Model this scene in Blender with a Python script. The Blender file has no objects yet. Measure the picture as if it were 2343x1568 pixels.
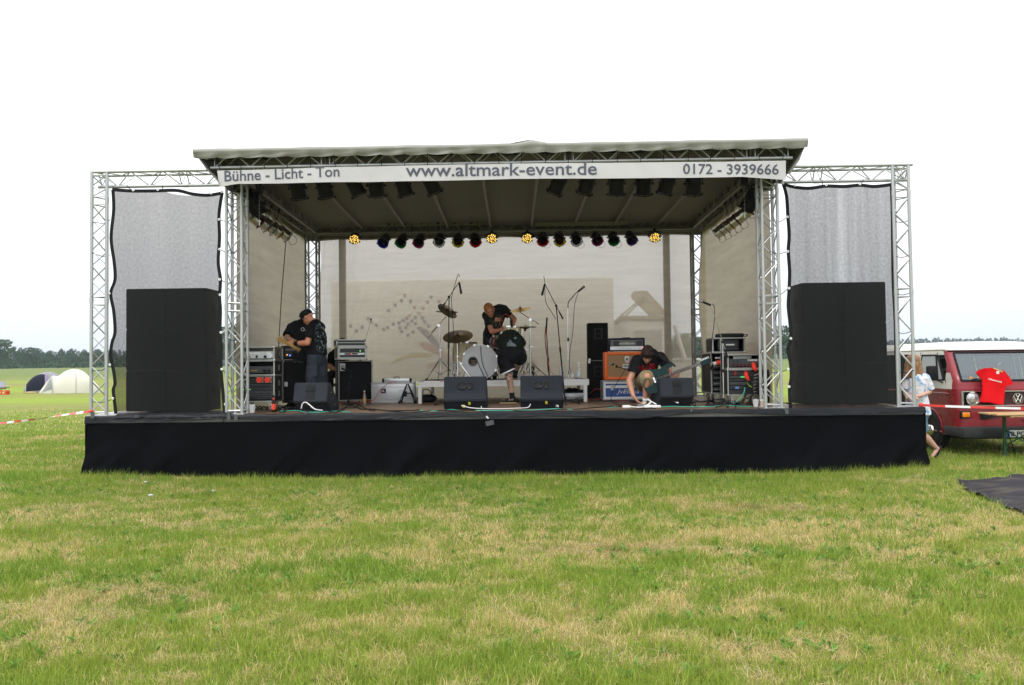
import bpy, bmesh, math, random
from mathutils import Vector, Matrix, Euler, noise as mnoise
random.seed(11)
V = Vector
R_ = math.radians
scene = bpy.context.scene
COL = scene.collection

# ---------------------------------------------------------------- camera
EYE = 1.65
CW, CH, CF = 2342.0, 1568.0, 1786.0
YAW, PITCH, ROLL = R_(1.12), R_(1.64), R_(-0.70)
CR = Matrix.Rotation(YAW, 3, 'Z') @ Matrix.Rotation(math.pi / 2 + PITCH, 3, 'X') @ Matrix.Rotation(ROLL, 3, 'Z')
cam_data = bpy.data.cameras.new('camera')
cam_data.sensor_width = 23.6
cam_data.lens = 23.6 * CF / CW
cam_data.clip_start = 0.05
cam_data.clip_end = 9000
cam = bpy.data.objects.new('camera', cam_data)
COL.objects.link(cam)
cam.matrix_world = Matrix.Translation((0, 0, EYE)) @ CR.to_4x4()
scene.camera = cam

# ---------------------------------------------------------------- sky, sun, exposure
world = bpy.data.worlds.new('World')
scene.world = world
world.use_nodes = True
SUN_EL, SUN_AZ = 52.0, 215.0      # soft sun behind cloud, over the photographer's left shoulder
wn = world.node_tree
wn.nodes.clear()
wout = wn.nodes.new('ShaderNodeOutputWorld')
wbg = wn.nodes.new('ShaderNodeBackground')
wbg.inputs['Strength'].default_value = 0.1
sky = wn.nodes.new('ShaderNodeTexSky')
sky.sky_type = 'NISHITA'
sky.sun_disc = False
sky.sun_elevation = R_(SUN_EL)
sky.sun_rotation = R_(SUN_AZ)
sky.air_density = 1.0
sky.dust_density = 3.0
tc = wn.nodes.new('ShaderNodeTexCoord')
sep = wn.nodes.new('ShaderNodeSeparateXYZ')
wn.links.new(tc.outputs['Generated'], sep.inputs[0])
ramp = wn.nodes.new('ShaderNodeValToRGB')      # overcast cloud deck, dimmer and bluer towards the horizon
cr = ramp.color_ramp
cr.elements[0].position = 0.0
cr.elements[0].color = (0.36, 0.39, 0.43, 1)
cr.elements[1].position = 1.0
cr.elements[1].color = (0.98, 0.99, 1.0, 1)
for pos, c in ((0.06, (0.42, 0.44, 0.465)), (0.16, (0.50, 0.515, 0.53)), (0.45, (0.75, 0.76, 0.77))):
    e = cr.elements.new(pos)
    e.color = (*c, 1)
wn.links.new(sep.outputs['Z'], ramp.inputs[0])
cn = wn.nodes.new('ShaderNodeTexNoise')
cn.inputs['Scale'].default_value = 2.2
cn.inputs['Detail'].default_value = 3
wn.links.new(tc.outputs['Generated'], cn.inputs['Vector'])
cm = wn.nodes.new('ShaderNodeMapRange')
cm.inputs['To Min'].default_value = 22.0
cm.inputs['To Max'].default_value = 29.0
wn.links.new(cn.outputs['Fac'], cm.inputs['Value'])
vs = wn.nodes.new('ShaderNodeVectorMath')
vs.operation = 'SCALE'
wn.links.new(ramp.outputs[0], vs.inputs[0])
wn.links.new(cm.outputs[0], vs.inputs['Scale'])
mixs = wn.nodes.new('ShaderNodeMix')
mixs.data_type = 'RGBA'
mixs.inputs['Factor'].default_value = 0.88
wn.links.new(sky.outputs[0], mixs.inputs['A'])
wn.links.new(vs.outputs[0], mixs.inputs['B'])
wn.links.new(mixs.outputs['Result'], wbg.inputs['Color'])
wn.links.new(wbg.outputs[0], wout.inputs[0])

sun_data = bpy.data.lights.new('sun', 'SUN')
sun_data.energy = 1.4
sun_data.angle = R_(14)
sun_data.color = (1.0, 0.96, 0.9)
sun = bpy.data.objects.new('sun', sun_data)
COL.objects.link(sun)
_e, _a = R_(SUN_EL), R_(SUN_AZ)
sdir = V((math.sin(_a) * math.cos(_e), math.cos(_a) * math.cos(_e), math.sin(_e)))
sun.rotation_euler = sdir.to_track_quat('Z', 'Y').to_euler()

scene.view_settings.view_transform = 'Standard'
scene.view_settings.look = 'None'
scene.view_settings.exposure = 0.12
scene.view_settings.gamma = 1.0
scene.view_settings.use_curve_mapping = False
scene.render.engine = 'CYCLES'
scene.cycles.max_bounces = 8
scene.cycles.transparent_max_bounces = 24
scene.cycles.use_denoising = True

# ---------------------------------------------------------------- where a point of the picture stands, at a given distance
def ray(px, py):
    return CR @ V(((px - CW / 2) / CF, -(py - CH / 2) / CF, -1))
def at(px, py, Y):
    d = ray(px, py)
    t = Y / d.y
    return V((d.x * t, Y, EYE + d.z * t))
def on(px, py, z):
    d = ray(px, py)
    t = (z - EYE) / d.z
    return V((d.x * t, d.y * t, z))
def ppm(Y):
    return CF / Y

DECK = 0.95
FY = 11.65
def gz(x, y):
    """height of the meadow"""
    def ss(a, b, t):
        t = min(1, max(0, (t - a) / (b - a)))
        return t * t * (3 - 2 * t)
    h = 0.11 * ss(3.0, 7.5, abs(x + 0.3)) * ss(7.5, 10.5, y) * (1 - ss(18, 26, y))
    h += 0.03 * mnoise.noise(V((x * 0.35, y * 0.35, 0))) * (1 - ss(25, 60, y))
    h += 0.0102 * max(0.0, min(y, 300.0) - 30.0) + 0.003 * max(0.0, y - 300.0)
    return h

# ---------------------------------------------------------------- materials
MATS = {}
WORK = bpy.data.scenes.new('workbench')      # small side scene for evaluating modifiers and text, removed at the end
def nt_of(name):
    m = bpy.data.materials.new(name)
    m.use_nodes = True
    n = m.node_tree
    b = n.nodes['Principled BSDF']
    return m, n, b
def mat(name, col, rough=0.6, metal=0.0, var=0.12, scale=6.0, bump=0.0, bscale=60.0, emit=None, estr=0.0, coat=0.0, spec=None, alpha=None, dirt=0.0, stretch=(1, 1, 1), trans=0.0):
    """plain procedural material: base colour with soft mottling, roughness variation and fine relief"""
    if name in MATS:
        return MATS[name]
    m, n, b = nt_of(name)
    L = n.links.new
    co = n.nodes.new('ShaderNodeTexCoord')
    mp = n.nodes.new('ShaderNodeMapping')
    mp.inputs['Scale'].default_value = stretch
    L(co.outputs['Object'], mp.inputs[0])
    nz = n.nodes.new('ShaderNodeTexNoise')
    nz.inputs['Scale'].default_value = scale
    nz.inputs['Detail'].default_value = 5
    nz.inputs['Roughness'].default_value = 0.65
    L(mp.outputs[0], nz.inputs['Vector'])
    mr = n.nodes.new('ShaderNodeMapRange')
    mr.inputs['From Min'].default_value = 0.25
    mr.inputs['From Max'].default_value = 0.75
    mr.inputs['To Min'].default_value = 1 - var
    mr.inputs['To Max'].default_value = 1 + var
    L(nz.outputs['Fac'], mr.inputs['Value'])
    sc = n.nodes.new('ShaderNodeVectorMath')
    sc.operation = 'SCALE'
    sc.inputs[0].default_value = col[:3]
    L(mr.outputs[0], sc.inputs['Scale'])
    out = sc.outputs[0]
    if dirt > 0:
        n2 = n.nodes.new('ShaderNodeTexNoise')
        n2.inputs['Scale'].default_value = scale * 2.7
        n2.inputs['Detail'].default_value = 8
        L(mp.outputs[0], n2.inputs['Vector'])
        r2 = n.nodes.new('ShaderNodeMapRange')
        r2.inputs['From Min'].default_value = 0.52
        r2.inputs['From Max'].default_value = 0.72
        r2.inputs['To Max'].default_value = dirt
        L(n2.outputs['Fac'], r2.inputs['Value'])
        mx = n.nodes.new('ShaderNodeMix')
        mx.data_type = 'RGBA'
        L(r2.outputs[0], mx.inputs['Factor'])
        L(out, mx.inputs['A'])
        mx.inputs['B'].default_value = (0.11, 0.095, 0.07, 1)
        out = mx.outputs['Result']
    L(out, b.inputs['Base Color'])
    rr = n.nodes.new('ShaderNodeMapRange')
    rr.inputs['To Min'].default_value = max(0.02, rough - 0.1)
    rr.inputs['To Max'].default_value = min(1, rough + 0.1)
    L(nz.outputs['Fac'], rr.inputs['Value'])
    L(rr.outputs[0], b.inputs['Roughness'])
    b.inputs['Metallic'].default_value = metal
    if coat:
        b.inputs['Coat Weight'].default_value = coat
        b.inputs['Coat Roughness'].default_value = 0.08
    if spec is None and metal < 0.3 and sum(col[:3]) < 0.2:
        spec = 0.14
    if spec is not None:
        b.inputs['Specular IOR Level'].default_value = spec
    if bump > 0:
        nb = n.nodes.new('ShaderNodeTexNoise')
        nb.inputs['Scale'].default_value = bscale
        nb.inputs['Detail'].default_value = 4
        L(mp.outputs[0], nb.inputs['Vector'])
        bp = n.nodes.new('ShaderNodeBump')
        bp.inputs['Strength'].default_value = bump
        bp.inputs['Distance'].default_value = 0.01
        L(nb.outputs['Fac'], bp.inputs['Height'])
        L(bp.outputs[0], b.inputs['Normal'])
    if emit:
        b.inputs['Emission Color'].default_value = (*emit, 1)
        b.inputs['Emission Strength'].default_value = estr
    if trans:
        b.inputs['Transmission Weight'].default_value = trans
    MATS[name] = m
    return m

def gauze(name, col, open_, open_var, streak=(9, 9, 0.5), transl=0.5, nscale=1.0, fine=0.5, sgain=1.0, tint=(1, 1, 1), fs=30, stain=0.0):
    """open woven mesh cloth: pin holes let the view through, the threads glow a little from behind"""
    m, n, b = nt_of(name)
    n.nodes.remove(b)
    L = n.links.new
    out = n.nodes['Material Output']
    co = n.nodes.new('ShaderNodeTexCoord')
    mp = n.nodes.new('ShaderNodeMapping')
    mp.inputs['Scale'].default_value = streak
    L(co.outputs['Object'], mp.inputs[0])
    n1 = n.nodes.new('ShaderNodeTexNoise')
    n1.inputs['Scale'].default_value = nscale
    n1.inputs['Detail'].default_value = 6
    n1.inputs['Roughness'].default_value = 0.6
    L(mp.outputs[0], n1.inputs['Vector'])
    n2 = n.nodes.new('ShaderNodeTexNoise')
    n2.inputs['Scale'].default_value = fs
    n2.inputs['Detail'].default_value = 4
    L(co.outputs['Object'], n2.inputs['Vector'])
    def mth(op, a, b_):
        k = n.nodes.new('ShaderNodeMath')
        k.operation = op
        for i, q in ((0, a), (1, b_)):
            if isinstance(q, (int, float)):
                k.inputs[i].default_value = q
            else:
                L(q, k.inputs[i])
        return k.outputs[0]
    s = mth('MULTIPLY', mth('SUBTRACT', n1.outputs['Fac'], 0.5), open_var * 4 * sgain)
    w = mth('MULTIPLY', mth('SUBTRACT', n2.outputs['Fac'], 0.5), open_var * 3 * fine)
    o = mth('ADD', mth('ADD', s, w), open_)
    cl = n.nodes.new('ShaderNodeClamp')
    cl.inputs['Min'].default_value = 0.02
    cl.inputs['Max'].default_value = 0.95
    L(o, cl.inputs['Value'])
    tr = n.nodes.new('ShaderNodeBsdfTransparent')
    df = n.nodes.new('ShaderNodeBsdfDiffuse')
    df.inputs['Color'].default_value = (*col, 1)
    tl = n.nodes.new('ShaderNodeBsdfTranslucent')
    tl.inputs['Color'].default_value = (*col, 1)
    tr.inputs['Color'].default_value = (*tint, 1)
    if stain:
        n3 = n.nodes.new('ShaderNodeTexNoise')
        n3.inputs['Scale'].default_value = 1.1
        n3.inputs['Detail'].default_value = 8
        n3.inputs['Roughness'].default_value = 0.7
        L(mp.outputs[0], n3.inputs['Vector'])
        k3 = n.nodes.new('ShaderNodeVectorMath')
        k3.operation = 'SCALE'
        k3.inputs[0].default_value = col
        L(mth('ADD', mth('MULTIPLY', n3.outputs['Fac'], stain * 2), 1 - stain), k3.inputs['Scale'])
        L(k3.outputs[0], df.inputs['Color'])
        L(k3.outputs[0], tl.inputs['Color'])
    mx = n.nodes.new('ShaderNodeMixShader')
    mx.inputs[0].default_value = transl
    L(df.outputs[0], mx.inputs[1])
    L(tl.outputs[0], mx.inputs[2])
    m2 = n.nodes.new('ShaderNodeMixShader')
    L(cl.outputs[0], m2.inputs[0])
    L(mx.outputs[0], m2.inputs[1])
    L(tr.outputs[0], m2.inputs[2])
    L(m2.outputs[0], out.inputs[0])
    MATS[name] = m
    return m

# ---------------------------------------------------------------- mesh helpers
class MB:
    """collects shapes; build() links them as one mesh object"""
    def __init__(self):
        self.v = []
        self.f = []
    def add(self, vs, fs):
        o = len(self.v)
        self.v += [tuple(p) for p in vs]
        self.f += [tuple(i + o for i in q) for q in fs]
        return self
    def box(self, c, s, rot=None, bev=0.0):
        c = V(c)
        hx, hy, hz = s[0] / 2, s[1] / 2, s[2] / 2
        if bev <= 0:
            P = [V((x, y, z)) for x in (-hx, hx) for y in (-hy, hy) for z in (-hz, hz)]
            F = [(0, 1, 3, 2), (4, 6, 7, 5), (0, 4, 5, 1), (2, 3, 7, 6), (0, 2, 6, 4), (1, 5, 7, 3)]
        else:
            bm = bmesh.new()
            bmesh.ops.create_cube(bm, size=1)
            for q in bm.verts:
                q.co = V((q.co.x * s[0], q.co.y * s[1], q.co.z * s[2]))
            bmesh.ops.bevel(bm, geom=bm.edges[:], offset=min(bev, hx * .95, hy * .95, hz * .95), segments=2, affect='EDGES', profile=0.5)
            bm.verts.index_update()
            P = [q.co.copy() for q in bm.verts]
            F = [tuple(q.index for q in f.verts) for f in bm.faces]
            bm.free()
        if rot is not None:
            P = [rot @ p for p in P]
        return self.add([p + c for p in P], F)
    def b2(self, a, b, bev=0.0):
        a, b = V(a), V(b)
        return self.box((a + b) / 2, [abs(b[i] - a[i]) for i in range(3)], None, bev)
    def cyl(self, p0, p1, r0, r1=None, n=12, caps=True):
        p0, p1 = V(p0), V(p1)
        r1 = r0 if r1 is None else r1
        d = (p1 - p0)
        if d.length < 1e-6:
            return self
        q = d.to_track_quat('Z', 'Y').to_matrix()
        vs = []
        for p, r in ((p0, r0), (p1, r1)):
            for k in range(n):
                a = 2 * math.pi * k / n
                vs.append(p + q @ V((r * math.cos(a), r * math.sin(a), 0)))
        fs = [(k, (k + 1) % n, n + (k + 1) % n, n + k) for k in range(n)]
        if caps:
            fs += [tuple(range(n))[::-1], tuple(range(n, 2 * n))]
        return self.add(vs, fs)
    def tube(self, pts, r, n=6, caps=True):
        pts = [V(p) for p in pts]
        rs = r if isinstance(r, (list, tuple)) else [r] * len(pts)
        vs, fs = [], []
        up = None
        for i, p in enumerate(pts):
            t = (pts[min(i + 1, len(pts) - 1)] - pts[max(i - 1, 0)])
            t = t.normalized() if t.length > 1e-9 else V((0, 0, 1))
            if up is None:
                up = V((0, 0, 1)) if abs(t.z) < 0.9 else V((1, 0, 0))
            a = t.cross(up)
            a = a.normalized() if a.length > 1e-6 else V((1, 0, 0))
            b = t.cross(a).normalized()
            up = -b if True else up
            for k in range(n):
                g = 2 * math.pi * k / n
                vs.append(p + (a * math.cos(g) + b * math.sin(g)) * rs[i])
        for i in range(len(pts) - 1):
            for k in range(n):
                fs.append((i * n + k, i * n + (k + 1) % n, (i + 1) * n + (k + 1) % n, (i + 1) * n + k))
        if caps:
            fs += [tuple(range(n))[::-1], tuple(range((len(pts) - 1) * n, len(pts) * n))]
        return self.add(vs, fs)
    def lathe(self, prof, n=24, M=None, closed=True):
        M = M or Matrix.Identity(4)
        vs, fs = [], []
        for r, z in prof:
            for k in range(n):
                a = 2 * math.pi * k / n
                vs.append(M @ V((r * math.cos(a), r * math.sin(a), z)))
        for i in range(len(prof) - 1):
            for k in range(n):
                fs.append((i * n + k, i * n + (k + 1) % n, (i + 1) * n + (k + 1) % n, (i + 1) * n + k))
        if closed:
            if prof[0][0] > 1e-5:
                fs.append(tuple(range(n))[::-1])
            if prof[-1][0] > 1e-5:
                fs.append(tuple(range((len(prof) - 1) * n, len(prof) * n)))
        return self.add(vs, fs)
    def ell(self, c, r, M=None, u=14, v=10):
        c = V(c)
        M = M or Matrix.Identity(3)
        r = (r, r, r) if isinstance(r, (int, float)) else r
        vs, fs = [], []
        for i in range(1, v):
            t = math.pi * i / v
            for k in range(u):
                a = 2 * math.pi * k / u
                vs.append(c + M @ V((r[0] * math.sin(t) * math.cos(a), r[1] * math.sin(t) * math.sin(a), r[2] * math.cos(t))))
        for i in range(v - 2):
            for k in range(u):
                fs.append((i * u + k, (i + 1) * u + k, (i + 1) * u + (k + 1) % u, i * u + (k + 1) % u))
        top, bot = len(vs), len(vs) + 1
        vs += [c + M @ V((0, 0, r[2])), c + M @ V((0, 0, -r[2]))]
        for k in range(u):
            fs.append((top, k, (k + 1) % u))
            fs.append((bot, (v - 2) * u + (k + 1) % u, (v - 2) * u + k))
        return self.add(vs, fs)
    def cap(self, p0, p1, r0, r1=None, n=12):
        """capsule: a tapered limb segment with round ends"""
        r1 = r0 if r1 is None else r1
        self.cyl(p0, p1, r0, r1, n)
        self.ell(p0, r0, u=n, v=8)
        self.ell(p1, r1, u=n, v=8)
        return self
    def prism(self, poly, y0, y1, M=None):
        """polygon in x,z pushed along y"""
        M = M or Matrix.Identity(4)
        n = len(poly)
        vs = [M @ V((x, y0, z)) for x, z in poly] + [M @ V((x, y1, z)) for x, z in poly]
        fs = [tuple(range(n)), tuple(range(n, 2 * n))[::-1]]
        fs += [(k, n + k, n + (k + 1) % n, (k + 1) % n) for k in range(n)]
        return self.add(vs, fs)
    def grid(self, fn, nu, nv):
        vs = [fn(i / nu, j / nv) for j in range(nv + 1) for i in range(nu + 1)]
        w = nu + 1
        fs = [(j * w + i, j * w + i + 1, (j + 1) * w + i + 1, (j + 1) * w + i) for j in range(nv) for i in range(nu)]
        return self.add(vs, fs)
    def mesh(self, name, m=None, smooth=False, normals=True):
        me = bpy.data.meshes.new(name)
        me.from_pydata(self.v, [], self.f)
        if m:
            me.materials.append(m)
        if normals:
            bm = bmesh.new()
            bm.from_mesh(me)
            bmesh.ops.recalc_face_normals(bm, faces=bm.faces[:])
            bm.to_mesh(me)
            bm.free()
        if smooth:
            me.polygons.foreach_set('use_smooth', [True] * len(me.polygons))
            try:
                me.set_sharp_from_angle(angle=R_(40))
            except Exception:
                pass
        me.update()
        return me
    def build(self, name, m, parent=None, smooth=False, **kw):
        return obj(name, self.mesh(name, m, smooth), parent, **kw)

def obj(name, me, parent=None, loc=None, rot=None, mtx=None, kind=None, label=None, cat=None, group=None):
    o = bpy.data.objects.new(name, me)
    COL.objects.link(o)
    if parent is not None:
        o.parent = parent
    if mtx is not None:
        o.matrix_local = mtx
    if loc is not None:
        o.location = loc
    if rot is not None:
        o.rotation_euler = rot
    for k, q in (('kind', kind), ('label', label), ('category', cat), ('group', group)):
        if q:
            o[k] = q
    return o

def thing(name, label, cat, loc=(0, 0, 0), rz=0.0, group=None):
    o = bpy.data.objects.new(name, None)
    o.empty_display_size = 0.1
    COL.objects.link(o)
    o.location = loc
    o.rotation_euler = (0, 0, rz)
    o['label'] = label
    o['category'] = cat
    if group:
        o['group'] = group
    return o
def kids(o):
    return [c for c in bpy.data.objects if c.parent == o]
def dup(root, loc, rz=None, label=None, rot=None):
    def cp(o, par):
        c = o.copy()
        COL.objects.link(c)
        if par is not None:
            c.parent = par
        for ch in kids(o):
            cp(ch, c)
        return c
    r = cp(root, None)
    r.location = loc
    if rz is not None:
        r.rotation_euler = (0, 0, rz)
    if rot is not None:
        r.rotation_euler = rot
    if label:
        r['label'] = label
    return r

UNIT = {}
def rod(name, p0, p1, r, m, parent=None, n=8):
    """a straight bar; alike bars share one mesh"""
    key = (name, m.name, n)
    if key not in UNIT:
        UNIT[key] = MB().cyl((0, 0, 0), (0, 0, 1), 1, 1, n).mesh(name, m, True)
    p0, p1 = V(p0), V(p1)
    d = p1 - p0
    q = d.to_track_quat('Z', 'Y').to_matrix().to_4x4()
    M = Matrix.Translation(p0) @ q @ Matrix.Diagonal((r, r, d.length, 1))
    return obj(name, UNIT[key], parent, mtx=M)
def wob(pts, k=5, amp=0.0, seed=0):
    """smooth curve through points (Catmull-Rom) with a little unevenness"""
    pts = [V(p) for p in pts]
    out = []
    P = [pts[0]] + pts + [pts[-1]]
    for i in range(1, len(P) - 2):
        for s in range(k):
            t = s / k
            a, b, c, d = P[i - 1], P[i], P[i + 1], P[i + 2]
            q = 0.5 * ((2 * b) + (c - a) * t + (2 * a - 5 * b + 4 * c - d) * t * t + (3 * b - a - 3 * c + d) * t ** 3)
            if amp:
                q = q + V(mnoise.noise_vector(q * 3 + V((seed, 0, 0)))) * amp * V((1, 1, 0)).length / 1.4
            out.append(q)
    out.append(pts[-1])
    return out
def text_mesh(body, name, m, width=None, height=None, thick=0.0, depth=0.002, slant=0.0):
    """flat lettering in the x-z plane facing -y, its lower left corner at the origin"""
    cu = bpy.data.curves.new(name, 'FONT')
    cu.body = body
    cu.offset = thick
    cu.extrude = 0.004
    cu.resolution_u = 3
    cu.shear = slant
    to = bpy.data.objects.new(name, cu)
    WORK.collection.objects.link(to)
    with bpy.context.temp_override(scene=WORK, view_layer=WORK.view_layers[0]):
        dg = bpy.context.evaluated_depsgraph_get()
    me = bpy.data.meshes.new_from_object(to.evaluated_get(dg))
    bpy.data.objects.remove(to)
    bpy.data.curves.remove(cu)
    xs = [q.co.x for q in me.vertices]
    ys = [q.co.y for q in me.vertices]
    x0, x1, y0, y1 = min(xs), max(xs), min(ys), max(ys)
    sx = width / (x1 - x0) if width else height / (y1 - y0)
    sy = height / (y1 - y0) if height else sx
    for q in me.vertices:
        z = q.co.z
        q.co = V(((q.co.x - x0) * sx, -depth if z > 0 else 0.0, (q.co.y - y0) * sy))
    me.materials.clear()
    me.materials.append(m)
    me.name = name
    return me

# common materials
ALU = mat('aluminium tube', (0.46, 0.47, 0.47), 0.42, 0.6, 0.10, 8, dirt=0.15)
ALUD = mat('dull aluminium', (0.24, 0.235, 0.22), 0.5, 0.5, 0.15, 8)
CHROME = mat('chrome', (0.75, 0.75, 0.75), 0.14, 1.0, 0.05)
STEEL = mat('steel', (0.5, 0.5, 0.5), 0.35, 0.9, 0.1)
BLK = mat('black plastic', (0.016, 0.016, 0.018), 0.45, 0, 0.2)
BLKM = mat('black powder coat', (0.02, 0.02, 0.022), 0.4, 0.2, 0.2, bump=0.2, bscale=200)
RUB = mat('black rubber', (0.018, 0.018, 0.019), 0.75, 0, 0.2)
CORD = mat('black cord', (0.015, 0.015, 0.016), 0.7)
TOLEX = mat('black tolex', (0.020, 0.020, 0.022), 0.6, 0, 0.2, 20, bump=0.3, bscale=180)
GRILL = mat('black grille cloth', (0.011, 0.011, 0.012), 0.85, 0, 0.3, 30)
WEDGE = mat('grey black speaker paint', (0.013, 0.017, 0.024), 0.5, 0, 0.15, 10, bump=0.3, bscale=250)
WHITE = mat('white paint', (0.72, 0.72, 0.70), 0.5, 0, 0.06, 5, dirt=0.25)
SKIN = mat('skin', (0.50, 0.25, 0.165), 0.5, 0, 0.10, 12, bump=0.15, bscale=90)
SKINR = mat('sunburnt skin', (0.52, 0.21, 0.12), 0.5, 0, 0.12, 12, bump=0.15, bscale=90)
LEDG = mat('green indicator', (0.1, 0.5, 0.1), 0.4, emit=(0.2, 1, 0.15), estr=3)
LEDR = mat('red indicator', (0.5, 0.05, 0.05), 0.4, emit=(1, 0.08, 0.05), estr=3)
LEDB = mat('blue indicator', (0.05, 0.05, 0.5), 0.4, emit=(0.1, 0.2, 1), estr=3)

CUBE = {}
def bar(name, c, s, m, parent=None, rot=None):
    """a plain block; alike blocks share one mesh"""
    if m.name + name not in CUBE:
        CUBE[m.name + name] = MB().box((0, 0, 0), (1, 1, 1), None, 0.04).mesh(name, m)
    M = Matrix.Translation(V(c)) @ (rot.to_4x4() if rot is not None else Matrix.Identity(4)) @ Matrix.Diagonal((s[0], s[1], s[2], 1))
    return obj(name, CUBE[m.name + name], parent, mtx=M)
def bb(name, a, b, m, parent=None):
    a, b = V(a), V(b)
    return bar(name, (a + b) / 2, [max(1e-4, abs(b[i] - a[i])) for i in range(3)], m, parent)

# ================================================================ MEADOW
import numpy as np
RG = np.random.default_rng(5)
def _h(ix, iy, s):
    n = (ix * 374761393 + iy * 668265263 + s * 974634777) & 0xffffffff
    n = ((n ^ (n >> 13)) * 1274126177) & 0xffffffff
    return ((n ^ (n >> 16)) & 0xffff) / 65535.0
def vnoise(x, y, s=0):
    ix, iy = np.floor(x).astype(np.int64), np.floor(y).astype(np.int64)
    fx, fy = x - ix, y - iy
    fx, fy = fx * fx * (3 - 2 * fx), fy * fy * (3 - 2 * fy)
    a, b = _h(ix, iy, s), _h(ix + 1, iy, s)
    c, d = _h(ix, iy + 1, s), _h(ix + 1, iy + 1, s)
    return (a * (1 - fx) + b * fx) * (1 - fy) + (c * (1 - fx) + d * fx) * fy
def fbm(x, y, s=0, o=4):
    t, a, n = 0, 0.5, 0
    for i in range(o):
        t = t + a * vnoise(x * 2 ** i, y * 2 ** i, s + i * 17)
        n += a
        a *= 0.55
    return t / n
def sst(a, b, t):
    t = np.clip((t - a) / (b - a), 0, 1)
    return t * t * (3 - 2 * t)
DRYSPOTS = [  # x, y, half width x, half width y, strength: worn or hay-strewn patches
    (*on(1385, 1258, 0).xy, 0.75, 0.30, 0.75), (*on(1150, 1175, 0).xy, 1.3, 0.5, 0.35), (*on(330, 1365, 0).xy, 0.85, 0.33, 0.6),
    (*on(2000, 1235, 0).xy, 1.5, 0.75, 0.4), (*on(1750, 1165, 0).xy, 0.8, 0.35, 0.5), (*on(120, 1400, 0).xy, 0.7, 0.5, 0.4),
    (*on(820, 1240, 0).xy, 1.2, 0.35, 0.3), (*on(1200, 1440, 0).xy, 0.8, 0.35, 0.3), (*on(1600, 1260, 0).xy, 1.8, 0.35, 0.3), (*on(250, 1180, 0).xy, 1.5, 0.25, 0.2),
    (*on(2150, 1110, 0).xy, 0.8, 0.3, 0.4), (*on(1700, 1500, 0).xy, 1.0, 0.3, 0.25)]
def dryness(x, y):
    d = (fbm(x * 0.55, y * 1.3, 3, 5) - 0.47) * 1.0 + (fbm(x * 2.4, y * 3.6, 9, 4) - 0.5) * 1.5 + (fbm(x * 8, y * 11, 19, 3) - 0.5) * 1.7
    d = d + 0.20 * np.exp(-((y - 7.4 - 0.12 * x) / 1.2) ** 2)
    d = d - 0.25 * np.exp(-((y - 11.0) / 0.6) ** 2)
    for (cx, cy, wx, wy, st) in DRYSPOTS:
        xx, yy = x + 0.5 * (vnoise(x * 1.7, y * 1.7, 41) - .5) * wx * 2, y + 0.5 * (vnoise(x * 2.3, y * 2.3, 42) - .5) * wy * 2
        q = ((xx - cx) / wx) ** 2 + ((yy - cy) / wy) ** 2
        d = d + st * 0.8 * np.exp(-q) * (0.3 + 1.3 * fbm(x * 3, y * 5, 31, 3))
    return np.clip(0.44 + d, 0, 1)
def brownness(x, y):
    t = np.zeros_like(x)
    for (cx, cy, wx, wy, st) in (DRYSPOTS[0], DRYSPOTS[2], DRYSPOTS[4]):
        q = ((x - cx) / (wx * .75)) ** 2 + ((y - cy) / (wy * .75)) ** 2
        t = t + np.exp(-q) * 1.5 * fbm(x * 7, y * 12, 77, 3) ** 1.6 * (1.0 if cx > 0 else 0.6)
    return np.clip(t, 0, 1)

def axis(segs):
    out = []
    for a, b, n in segs:
        out += [a + (b - a) * i / n for i in range(n)]
    return out + [segs[-1][1]]
gxs = axis([(-1900, -300, 16), (-300, -60, 24), (-60, -12, 48), (-12, 13, 190), (13, 60, 48), (60, 300, 24), (300, 1900, 16)])
gys = axis([(-40, 2, 10), (2, 14, 120), (14, 30, 50), (30, 120, 45), (120, 400, 40), (400, 2200, 18)])
gv = [(x, y, gz(x, y)) for y in gys for x in gxs]
gw = len(gxs)
gf = [(j * gw + i, j * gw + i + 1, (j + 1) * gw + i + 1, (j + 1) * gw + i) for j in range(len(gys) - 1) for i in range(gw - 1)]
gme = bpy.data.meshes.new('ground')
gme.from_pydata(gv, [], gf)
ga = np.array(gv)
gdry = dryness(ga[:, 0], ga[:, 1])
gbr = brownness(ga[:, 0], ga[:, 1])
def put_col(me, name, arr):
    at_ = me.color_attributes.new(name, 'FLOAT_COLOR', 'POINT')
    c = np.ones((len(arr), 4), dtype=np.float32)
    c[:, :arr.shape[1]] = arr
    at_.data.foreach_set('color', c.ravel())
put_col(gme, 'wear', np.stack([gdry, gbr, gdry * 0], 1))
gm, gn, gb = nt_of('meadow soil and sward')
GL = gn.links.new
ca = gn.nodes.new('ShaderNodeVertexColor')
ca.layer_name = 'wear'
sp_ = gn.nodes.new('ShaderNodeSeparateColor')
GL(ca.outputs[0], sp_.inputs[0])
geo = gn.nodes.new('ShaderNodeNewGeometry')
def gnoise(scale, detail, vec=None, st=(1, 1, 1)):
    mp = gn.nodes.new('ShaderNodeMapping')
    mp.inputs['Scale'].default_value = st
    GL(geo.outputs['Position'], mp.inputs[0])
    z = gn.nodes.new('ShaderNodeTexNoise')
    z.inputs['Scale'].default_value = scale
    z.inputs['Detail'].default_value = detail
    z.inputs['Roughness'].default_value = 0.7
    GL(mp.outputs[0], z.inputs['Vector'])
    return z.outputs['Fac']
def gmix(f, a, b):
    k = gn.nodes.new('ShaderNodeMix')
    k.data_type = 'RGBA'
    for nm, q in (('Factor', f), ('A', a), ('B', b)):
        if isinstance(q, (int, float)):
            k.inputs[nm].default_value = q
        elif isinstance(q, tuple):
            k.inputs[nm].default_value = (*q, 1)
        else:
            GL(q, k.inputs[nm])
    return k.outputs['Result']
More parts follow.
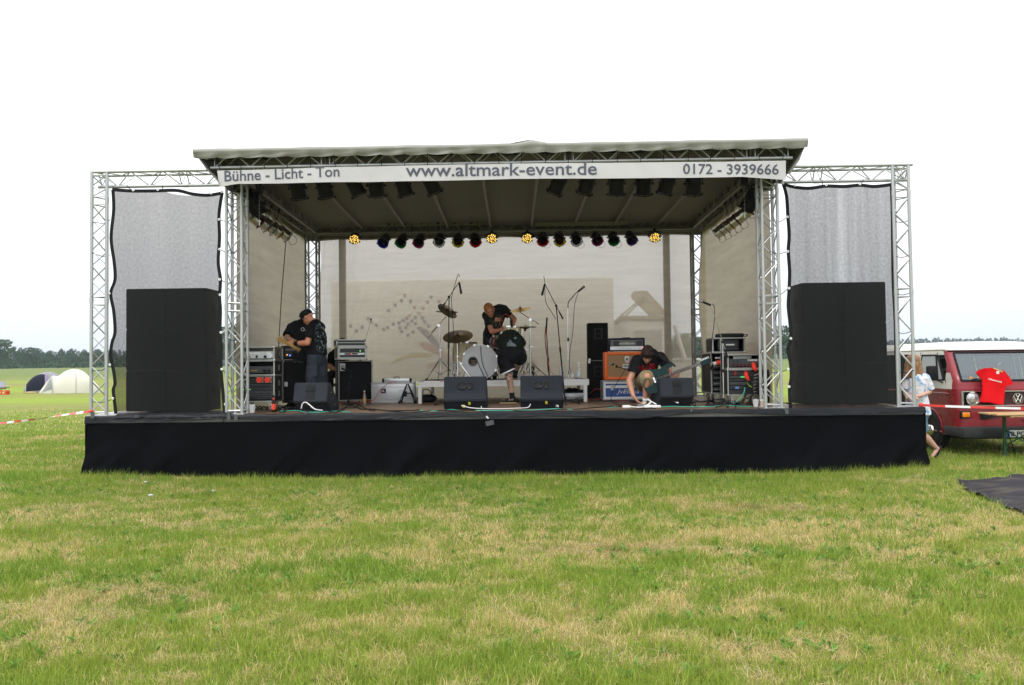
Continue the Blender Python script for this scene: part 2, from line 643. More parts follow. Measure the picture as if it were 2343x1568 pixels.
def gmap(v, a, b, c=0.0, d=1.0):
    k = gn.nodes.new('ShaderNodeMapRange')
    for nm, q in (('From Min', a), ('From Max', b), ('To Min', c), ('To Max', d)):
        k.inputs[nm].default_value = q
    GL(v, k.inputs['Value'])
    return k.outputs[0]
fine_ = gnoise(38, 8)
mid_ = gnoise(1.3, 6, st=(0.6, 1.3, 1))
big_ = gnoise(0.035, 5, st=(0.35, 1.6, 1))
green = gmix(fine_, (0.045, 0.080, 0.012), (0.15, 0.22, 0.032))
straw = gmix(fine_, (0.10, 0.085, 0.035), (0.34, 0.28, 0.13))
soil = gmix(fine_, (0.05, 0.035, 0.018), (0.16, 0.11, 0.06))
c1 = gmix(gmap(sp_.outputs[0], 0.25, 0.9), green, straw)
c2 = gmix(gmap(sp_.outputs[1], 0.2, 0.9), c1, soil)
sepy = gn.nodes.new('ShaderNodeSeparateXYZ')
GL(geo.outputs['Position'], sepy.inputs[0])
far = gmap(sepy.outputs['Y'], 16.0, 40.0)
fg = gmix(gmap(mid_, 0.3, 0.7), (0.155, 0.245, 0.024), (0.245, 0.29, 0.05))
fg2 = gmix(gmap(big_, 0.44, 0.60), fg, (0.20, 0.175, 0.075))
tall = gmap(sepy.outputs['Y'], 75.0, 110.0, 0.0, 0.75)
fg3 = gmix(tall, fg2, gmix(gmap(gnoise(0.06, 6, st=(0.3, 2, 1)), 0.4, 0.62), (0.085, 0.15, 0.035), (0.13, 0.145, 0.055)))
c3 = gmix(far, c2, fg3)
GL(c3, gb.inputs['Base Color'])
gb.inputs['Roughness'].default_value = 0.95
gb.inputs['Specular IOR Level'].default_value = 0.1
gbp = gn.nodes.new('ShaderNodeBump')
gbp.inputs['Strength'].default_value = 0.6
gbp.inputs['Distance'].default_value = 0.03
GL(fine_, gbp.inputs['Height'])
GL(gbp.outputs[0], gb.inputs['Normal'])
gme.materials.append(gm)
gme.polygons.foreach_set('use_smooth', [True] * len(gme.polygons))
obj('ground', gme, kind='structure')

# ---- grass blades
grm, n, b = nt_of('grass blades')
ca = n.nodes.new('ShaderNodeVertexColor')
ca.layer_name = 'tint'
n.links.new(ca.outputs[0], b.inputs['Base Color'])
b.inputs['Roughness'].default_value = 0.6
b.inputs['Specular IOR Level'].default_value = 0.25
tl = n.nodes.new('ShaderNodeBsdfTranslucent')
n.links.new(ca.outputs[0], tl.inputs[0])
ms = n.nodes.new('ShaderNodeMixShader')
ms.inputs[0].default_value = 0.35
n.links.new(b.outputs[0], ms.inputs[1])
n.links.new(tl.outputs[0], ms.inputs[2])
n.links.new(ms.outputs[0], n.nodes['Material Output'].inputs[0])

def gz_np(x, y):
    def ss(a, b_, t):
        t = np.clip((t - a) / (b_ - a), 0, 1)
        return t * t * (3 - 2 * t)
    return 0.13 * ss(3.0, 7.5, np.abs(x + 0.3)) * ss(7.5, 10.5, y) * (1 - ss(18, 26, y))
# exact heights come from the ground sheet itself, read bilinearly
GX, GY = np.array(gxs), np.array(gys)
GZ = ga[:, 2].reshape(len(gys), gw)
def ground_z(x, y):
    i = np.clip(np.searchsorted(GX, x) - 1, 0, len(GX) - 2)
    j = np.clip(np.searchsorted(GY, y) - 1, 0, len(GY) - 2)
    u = (x - GX[i]) / (GX[i + 1] - GX[i])
    v = (y - GY[j]) / (GY[j + 1] - GY[j])
    return (GZ[j, i] * (1 - u) + GZ[j, i + 1] * u) * (1 - v) + (GZ[j + 1, i] * (1 - u) + GZ[j + 1, i + 1] * u) * v

def scatter(y0, y1, dens):
    """points in the strip the picture shows, between two distances"""
    area = 0.5 * ((y0 * 1.42 + 0.8) + (y1 * 1.42 + 0.8)) * (y1 - y0)
    n = int(area * dens)
    t = RG.random(n)
    y = y0 + (y1 - y0) * t
    w = (y * 1.42 + 0.8)
    keep = RG.random(n) < w / (y1 * 1.42 + 0.8)
    y = y[keep]
    w = w[keep]
    x = (RG.random(len(y)) - 0.5) * w - 0.02 * y
    return x, y
def blades(name, x, y, hh, ww, lean, colr, bend=True, flat=False, base=0.0):
    n = len(x)
    z = ground_z(x, y) - 0.004 + base
    az = RG.random(n) * 2 * np.pi
    ld = RG.random(n) * 2 * np.pi
    sx, sy = np.cos(az) * ww / 2, np.sin(az) * ww / 2
    lx, ly = np.cos(ld) * lean * hh, np.sin(ld) * lean * hh
    k = 0.0 if flat else 1.0
    top = np.sqrt(np.clip(hh ** 2 - (lx ** 2 + ly ** 2) * 0.8, (hh * 0.25) ** 2, None)) if not flat else hh * 0.06
    P0 = np.stack([x - sx, y - sy, z], 1)
    P1 = np.stack([x + sx, y + sy, z], 1)
    if bend:
        mx, my, mz = x + lx * 0.35, y + ly * 0.35, z + top * 0.62
        P2 = np.stack([mx + sx * 0.7, my + sy * 0.7, mz], 1)
        P3 = np.stack([mx - sx * 0.7, my - sy * 0.7, mz], 1)
        P4 = np.stack([x + lx, y + ly, z + top], 1)
        vs = np.stack([P0, P1, P2, P3, P4], 1).reshape(-1, 3)
        bi = np.arange(n)[:, None] * 5
        q = (bi + np.array([[0, 1, 2, 0, 2, 3, 3, 2, 4]])).ravel()
        nt, nv = 3 * n, 5
    else:
        P4 = np.stack([x + lx, y + ly, z + top], 1)
        vs = np.stack([P0, P1, P4], 1).reshape(-1, 3)
        bi = np.arange(n)[:, None] * 3
        q = (bi + np.array([[0, 1, 2]])).ravel()
        nt, nv = n, 3
    me = bpy.data.meshes.new(name)
    me.vertices.add(len(vs))
    me.vertices.foreach_set('co', vs.astype(np.float32).ravel())
    me.loops.add(len(q))
    me.loops.foreach_set('vertex_index', q.astype(np.int32))
    me.polygons.add(nt)
    me.polygons.foreach_set('loop_start', np.arange(nt, dtype=np.int32) * 3)
    me.update(calc_edges=True)
    put_col(me, 'tint', np.repeat(colr, nv, axis=0))
    me.materials.append(grm)
    return me
def tint(x, y, extra=0.0):
    n = len(x)
    d = dryness(x, y)
    isdry = RG.random(n) < np.clip(d * 1.15 - 0.17 + extra, 0.07, 0.93)
    g = RG.random(n)[:, None]
    hue = vnoise(x * 1.1, y * 1.6, 55)[:, None]
    G = np.array([[0.095, 0.195, 0.018]]) * (1 - g) + np.array([[0.30, 0.43, 0.060]]) * g
    G = G * (1 - 0.32 * hue) + np.array([[0.48, 0.45, 0.08]]) * 0.32 * hue
    S = np.array([[0.48, 0.38, 0.14]]) * (1 - g) + np.array([[0.76, 0.63, 0.30]]) * g
    c = np.where(isdry[:, None], S, G)
    br = brownness(x, y)[:, None] * (RG.random(n)[:, None] < 0.75)
    c = c * (1 - br * 0.8) + np.array([[0.14, 0.085, 0.045]]) * br * 0.8
    return c, isdry
MATP = [on(*q, 0.10) for q in ((2189, 1097), (2202, 1110), (2228, 1122), (2262, 1133), (2300, 1146), (2360, 1166), (2700, 1290))] + [V((11.5, 9.0, .1)), on(2420, 1099, .10), on(2342, 1091, .10), on(2310, 1090, .10), on(2285, 1098, .10), on(2240, 1100, .10)]
def inside(x, y, poly):
    r = np.zeros(len(x), bool)
    n = len(poly)
    for i in range(n):
        a, b = poly[i], poly[(i + 1) % n]
        c = ((a.y > y) != (b.y > y))
        xi = (b.x - a.x) * (y - a.y) / ((b.y - a.y) if abs(b.y - a.y) > 1e-9 else 1e-9) + a.x
        r ^= c & (x < xi)
    return r
def keep_clear(x, y, *arrs):
    """nothing grows under the stage and the mat"""
    k = ~((x > -6.75) & (x < 5.78) & (y > FY - 0.02) & (y < 17.2))
    jx, jy = (RG.random(len(x)) - .5) * 0.22 * vnoise(x * 4, y * 4, 5), (RG.random(len(x)) - .5) * 0.2
    return k & ~inside(x + jx, y + jy, MATP)
for (y0, y1, dens, w, bend) in ((3.6, 5.5, 9500, 0.0042, True), (5.5, 8.0, 7500, 0.0052, True), (8.0, 12.2, 4300, 0.0075, False), (12.2, 20.0, 1100, 0.014, False), (20, 34, 220, 0.03, False)):
    x, y = scatter(y0, y1, dens)
    k = keep_clear(x, y)
    if y0 >= 20:
        k &= RG.random(len(x)) < (34 - y) / 14
    x, y = x[k], y[k]
    c, isdry = tint(x, y)
    lush = 0.6 * fbm(x * 0.9, y * 1.3, 21, 3) + 0.4 * vnoise(x * 5.5, y * 6.5, 28) ** 2 * 1.6
    hh = (0.028 + 0.072 * RG.random(len(x)) ** 2.2) * (0.55 + 1.0 * lush) * np.where(isdry, 0.8, 1.15)
    hh = hh * (1 + 0.25 * np.exp(-((y - 11.2) / 0.35) ** 2))
    hh = hh * (1 - 0.5 * brownness(x, y))
    lean = 0.15 + 0.75 * RG.random(len(x)) ** 1.2
    lean = np.where(isdry, np.clip(lean + 0.25, 0, 1.1), lean)
    me = blades('grass', x, y, hh, w * (0.6 + 0.8 * RG.random(len(x))), lean, c, bend)
    obj('grass', me, kind='stuff', label='short mown meadow grass, green with straw coloured dry patches, in front of the stage', cat='grass')
# cut hay lying about, thickest in the dry patches
x, y = scatter(3.6, 11.0, 1500)
k = keep_clear(x, y)
x, y = x[k], y[k]
d = dryness(x, y)
k = RG.random(len(x)) < np.clip(d * 1.7 - 0.72, 0.03, 1) * (0.15 + 1.5 * vnoise(x * 4.5, y * 5.5, 66) ** 2)
x, y = x[k], y[k]
g = RG.random(len(x))[:, None]
c = np.array([[0.40, 0.33, 0.17]]) * (1 - g) + np.array([[0.60, 0.53, 0.33]]) * g
br = brownness(x, y)[:, None]
c = c * (1 - br * 0.8) + np.array([[0.19, 0.12, 0.06]]) * br * 0.8
hl = 0.06 + 0.14 * RG.random(len(x))
me = blades('cut_hay', x, y, hl, 0.0026 + 0.002 * RG.random(len(x)), np.ones(len(x)), c, True, True, base=0.02 + 0.02 * RG.random(len(x)))
obj('cut_hay', me, kind='stuff', label='loose stalks of dry cut hay scattered over the grass', cat='hay')

# broad leaved weeds and clover between the blades
x, y = scatter(3.6, 11.3, 38)
k = keep_clear(x, y) & (RG.random(len(x)) < vnoise(x * 1.2, y * 1.5, 91) ** 2 * 1.4)
x, y = np.repeat(x[k], 7), np.repeat(y[k], 7)
x, y = x + RG.normal(size=len(x)) * 0.012, y + RG.normal(size=len(x)) * 0.012
g = RG.random(len(x))[:, None]
me = blades('weed_leaves', x, y, 0.045 + 0.04 * RG.random(len(x)), 0.016 + 0.012 * RG.random(len(x)), 0.75 + 0.3 * RG.random(len(x)), np.array([[0.10, 0.21, 0.03]]) * (1 - g) + np.array([[0.18, 0.34, 0.06]]) * g, True, base=0.012)
obj('weed_leaves', me, kind='stuff', label='broad leaved weeds and clover among the grass', cat='weeds')

# ================================================================ TREES AND RIDGE FAR OFF
def leafmat(name, a, b_, transl=0.25):
    m, n, b = nt_of(name)
    ge = n.nodes.new('ShaderNodeNewGeometry')
    rp = n.nodes.new('ShaderNodeMix')
    rp.data_type = 'RGBA'
    rp.inputs['A'].default_value = (*a, 1)
    rp.inputs['B'].default_value = (*b_, 1)
    n.links.new(ge.outputs['Random Per Island'], rp.inputs['Factor'])
    n.links.new(rp.outputs['Result'], b.inputs['Base Color'])
    b.inputs['Roughness'].default_value = 0.8
    b.inputs['Specular IOR Level'].default_value = 0.15
    return m
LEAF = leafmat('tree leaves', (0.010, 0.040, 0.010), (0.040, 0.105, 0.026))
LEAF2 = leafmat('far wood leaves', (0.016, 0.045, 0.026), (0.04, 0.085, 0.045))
BARK = mat('bark', (0.09, 0.07, 0.05), 0.9, 0, 0.3, 3)
def leaves(name, pts, size, m):
    n = len(pts)
    a = RG.normal(size=(n, 3))
    a /= np.linalg.norm(a, axis=1)[:, None]
    b = RG.normal(size=(n, 3))
    b -= (a * b).sum(1)[:, None] * a
    b /= np.linalg.norm(b, axis=1)[:, None]
    s = (size * (0.6 + 0.8 * RG.random(n)))[:, None] if not np.isscalar(size) else (size * (0.6 + 0.8 * RG.random(n)))[:, None]
    vs = np.stack([pts - a * s, pts - b * s * 0.6, pts + a * s, pts + b * s * 0.6], 1).reshape(-1, 3)
    me = bpy.data.meshes.new(name)
    me.vertices.add(4 * n)
    me.vertices.foreach_set('co', vs.astype(np.float32).ravel())
    me.loops.add(4 * n)
    me.loops.foreach_set('vertex_index', np.arange(4 * n, dtype=np.int32))
    me.polygons.add(n)
    me.polygons.foreach_set('loop_start', np.arange(n, dtype=np.int32) * 4)
    me.update(calc_edges=True)
    me.materials.append(m)
    return me
def crown_points(h, w, kind, n):
    pts = []
    if kind == 'cone':          # upright alder-like crown
        lobes = [(0, 0, 0.30, 0.50), (0, 0, 0.52, 0.40), (0.02, 0, 0.72, 0.27), (0, 0, 0.88, 0.14), (0.18, 0.1, 0.2, 0.34), (-0.2, -0.1, 0.24, 0.34)]
    else:
        lobes = [(0, 0, 0.6, 0.42), (0.27, 0.1, 0.5, 0.3), (-0.28, -0.05, 0.48, 0.3), (0.1, -0.2, 0.78, 0.24), (-0.15, 0.15, 0.76, 0.25), (0.3, 0, 0.26, 0.24), (-0.3, 0.1, 0.25, 0.24), (0, 0.1, 0.3, 0.35)]
    tot = sum(q[3] ** 2 for q in lobes)
    for lx, ly, lz, r in lobes:
        k = int(n * r * r / tot)
        u = RG.normal(size=(k, 3))
        u /= np.linalg.norm(u, axis=1)[:, None]
        rr = (0.72 + 0.36 * RG.random(k)) ** 0.7
        bump = 0.82 + 0.36 * vnoise(u[:, 0] * 3 + lx * 9, u[:, 2] * 3 + u[:, 1] * 2 + lz * 7, 3)
        q = u * (rr * bump)[:, None]
        pts.append(np.stack([(lx + q[:, 0] * r) * w, (ly + q[:, 1] * r) * w, lz * h + q[:, 2] * r * (h * 0.5 if kind == 'cone' else h * 0.42)], 1))
    p = np.concatenate(pts)
    p[:, 2] = np.clip(p[:, 2], 0.15, None)
    return p
TV = {}
def tree_var(kind, i):
    if (kind, i) not in TV:
        cm_ = leaves('crown', crown_points(10, 7.5 if kind == 'cone' else 11, kind, 2600), 0.34, LEAF)
        t = MB().cyl((0, 0, -0.3), (0.1, 0, 3.5), 0.30, 0.2, 8)
        t.cyl((0.1, 0, 3.5), (0, 0.1, 7.5), 0.2, 0.07, 7)
        for k in range(6):
            a = k * 1.1 + i
            t.cyl((0.08, 0, 2.2 + k * 0.7), (1.9 * math.cos(a), 1.9 * math.sin(a), 3.6 + k * 0.8), 0.09, 0.03, 5)
        TV[(kind, i)] = (cm_, t.mesh('trunk', BARK, True))
    return TV[(kind, i)]
TREES = [  # px, top y, width px, kind, distance, label
    (-4, 776, 78, 'round', 262, 'tallest broad dark tree at the left edge of the picture'),
    (47, 797, 34, 'cone', 285, 'dark pointed tree right beside the tall broad tree at the left edge'),
    (76, 795, 50, 'round', 290, 'wide rounded tree, second right of the tall broad tree'),
    (112, 804, 33, 'cone', 285, 'small bushy tree above the dark blue tent'),
    (140, 800, 30, 'cone', 290, 'slim tree between the small bushy tree and the one over the cream tent'),
    (163, 799, 34, 'cone', 283, 'conical tree above the front of the cream tent'),
    (193, 801, 34, 'cone', 286, 'conical tree above the crown of the cream tent'),
    (224, 800, 36, 'cone', 280, 'conical tree seen through the outer left truss tower'),
    (258, 806, 34, 'cone', 286, 'tree seen through the left gauze beside the truss tower'),
    (292, 803, 38, 'cone', 288, 'tree seen through the left gauze, partly behind the loudspeakers'),
    (527, 745, 64, 'round', 240, 'tall tree seen through the truss tower left of the stage opening'),
    (1562, 762, 66, 'round', 225, 'tree seen through the backdrop by the leaning pole'),
    (1802, 742, 70, 'round', 230, 'tall tree seen between the right truss tower and the right gauze'),
    (1600, 770, 50, 'round', 235, 'tree seen through the rear right truss tower'),
]
for (px, ty, wpx, kind, Y, lab) in TREES:
    p = at(px, ty, Y)
    z0 = gz(p.x, Y)
    H = p.z - z0
    W = wpx / CF * Y
    i = int(RG.integers(0, 3))
    cme, tme = tree_var(kind, i)
    t = thing('broadleaf_tree', lab, 'tree', (p.x, Y, z0), random.uniform(0, 6.28), 'trees along the far edge of the meadow')
    s = (W / (7.2 if kind == 'cone' else 10.4), W / (7.2 if kind == 'cone' else 10.4), H / (9.4 if kind == 'cone' else 8.9))
    t.scale = s
    obj('crown', cme, t)
    obj('trunk', tme, t)
# low scrub along the field edge
n = 26000
x = (RG.random(n) - 0.5) * 620
y = 268 + RG.random(n) * 40
zt = RG.random(n) ** 1.2 * (0.8 + 2.4 * vnoise(x * 0.09, y * 0.05, 8))
zz = ground_z(x, y)
obj('field_hedge', leaves('field_hedge', np.stack([x, y, zz + zt], 1), 0.55, LEAF), kind='stuff', label='low hedge and scrub along the far edge of the meadow', cat='hedge')
# wooded ridge
pts = []
for row, (Y, hb) in enumerate(((820, 17.5), (870, 20.0), (930, 22.0))):
    nt_ = 330
    for k in range(nt_):
        x0 = -760 + 1520 * (k + RG.random()) / nt_
        env = hb + 4.5 * (vnoise(np.array([x0 * 0.011]), np.array([row * 3.0]), 4)[0] - 0.5) - 2.5 * RG.random()
        hgt = env + 3.2 * (RG.random() - 0.4)
        m = 58
        t = RG.random(m) ** 0.8
        rad = (1 - t ** 2.2) * (3.0 + 2 * RG.random()) + 0.2
        a = RG.random(m) * 6.283
        pts.append(np.stack([x0 + rad * np.cos(a), Y + rad * np.sin(a), 4.0 + hgt * t], 1))
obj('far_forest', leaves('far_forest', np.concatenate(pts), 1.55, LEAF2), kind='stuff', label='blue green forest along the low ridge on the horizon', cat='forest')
hb = MB()
hb.grid(lambda u, v: V((-1500 + 3000 * u, 800 + 500 * v, 3.0 + 14 * math.sin(min(1, v * 2.2) * 1.5) * (0.85 + 0.15 * math.sin(u * 21)))), 60, 10)
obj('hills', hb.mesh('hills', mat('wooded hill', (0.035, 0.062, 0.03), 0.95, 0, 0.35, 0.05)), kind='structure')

# ================================================================ STAGE
XL, XR = at(205, 950, FY + .03).x, at(2106, 928, FY + .03).x
TL0, TL1 = at(515, 800, 11.74).x, at(555, 800, 11.74).x        # left front tower
TR0, TR1 = at(1746, 800, 11.74).x, at(1789, 800, 11.74).x
BY = 16.8
FRONT = FY

PLY = mat('worn stage plywood', (0.165, 0.095, 0.052), 0.5, 0, 0.3, 2.2, bump=0.2, bscale=40, dirt=0.6, stretch=(0.5, 3, 1))
st = thing('stage_platform', 'long raised stage platform with brown plywood deck panels', 'stage', (0, FY, 0))
pan = {}
def deck_panel(x0, y0, w, d):
    k = (round(w, 3), round(d, 3))
    if k not in pan:
        pan[k] = MB().box((w / 2, d / 2, -0.02), (w - 0.006, d - 0.006, 0.04), None, 0.003).mesh('deck_panel', PLY)
    obj('deck_panel', pan[k], st, loc=(x0, y0 - FY, DECK - 0.0007 * random.random()))
for j in range(5):
    n = 9
    for i in range(n):
        w = (TR1 - TL0) / n
        deck_panel(TL0 + i * w, FY + j * 1.05, w, 1.05)
for (a, b) in ((XL, TL0), (TR1, XR)):
    for i in range(2):
        w = (b - a) / 2
        deck_panel(a + i * w, FY, w, 1.35)
al = MB()
for x in (XL, XR - 0.0):
    pass
for (a, b, d) in ((XL, TL0, 1.35), (TL0, TR1, 5.25), (TR1, XR, 1.35)):
    m_ = MB()
    for (p, q) in (((a, FY), (b, FY)), ((a, FY + d), (b, FY + d)), ((a, FY), (a, FY + d)), ((b, FY), (b, FY + d))):
        m_.b2((min(p[0], q[0]) + 0.005, min(p[1], q[1]) + 0.005 - FY, DECK - 0.14), (max(p[0], q[0]) - 0.005 + 0.05 * (p[0] == q[0]) * 0.5, max(p[1], q[1]) + 0.03 * (p[1] == q[1]) - FY, DECK - 0.045))
    m_.build('deck_frame', ALUD, st)
lg = MB().cyl((0, 0, 0), (0, 0, DECK - 0.05), 0.024, 0.024, 8).mesh('leg', ALUD, True)
for x in [XL + 0.2 + (XR - XL - 0.4) * i / 8 for i in range(9)]:
    obj('leg', lg, st, loc=(x, 0.12, gz(x, FY + .12) * 0))
for x in [TL0 + 0.2 + (TR1 - TL0 - 0.4) * i / 5 for i in range(6)]:
    obj('leg', lg, st, loc=(x, 5.1, 0))

# ---- black skirt
CLOTH = mat('black molton', (0.0030, 0.0034, 0.0045), 0.95, 0, 0.15, 3, spec=0.05)
FOIL = mat('black pond foil', (0.013, 0.0145, 0.0175), 0.42, 0, 0.3, 6)
sk = thing('stage_skirt', 'long black cloth skirt hanging from the front edge of the stage', 'stage skirt', (0, FY, 0))
def skirt(u, v):
    x = XL - 0.005 + (XR - XL + 0.02) * u
    top = DECK - 0.10
    bot = gz(x, FY - 0.1) - 0.015 + 0.012 * math.sin(x * 3.1) + 0.02 * mnoise.noise(V((x * 1.5, 0, 4)))
    z = top + (bot - top) * v
    f = v ** 1.4
    edge = max(0, 1 - (x - XL) / 0.45) + max(0, 1 - (XR - x) / 0.25) * 0.5
    wr = mnoise.noise(V((x * 1.1 + v * 0.9, v * 0.5, 0))) * 0.07 + mnoise.noise(V((x * 3.6 + v * 3.0, v * 1.2, 7))) * 0.035 + 0.012 * math.sin(x * 7 + 2.5 * v + 2 * mnoise.noise(V((x, 0, 3))))
    wr *= 1.5
    # diagonal pulls from the fixing points
    wr += 0.03 * f * mnoise.noise(V((x * 2.2 - v * 2.4, v, 2)))
    y = -0.025 - 0.015 * v - (0.015 + abs(wr) * .7) * f - wr * f * 0.9
    x2 = x - 0.03 * f * edge * (1 if x < 0 else -1) * (1 if x < 0 else 0.6) + 0.02 * wr * f
    return V((x2, y - 0.03 * f * edge, z))
MB().grid(skirt, 420, 26).build('cloth', CLOTH, sk, True)
for (xs, sg) in ((XL - 0.03, -1), (XR + 0.03, 1)):
    MB().grid(lambda u, v: V((xs + sg * (0.012 + 0.05 * v * abs(math.sin(u * 9))), -0.02 + 1.4 * u, DECK - 0.04 - (DECK - 0.05) * v)), 24, 10).build('side_cloth', CLOTH, sk, True)
def trim(u, v):
    x = XL - 0.035 + (XR - XL + 0.07) * u
    wr = mnoise.noise(V((x * 2.2, v * 3, 1))) * 0.02 + mnoise.noise(V((x * 7 + v * 4, v * 5, 5))) * 0.012
    if v < 0.34:      # lies on the deck edge
        t = v / 0.34
        return V((x, 0.10 - 0.13 * t + wr * 0.5, DECK + 0.006 + 0.02 * abs(wr) * 10 * (1 - t) + 0.004 * math.sin(x * 9)))
    t = (v - 0.34) / 0.66
    drop = 0.085 + 0.035 * mnoise.noise(V((x * 0.9, 0, 9))) + 0.02 * math.sin(x * 1.7)
    return V((x, -0.035 - 0.016 * t - abs(wr) * t, DECK + 0.004 - drop * t))
MB().grid(trim, 520, 9).build('edge_foil', FOIL, sk, True)
def crumple(u, v):      # gathered foot of the left gauze lying on the deck edge
    x = XL + 0.42 + (TL0 - XL - 0.30) * u
    w = mnoise.noise(V((x * 4, v * 3, 2))) * 0.05 + mnoise.noise(V((x * 11, v * 6, 1))) * 0.025
    return V((x, 0.14 - 0.2 * v + w, DECK + 0.025 + 0.05 * math.sin(v * math.pi) * (0.6 + 8 * abs(w)) - 0.05 * v))
MB().grid(crumple, 140, 10).build('gathered_cloth', FOIL, sk, True)
MB().b2((XL + .02, 0.11, DECK + .004), (XL + .52, 1.3, DECK + .03), 0.004).build('bare_deck_plate', mat('pale deck plate', (0.55, 0.55, 0.55), 0.5), st)
TAPE = mat('grey gaffer tape', (0.075, 0.08, 0.085), 0.4, 0, 0.1)
for (px, py, w, h, rz) in ((540, 955, 0.05, 0.09, 8), (523, 953, 0.05, 0.10, -6), (1120, 968, 0.12, 0.07, -12), (1799, 940, 0.05, 0.09, -10), (699, 944, 0.03, 0.05, 0), (212, 950, 0.06, 0.09, 3), (1581, 938, 0.03, 0.05, 3)):
    p = at(px, py, FY - 0.075)
    MB().box((0, 0, 0), (w, 0.004, h), Matrix.Rotation(R_(rz), 3, 'Y')).build('tape_strip', TAPE, sk, loc=(p.x, -0.078, p.z))

# ---- trusses
def truss(name, label, cat, p0, p1, up, group, size=0.235, r=0.0245, rb=0.0095, pitch=0.245, joints=(), flip=0, m=ALU, tri=False):
    """square lattice girder from p0 to p1: four chords, zig-zag braces on four faces"""
    p0, p1, up = V(p0), V(p1), V(up)
    ax = (p1 - p0).normalized()
    L = (p1 - p0).length
    side = ax.cross(up).normalized()
    up = side.cross(ax).normalized()
    t = thing(name, label, cat, p0, 0, group)
    h = size / 2
    cs = [side * -h + up * -h, side * h + up * -h, side * h + up * h, side * -h + up * h]
    if tri:      # three chords
        cs = [cs[0], cs[1], up * (h * 0.75)]
    nc = len(cs)
    for c in cs:
        rod('chord', c, c + ax * L, r, m, t, 10)
    secs = [0.0] + [j * L for j in joints] + [L]
    for a, b in zip(secs, secs[1:]):
        a2, b2 = a + 0.06, b - 0.06
        n = max(2, round((b2 - a2) / pitch))
        for fi in range(nc):
            c0, c1 = cs[fi], cs[(fi + 1) % nc]
            for e in (a2, b2):
                rod('brace', c0 + ax * e, c1 + ax * e, rb, m, t, 6)
            for k in range(n):
                z0 = a2 + (b2 - a2) * k / n
                z1 = a2 + (b2 - a2) * (k + 1) / n
                q0, q1 = (c0, c1) if (k + fi // 2 + flip) % 2 == 0 else (c1, c0)
                rod('brace', q0 + ax * z0, q1 + ax * z1, rb, m, t, 6)
    for j in joints:
        for c in cs:
            rod('coupler', c + ax * (j * L - 0.045), c + ax * (j * L + 0.045), r * 1.16, m, t, 10)
    return t
WZ1L = at(205, 391, 11.7).z      # top of the left wing frame
WZ1R = at(2087, 374, 11.7).z
G_T = 'aluminium trusses of the stage frame'
s_ = 0.235
def tower(label, xc, yc, z0, z1, joints, group=G_T, m=ALU, tri=False):
    t = truss('truss_tower', label, 'truss tower', (xc, yc, z0), (xc, yc, z1), (0, 1, 0), group, joints=joints, m=m, tri=tri)
    MB().box((0, 0, 0.006), (0.33, 0.33, 0.012), None, 0.002).build('base_plate', m, t)
    return t
TY = 11.87
tower('outer aluminium truss tower at the far left end of the stage, tape at its foot', at(205, 800, TY - .12).x + 0.142, TY, DECK, WZ1L, (0.47, 0.88), tri=True)
tower('aluminium truss tower between the left gauze and the stage opening', (TL0 + TL1) / 2, TY, DECK, 4.58, (0.45, 0.9))
tower('aluminium truss tower between the stage opening and the right gauze', (TR0 + TR1) / 2, TY, DECK, 4.58, (0.45, 0.9))
tower('outer aluminium truss tower at the right end of the stage, in front of the woman', at(2092, 800, TY - .12).x - 0.142, TY, DECK, WZ1R, (0.47, 0.88), tri=True)
BL = (at(702, 700, BY).x + at(728, 700, BY).x) / 2
BR_ = (at(1584, 700, BY).x + at(1611, 700, BY).x) / 2
tower('rear left truss tower behind the man in the black cap', BL, BY, DECK, 4.56, (0.5,), m=ALUD)
tower('rear right truss tower behind the right rack stack', BR_, BY, DECK, 4.52, (0.5,), m=ALUD)
truss('wing_truss', 'horizontal truss across the top of the left wing, above the left gauze', 'truss', (XL + 0.02, TY, WZ1L - 0.125), (TL0 - 0.02, TY, WZ1L - 0.125), (0, 0, -1), G_T, joints=(0.68,), tri=True)
truss('wing_truss', 'horizontal truss across the top of the right wing, above the right gauze', 'truss', (TR1 + 0.02, TY, WZ1R - 0.125), (at(2092, 800, TY).x - 0.02, TY, WZ1R - 0.125), (0, 0, -1), G_T, joints=(0.3,), tri=True)
RY = 11.25      # front roof girder
zc = at(1171, 373, RY).z
RFX0, RFX1 = at(497, 380, RY).x, at(1812, 362, RY).x
truss('roof_truss', 'front roof truss right above the white banner', 'truss', (RFX0 - 0.1, RY + 0.12, zc + 0.12), (RFX1, RY + 0.12, zc + 0.12), (0, 0, 1), G_T, joints=(0.2, 0.62, 0.93), pitch=0.26)
truss('roof_truss', 'rear roof truss carrying the row of hanging spotlights', 'truss', (BL, BY, 4.66), (BR_, BY, 4.63), (0, 0, 1), G_T, joints=(0.33, 0.66), m=ALUD)
truss('side_truss', 'left side roof truss running back into the stage', 'truss', ((TL0 + TL1) / 2, TY + 0.17, 4.66), (BL, BY - 0.17, 4.66), (0, 0, 1), G_T, joints=(0.5,), m=ALUD)
truss('side_truss', 'right side roof truss running back into the stage', 'truss', ((TR0 + TR1) / 2, TY + 0.17, 4.66), (BR_, BY - 0.17, 4.64), (0, 0, 1), G_T, joints=(0.5,), m=ALUD)
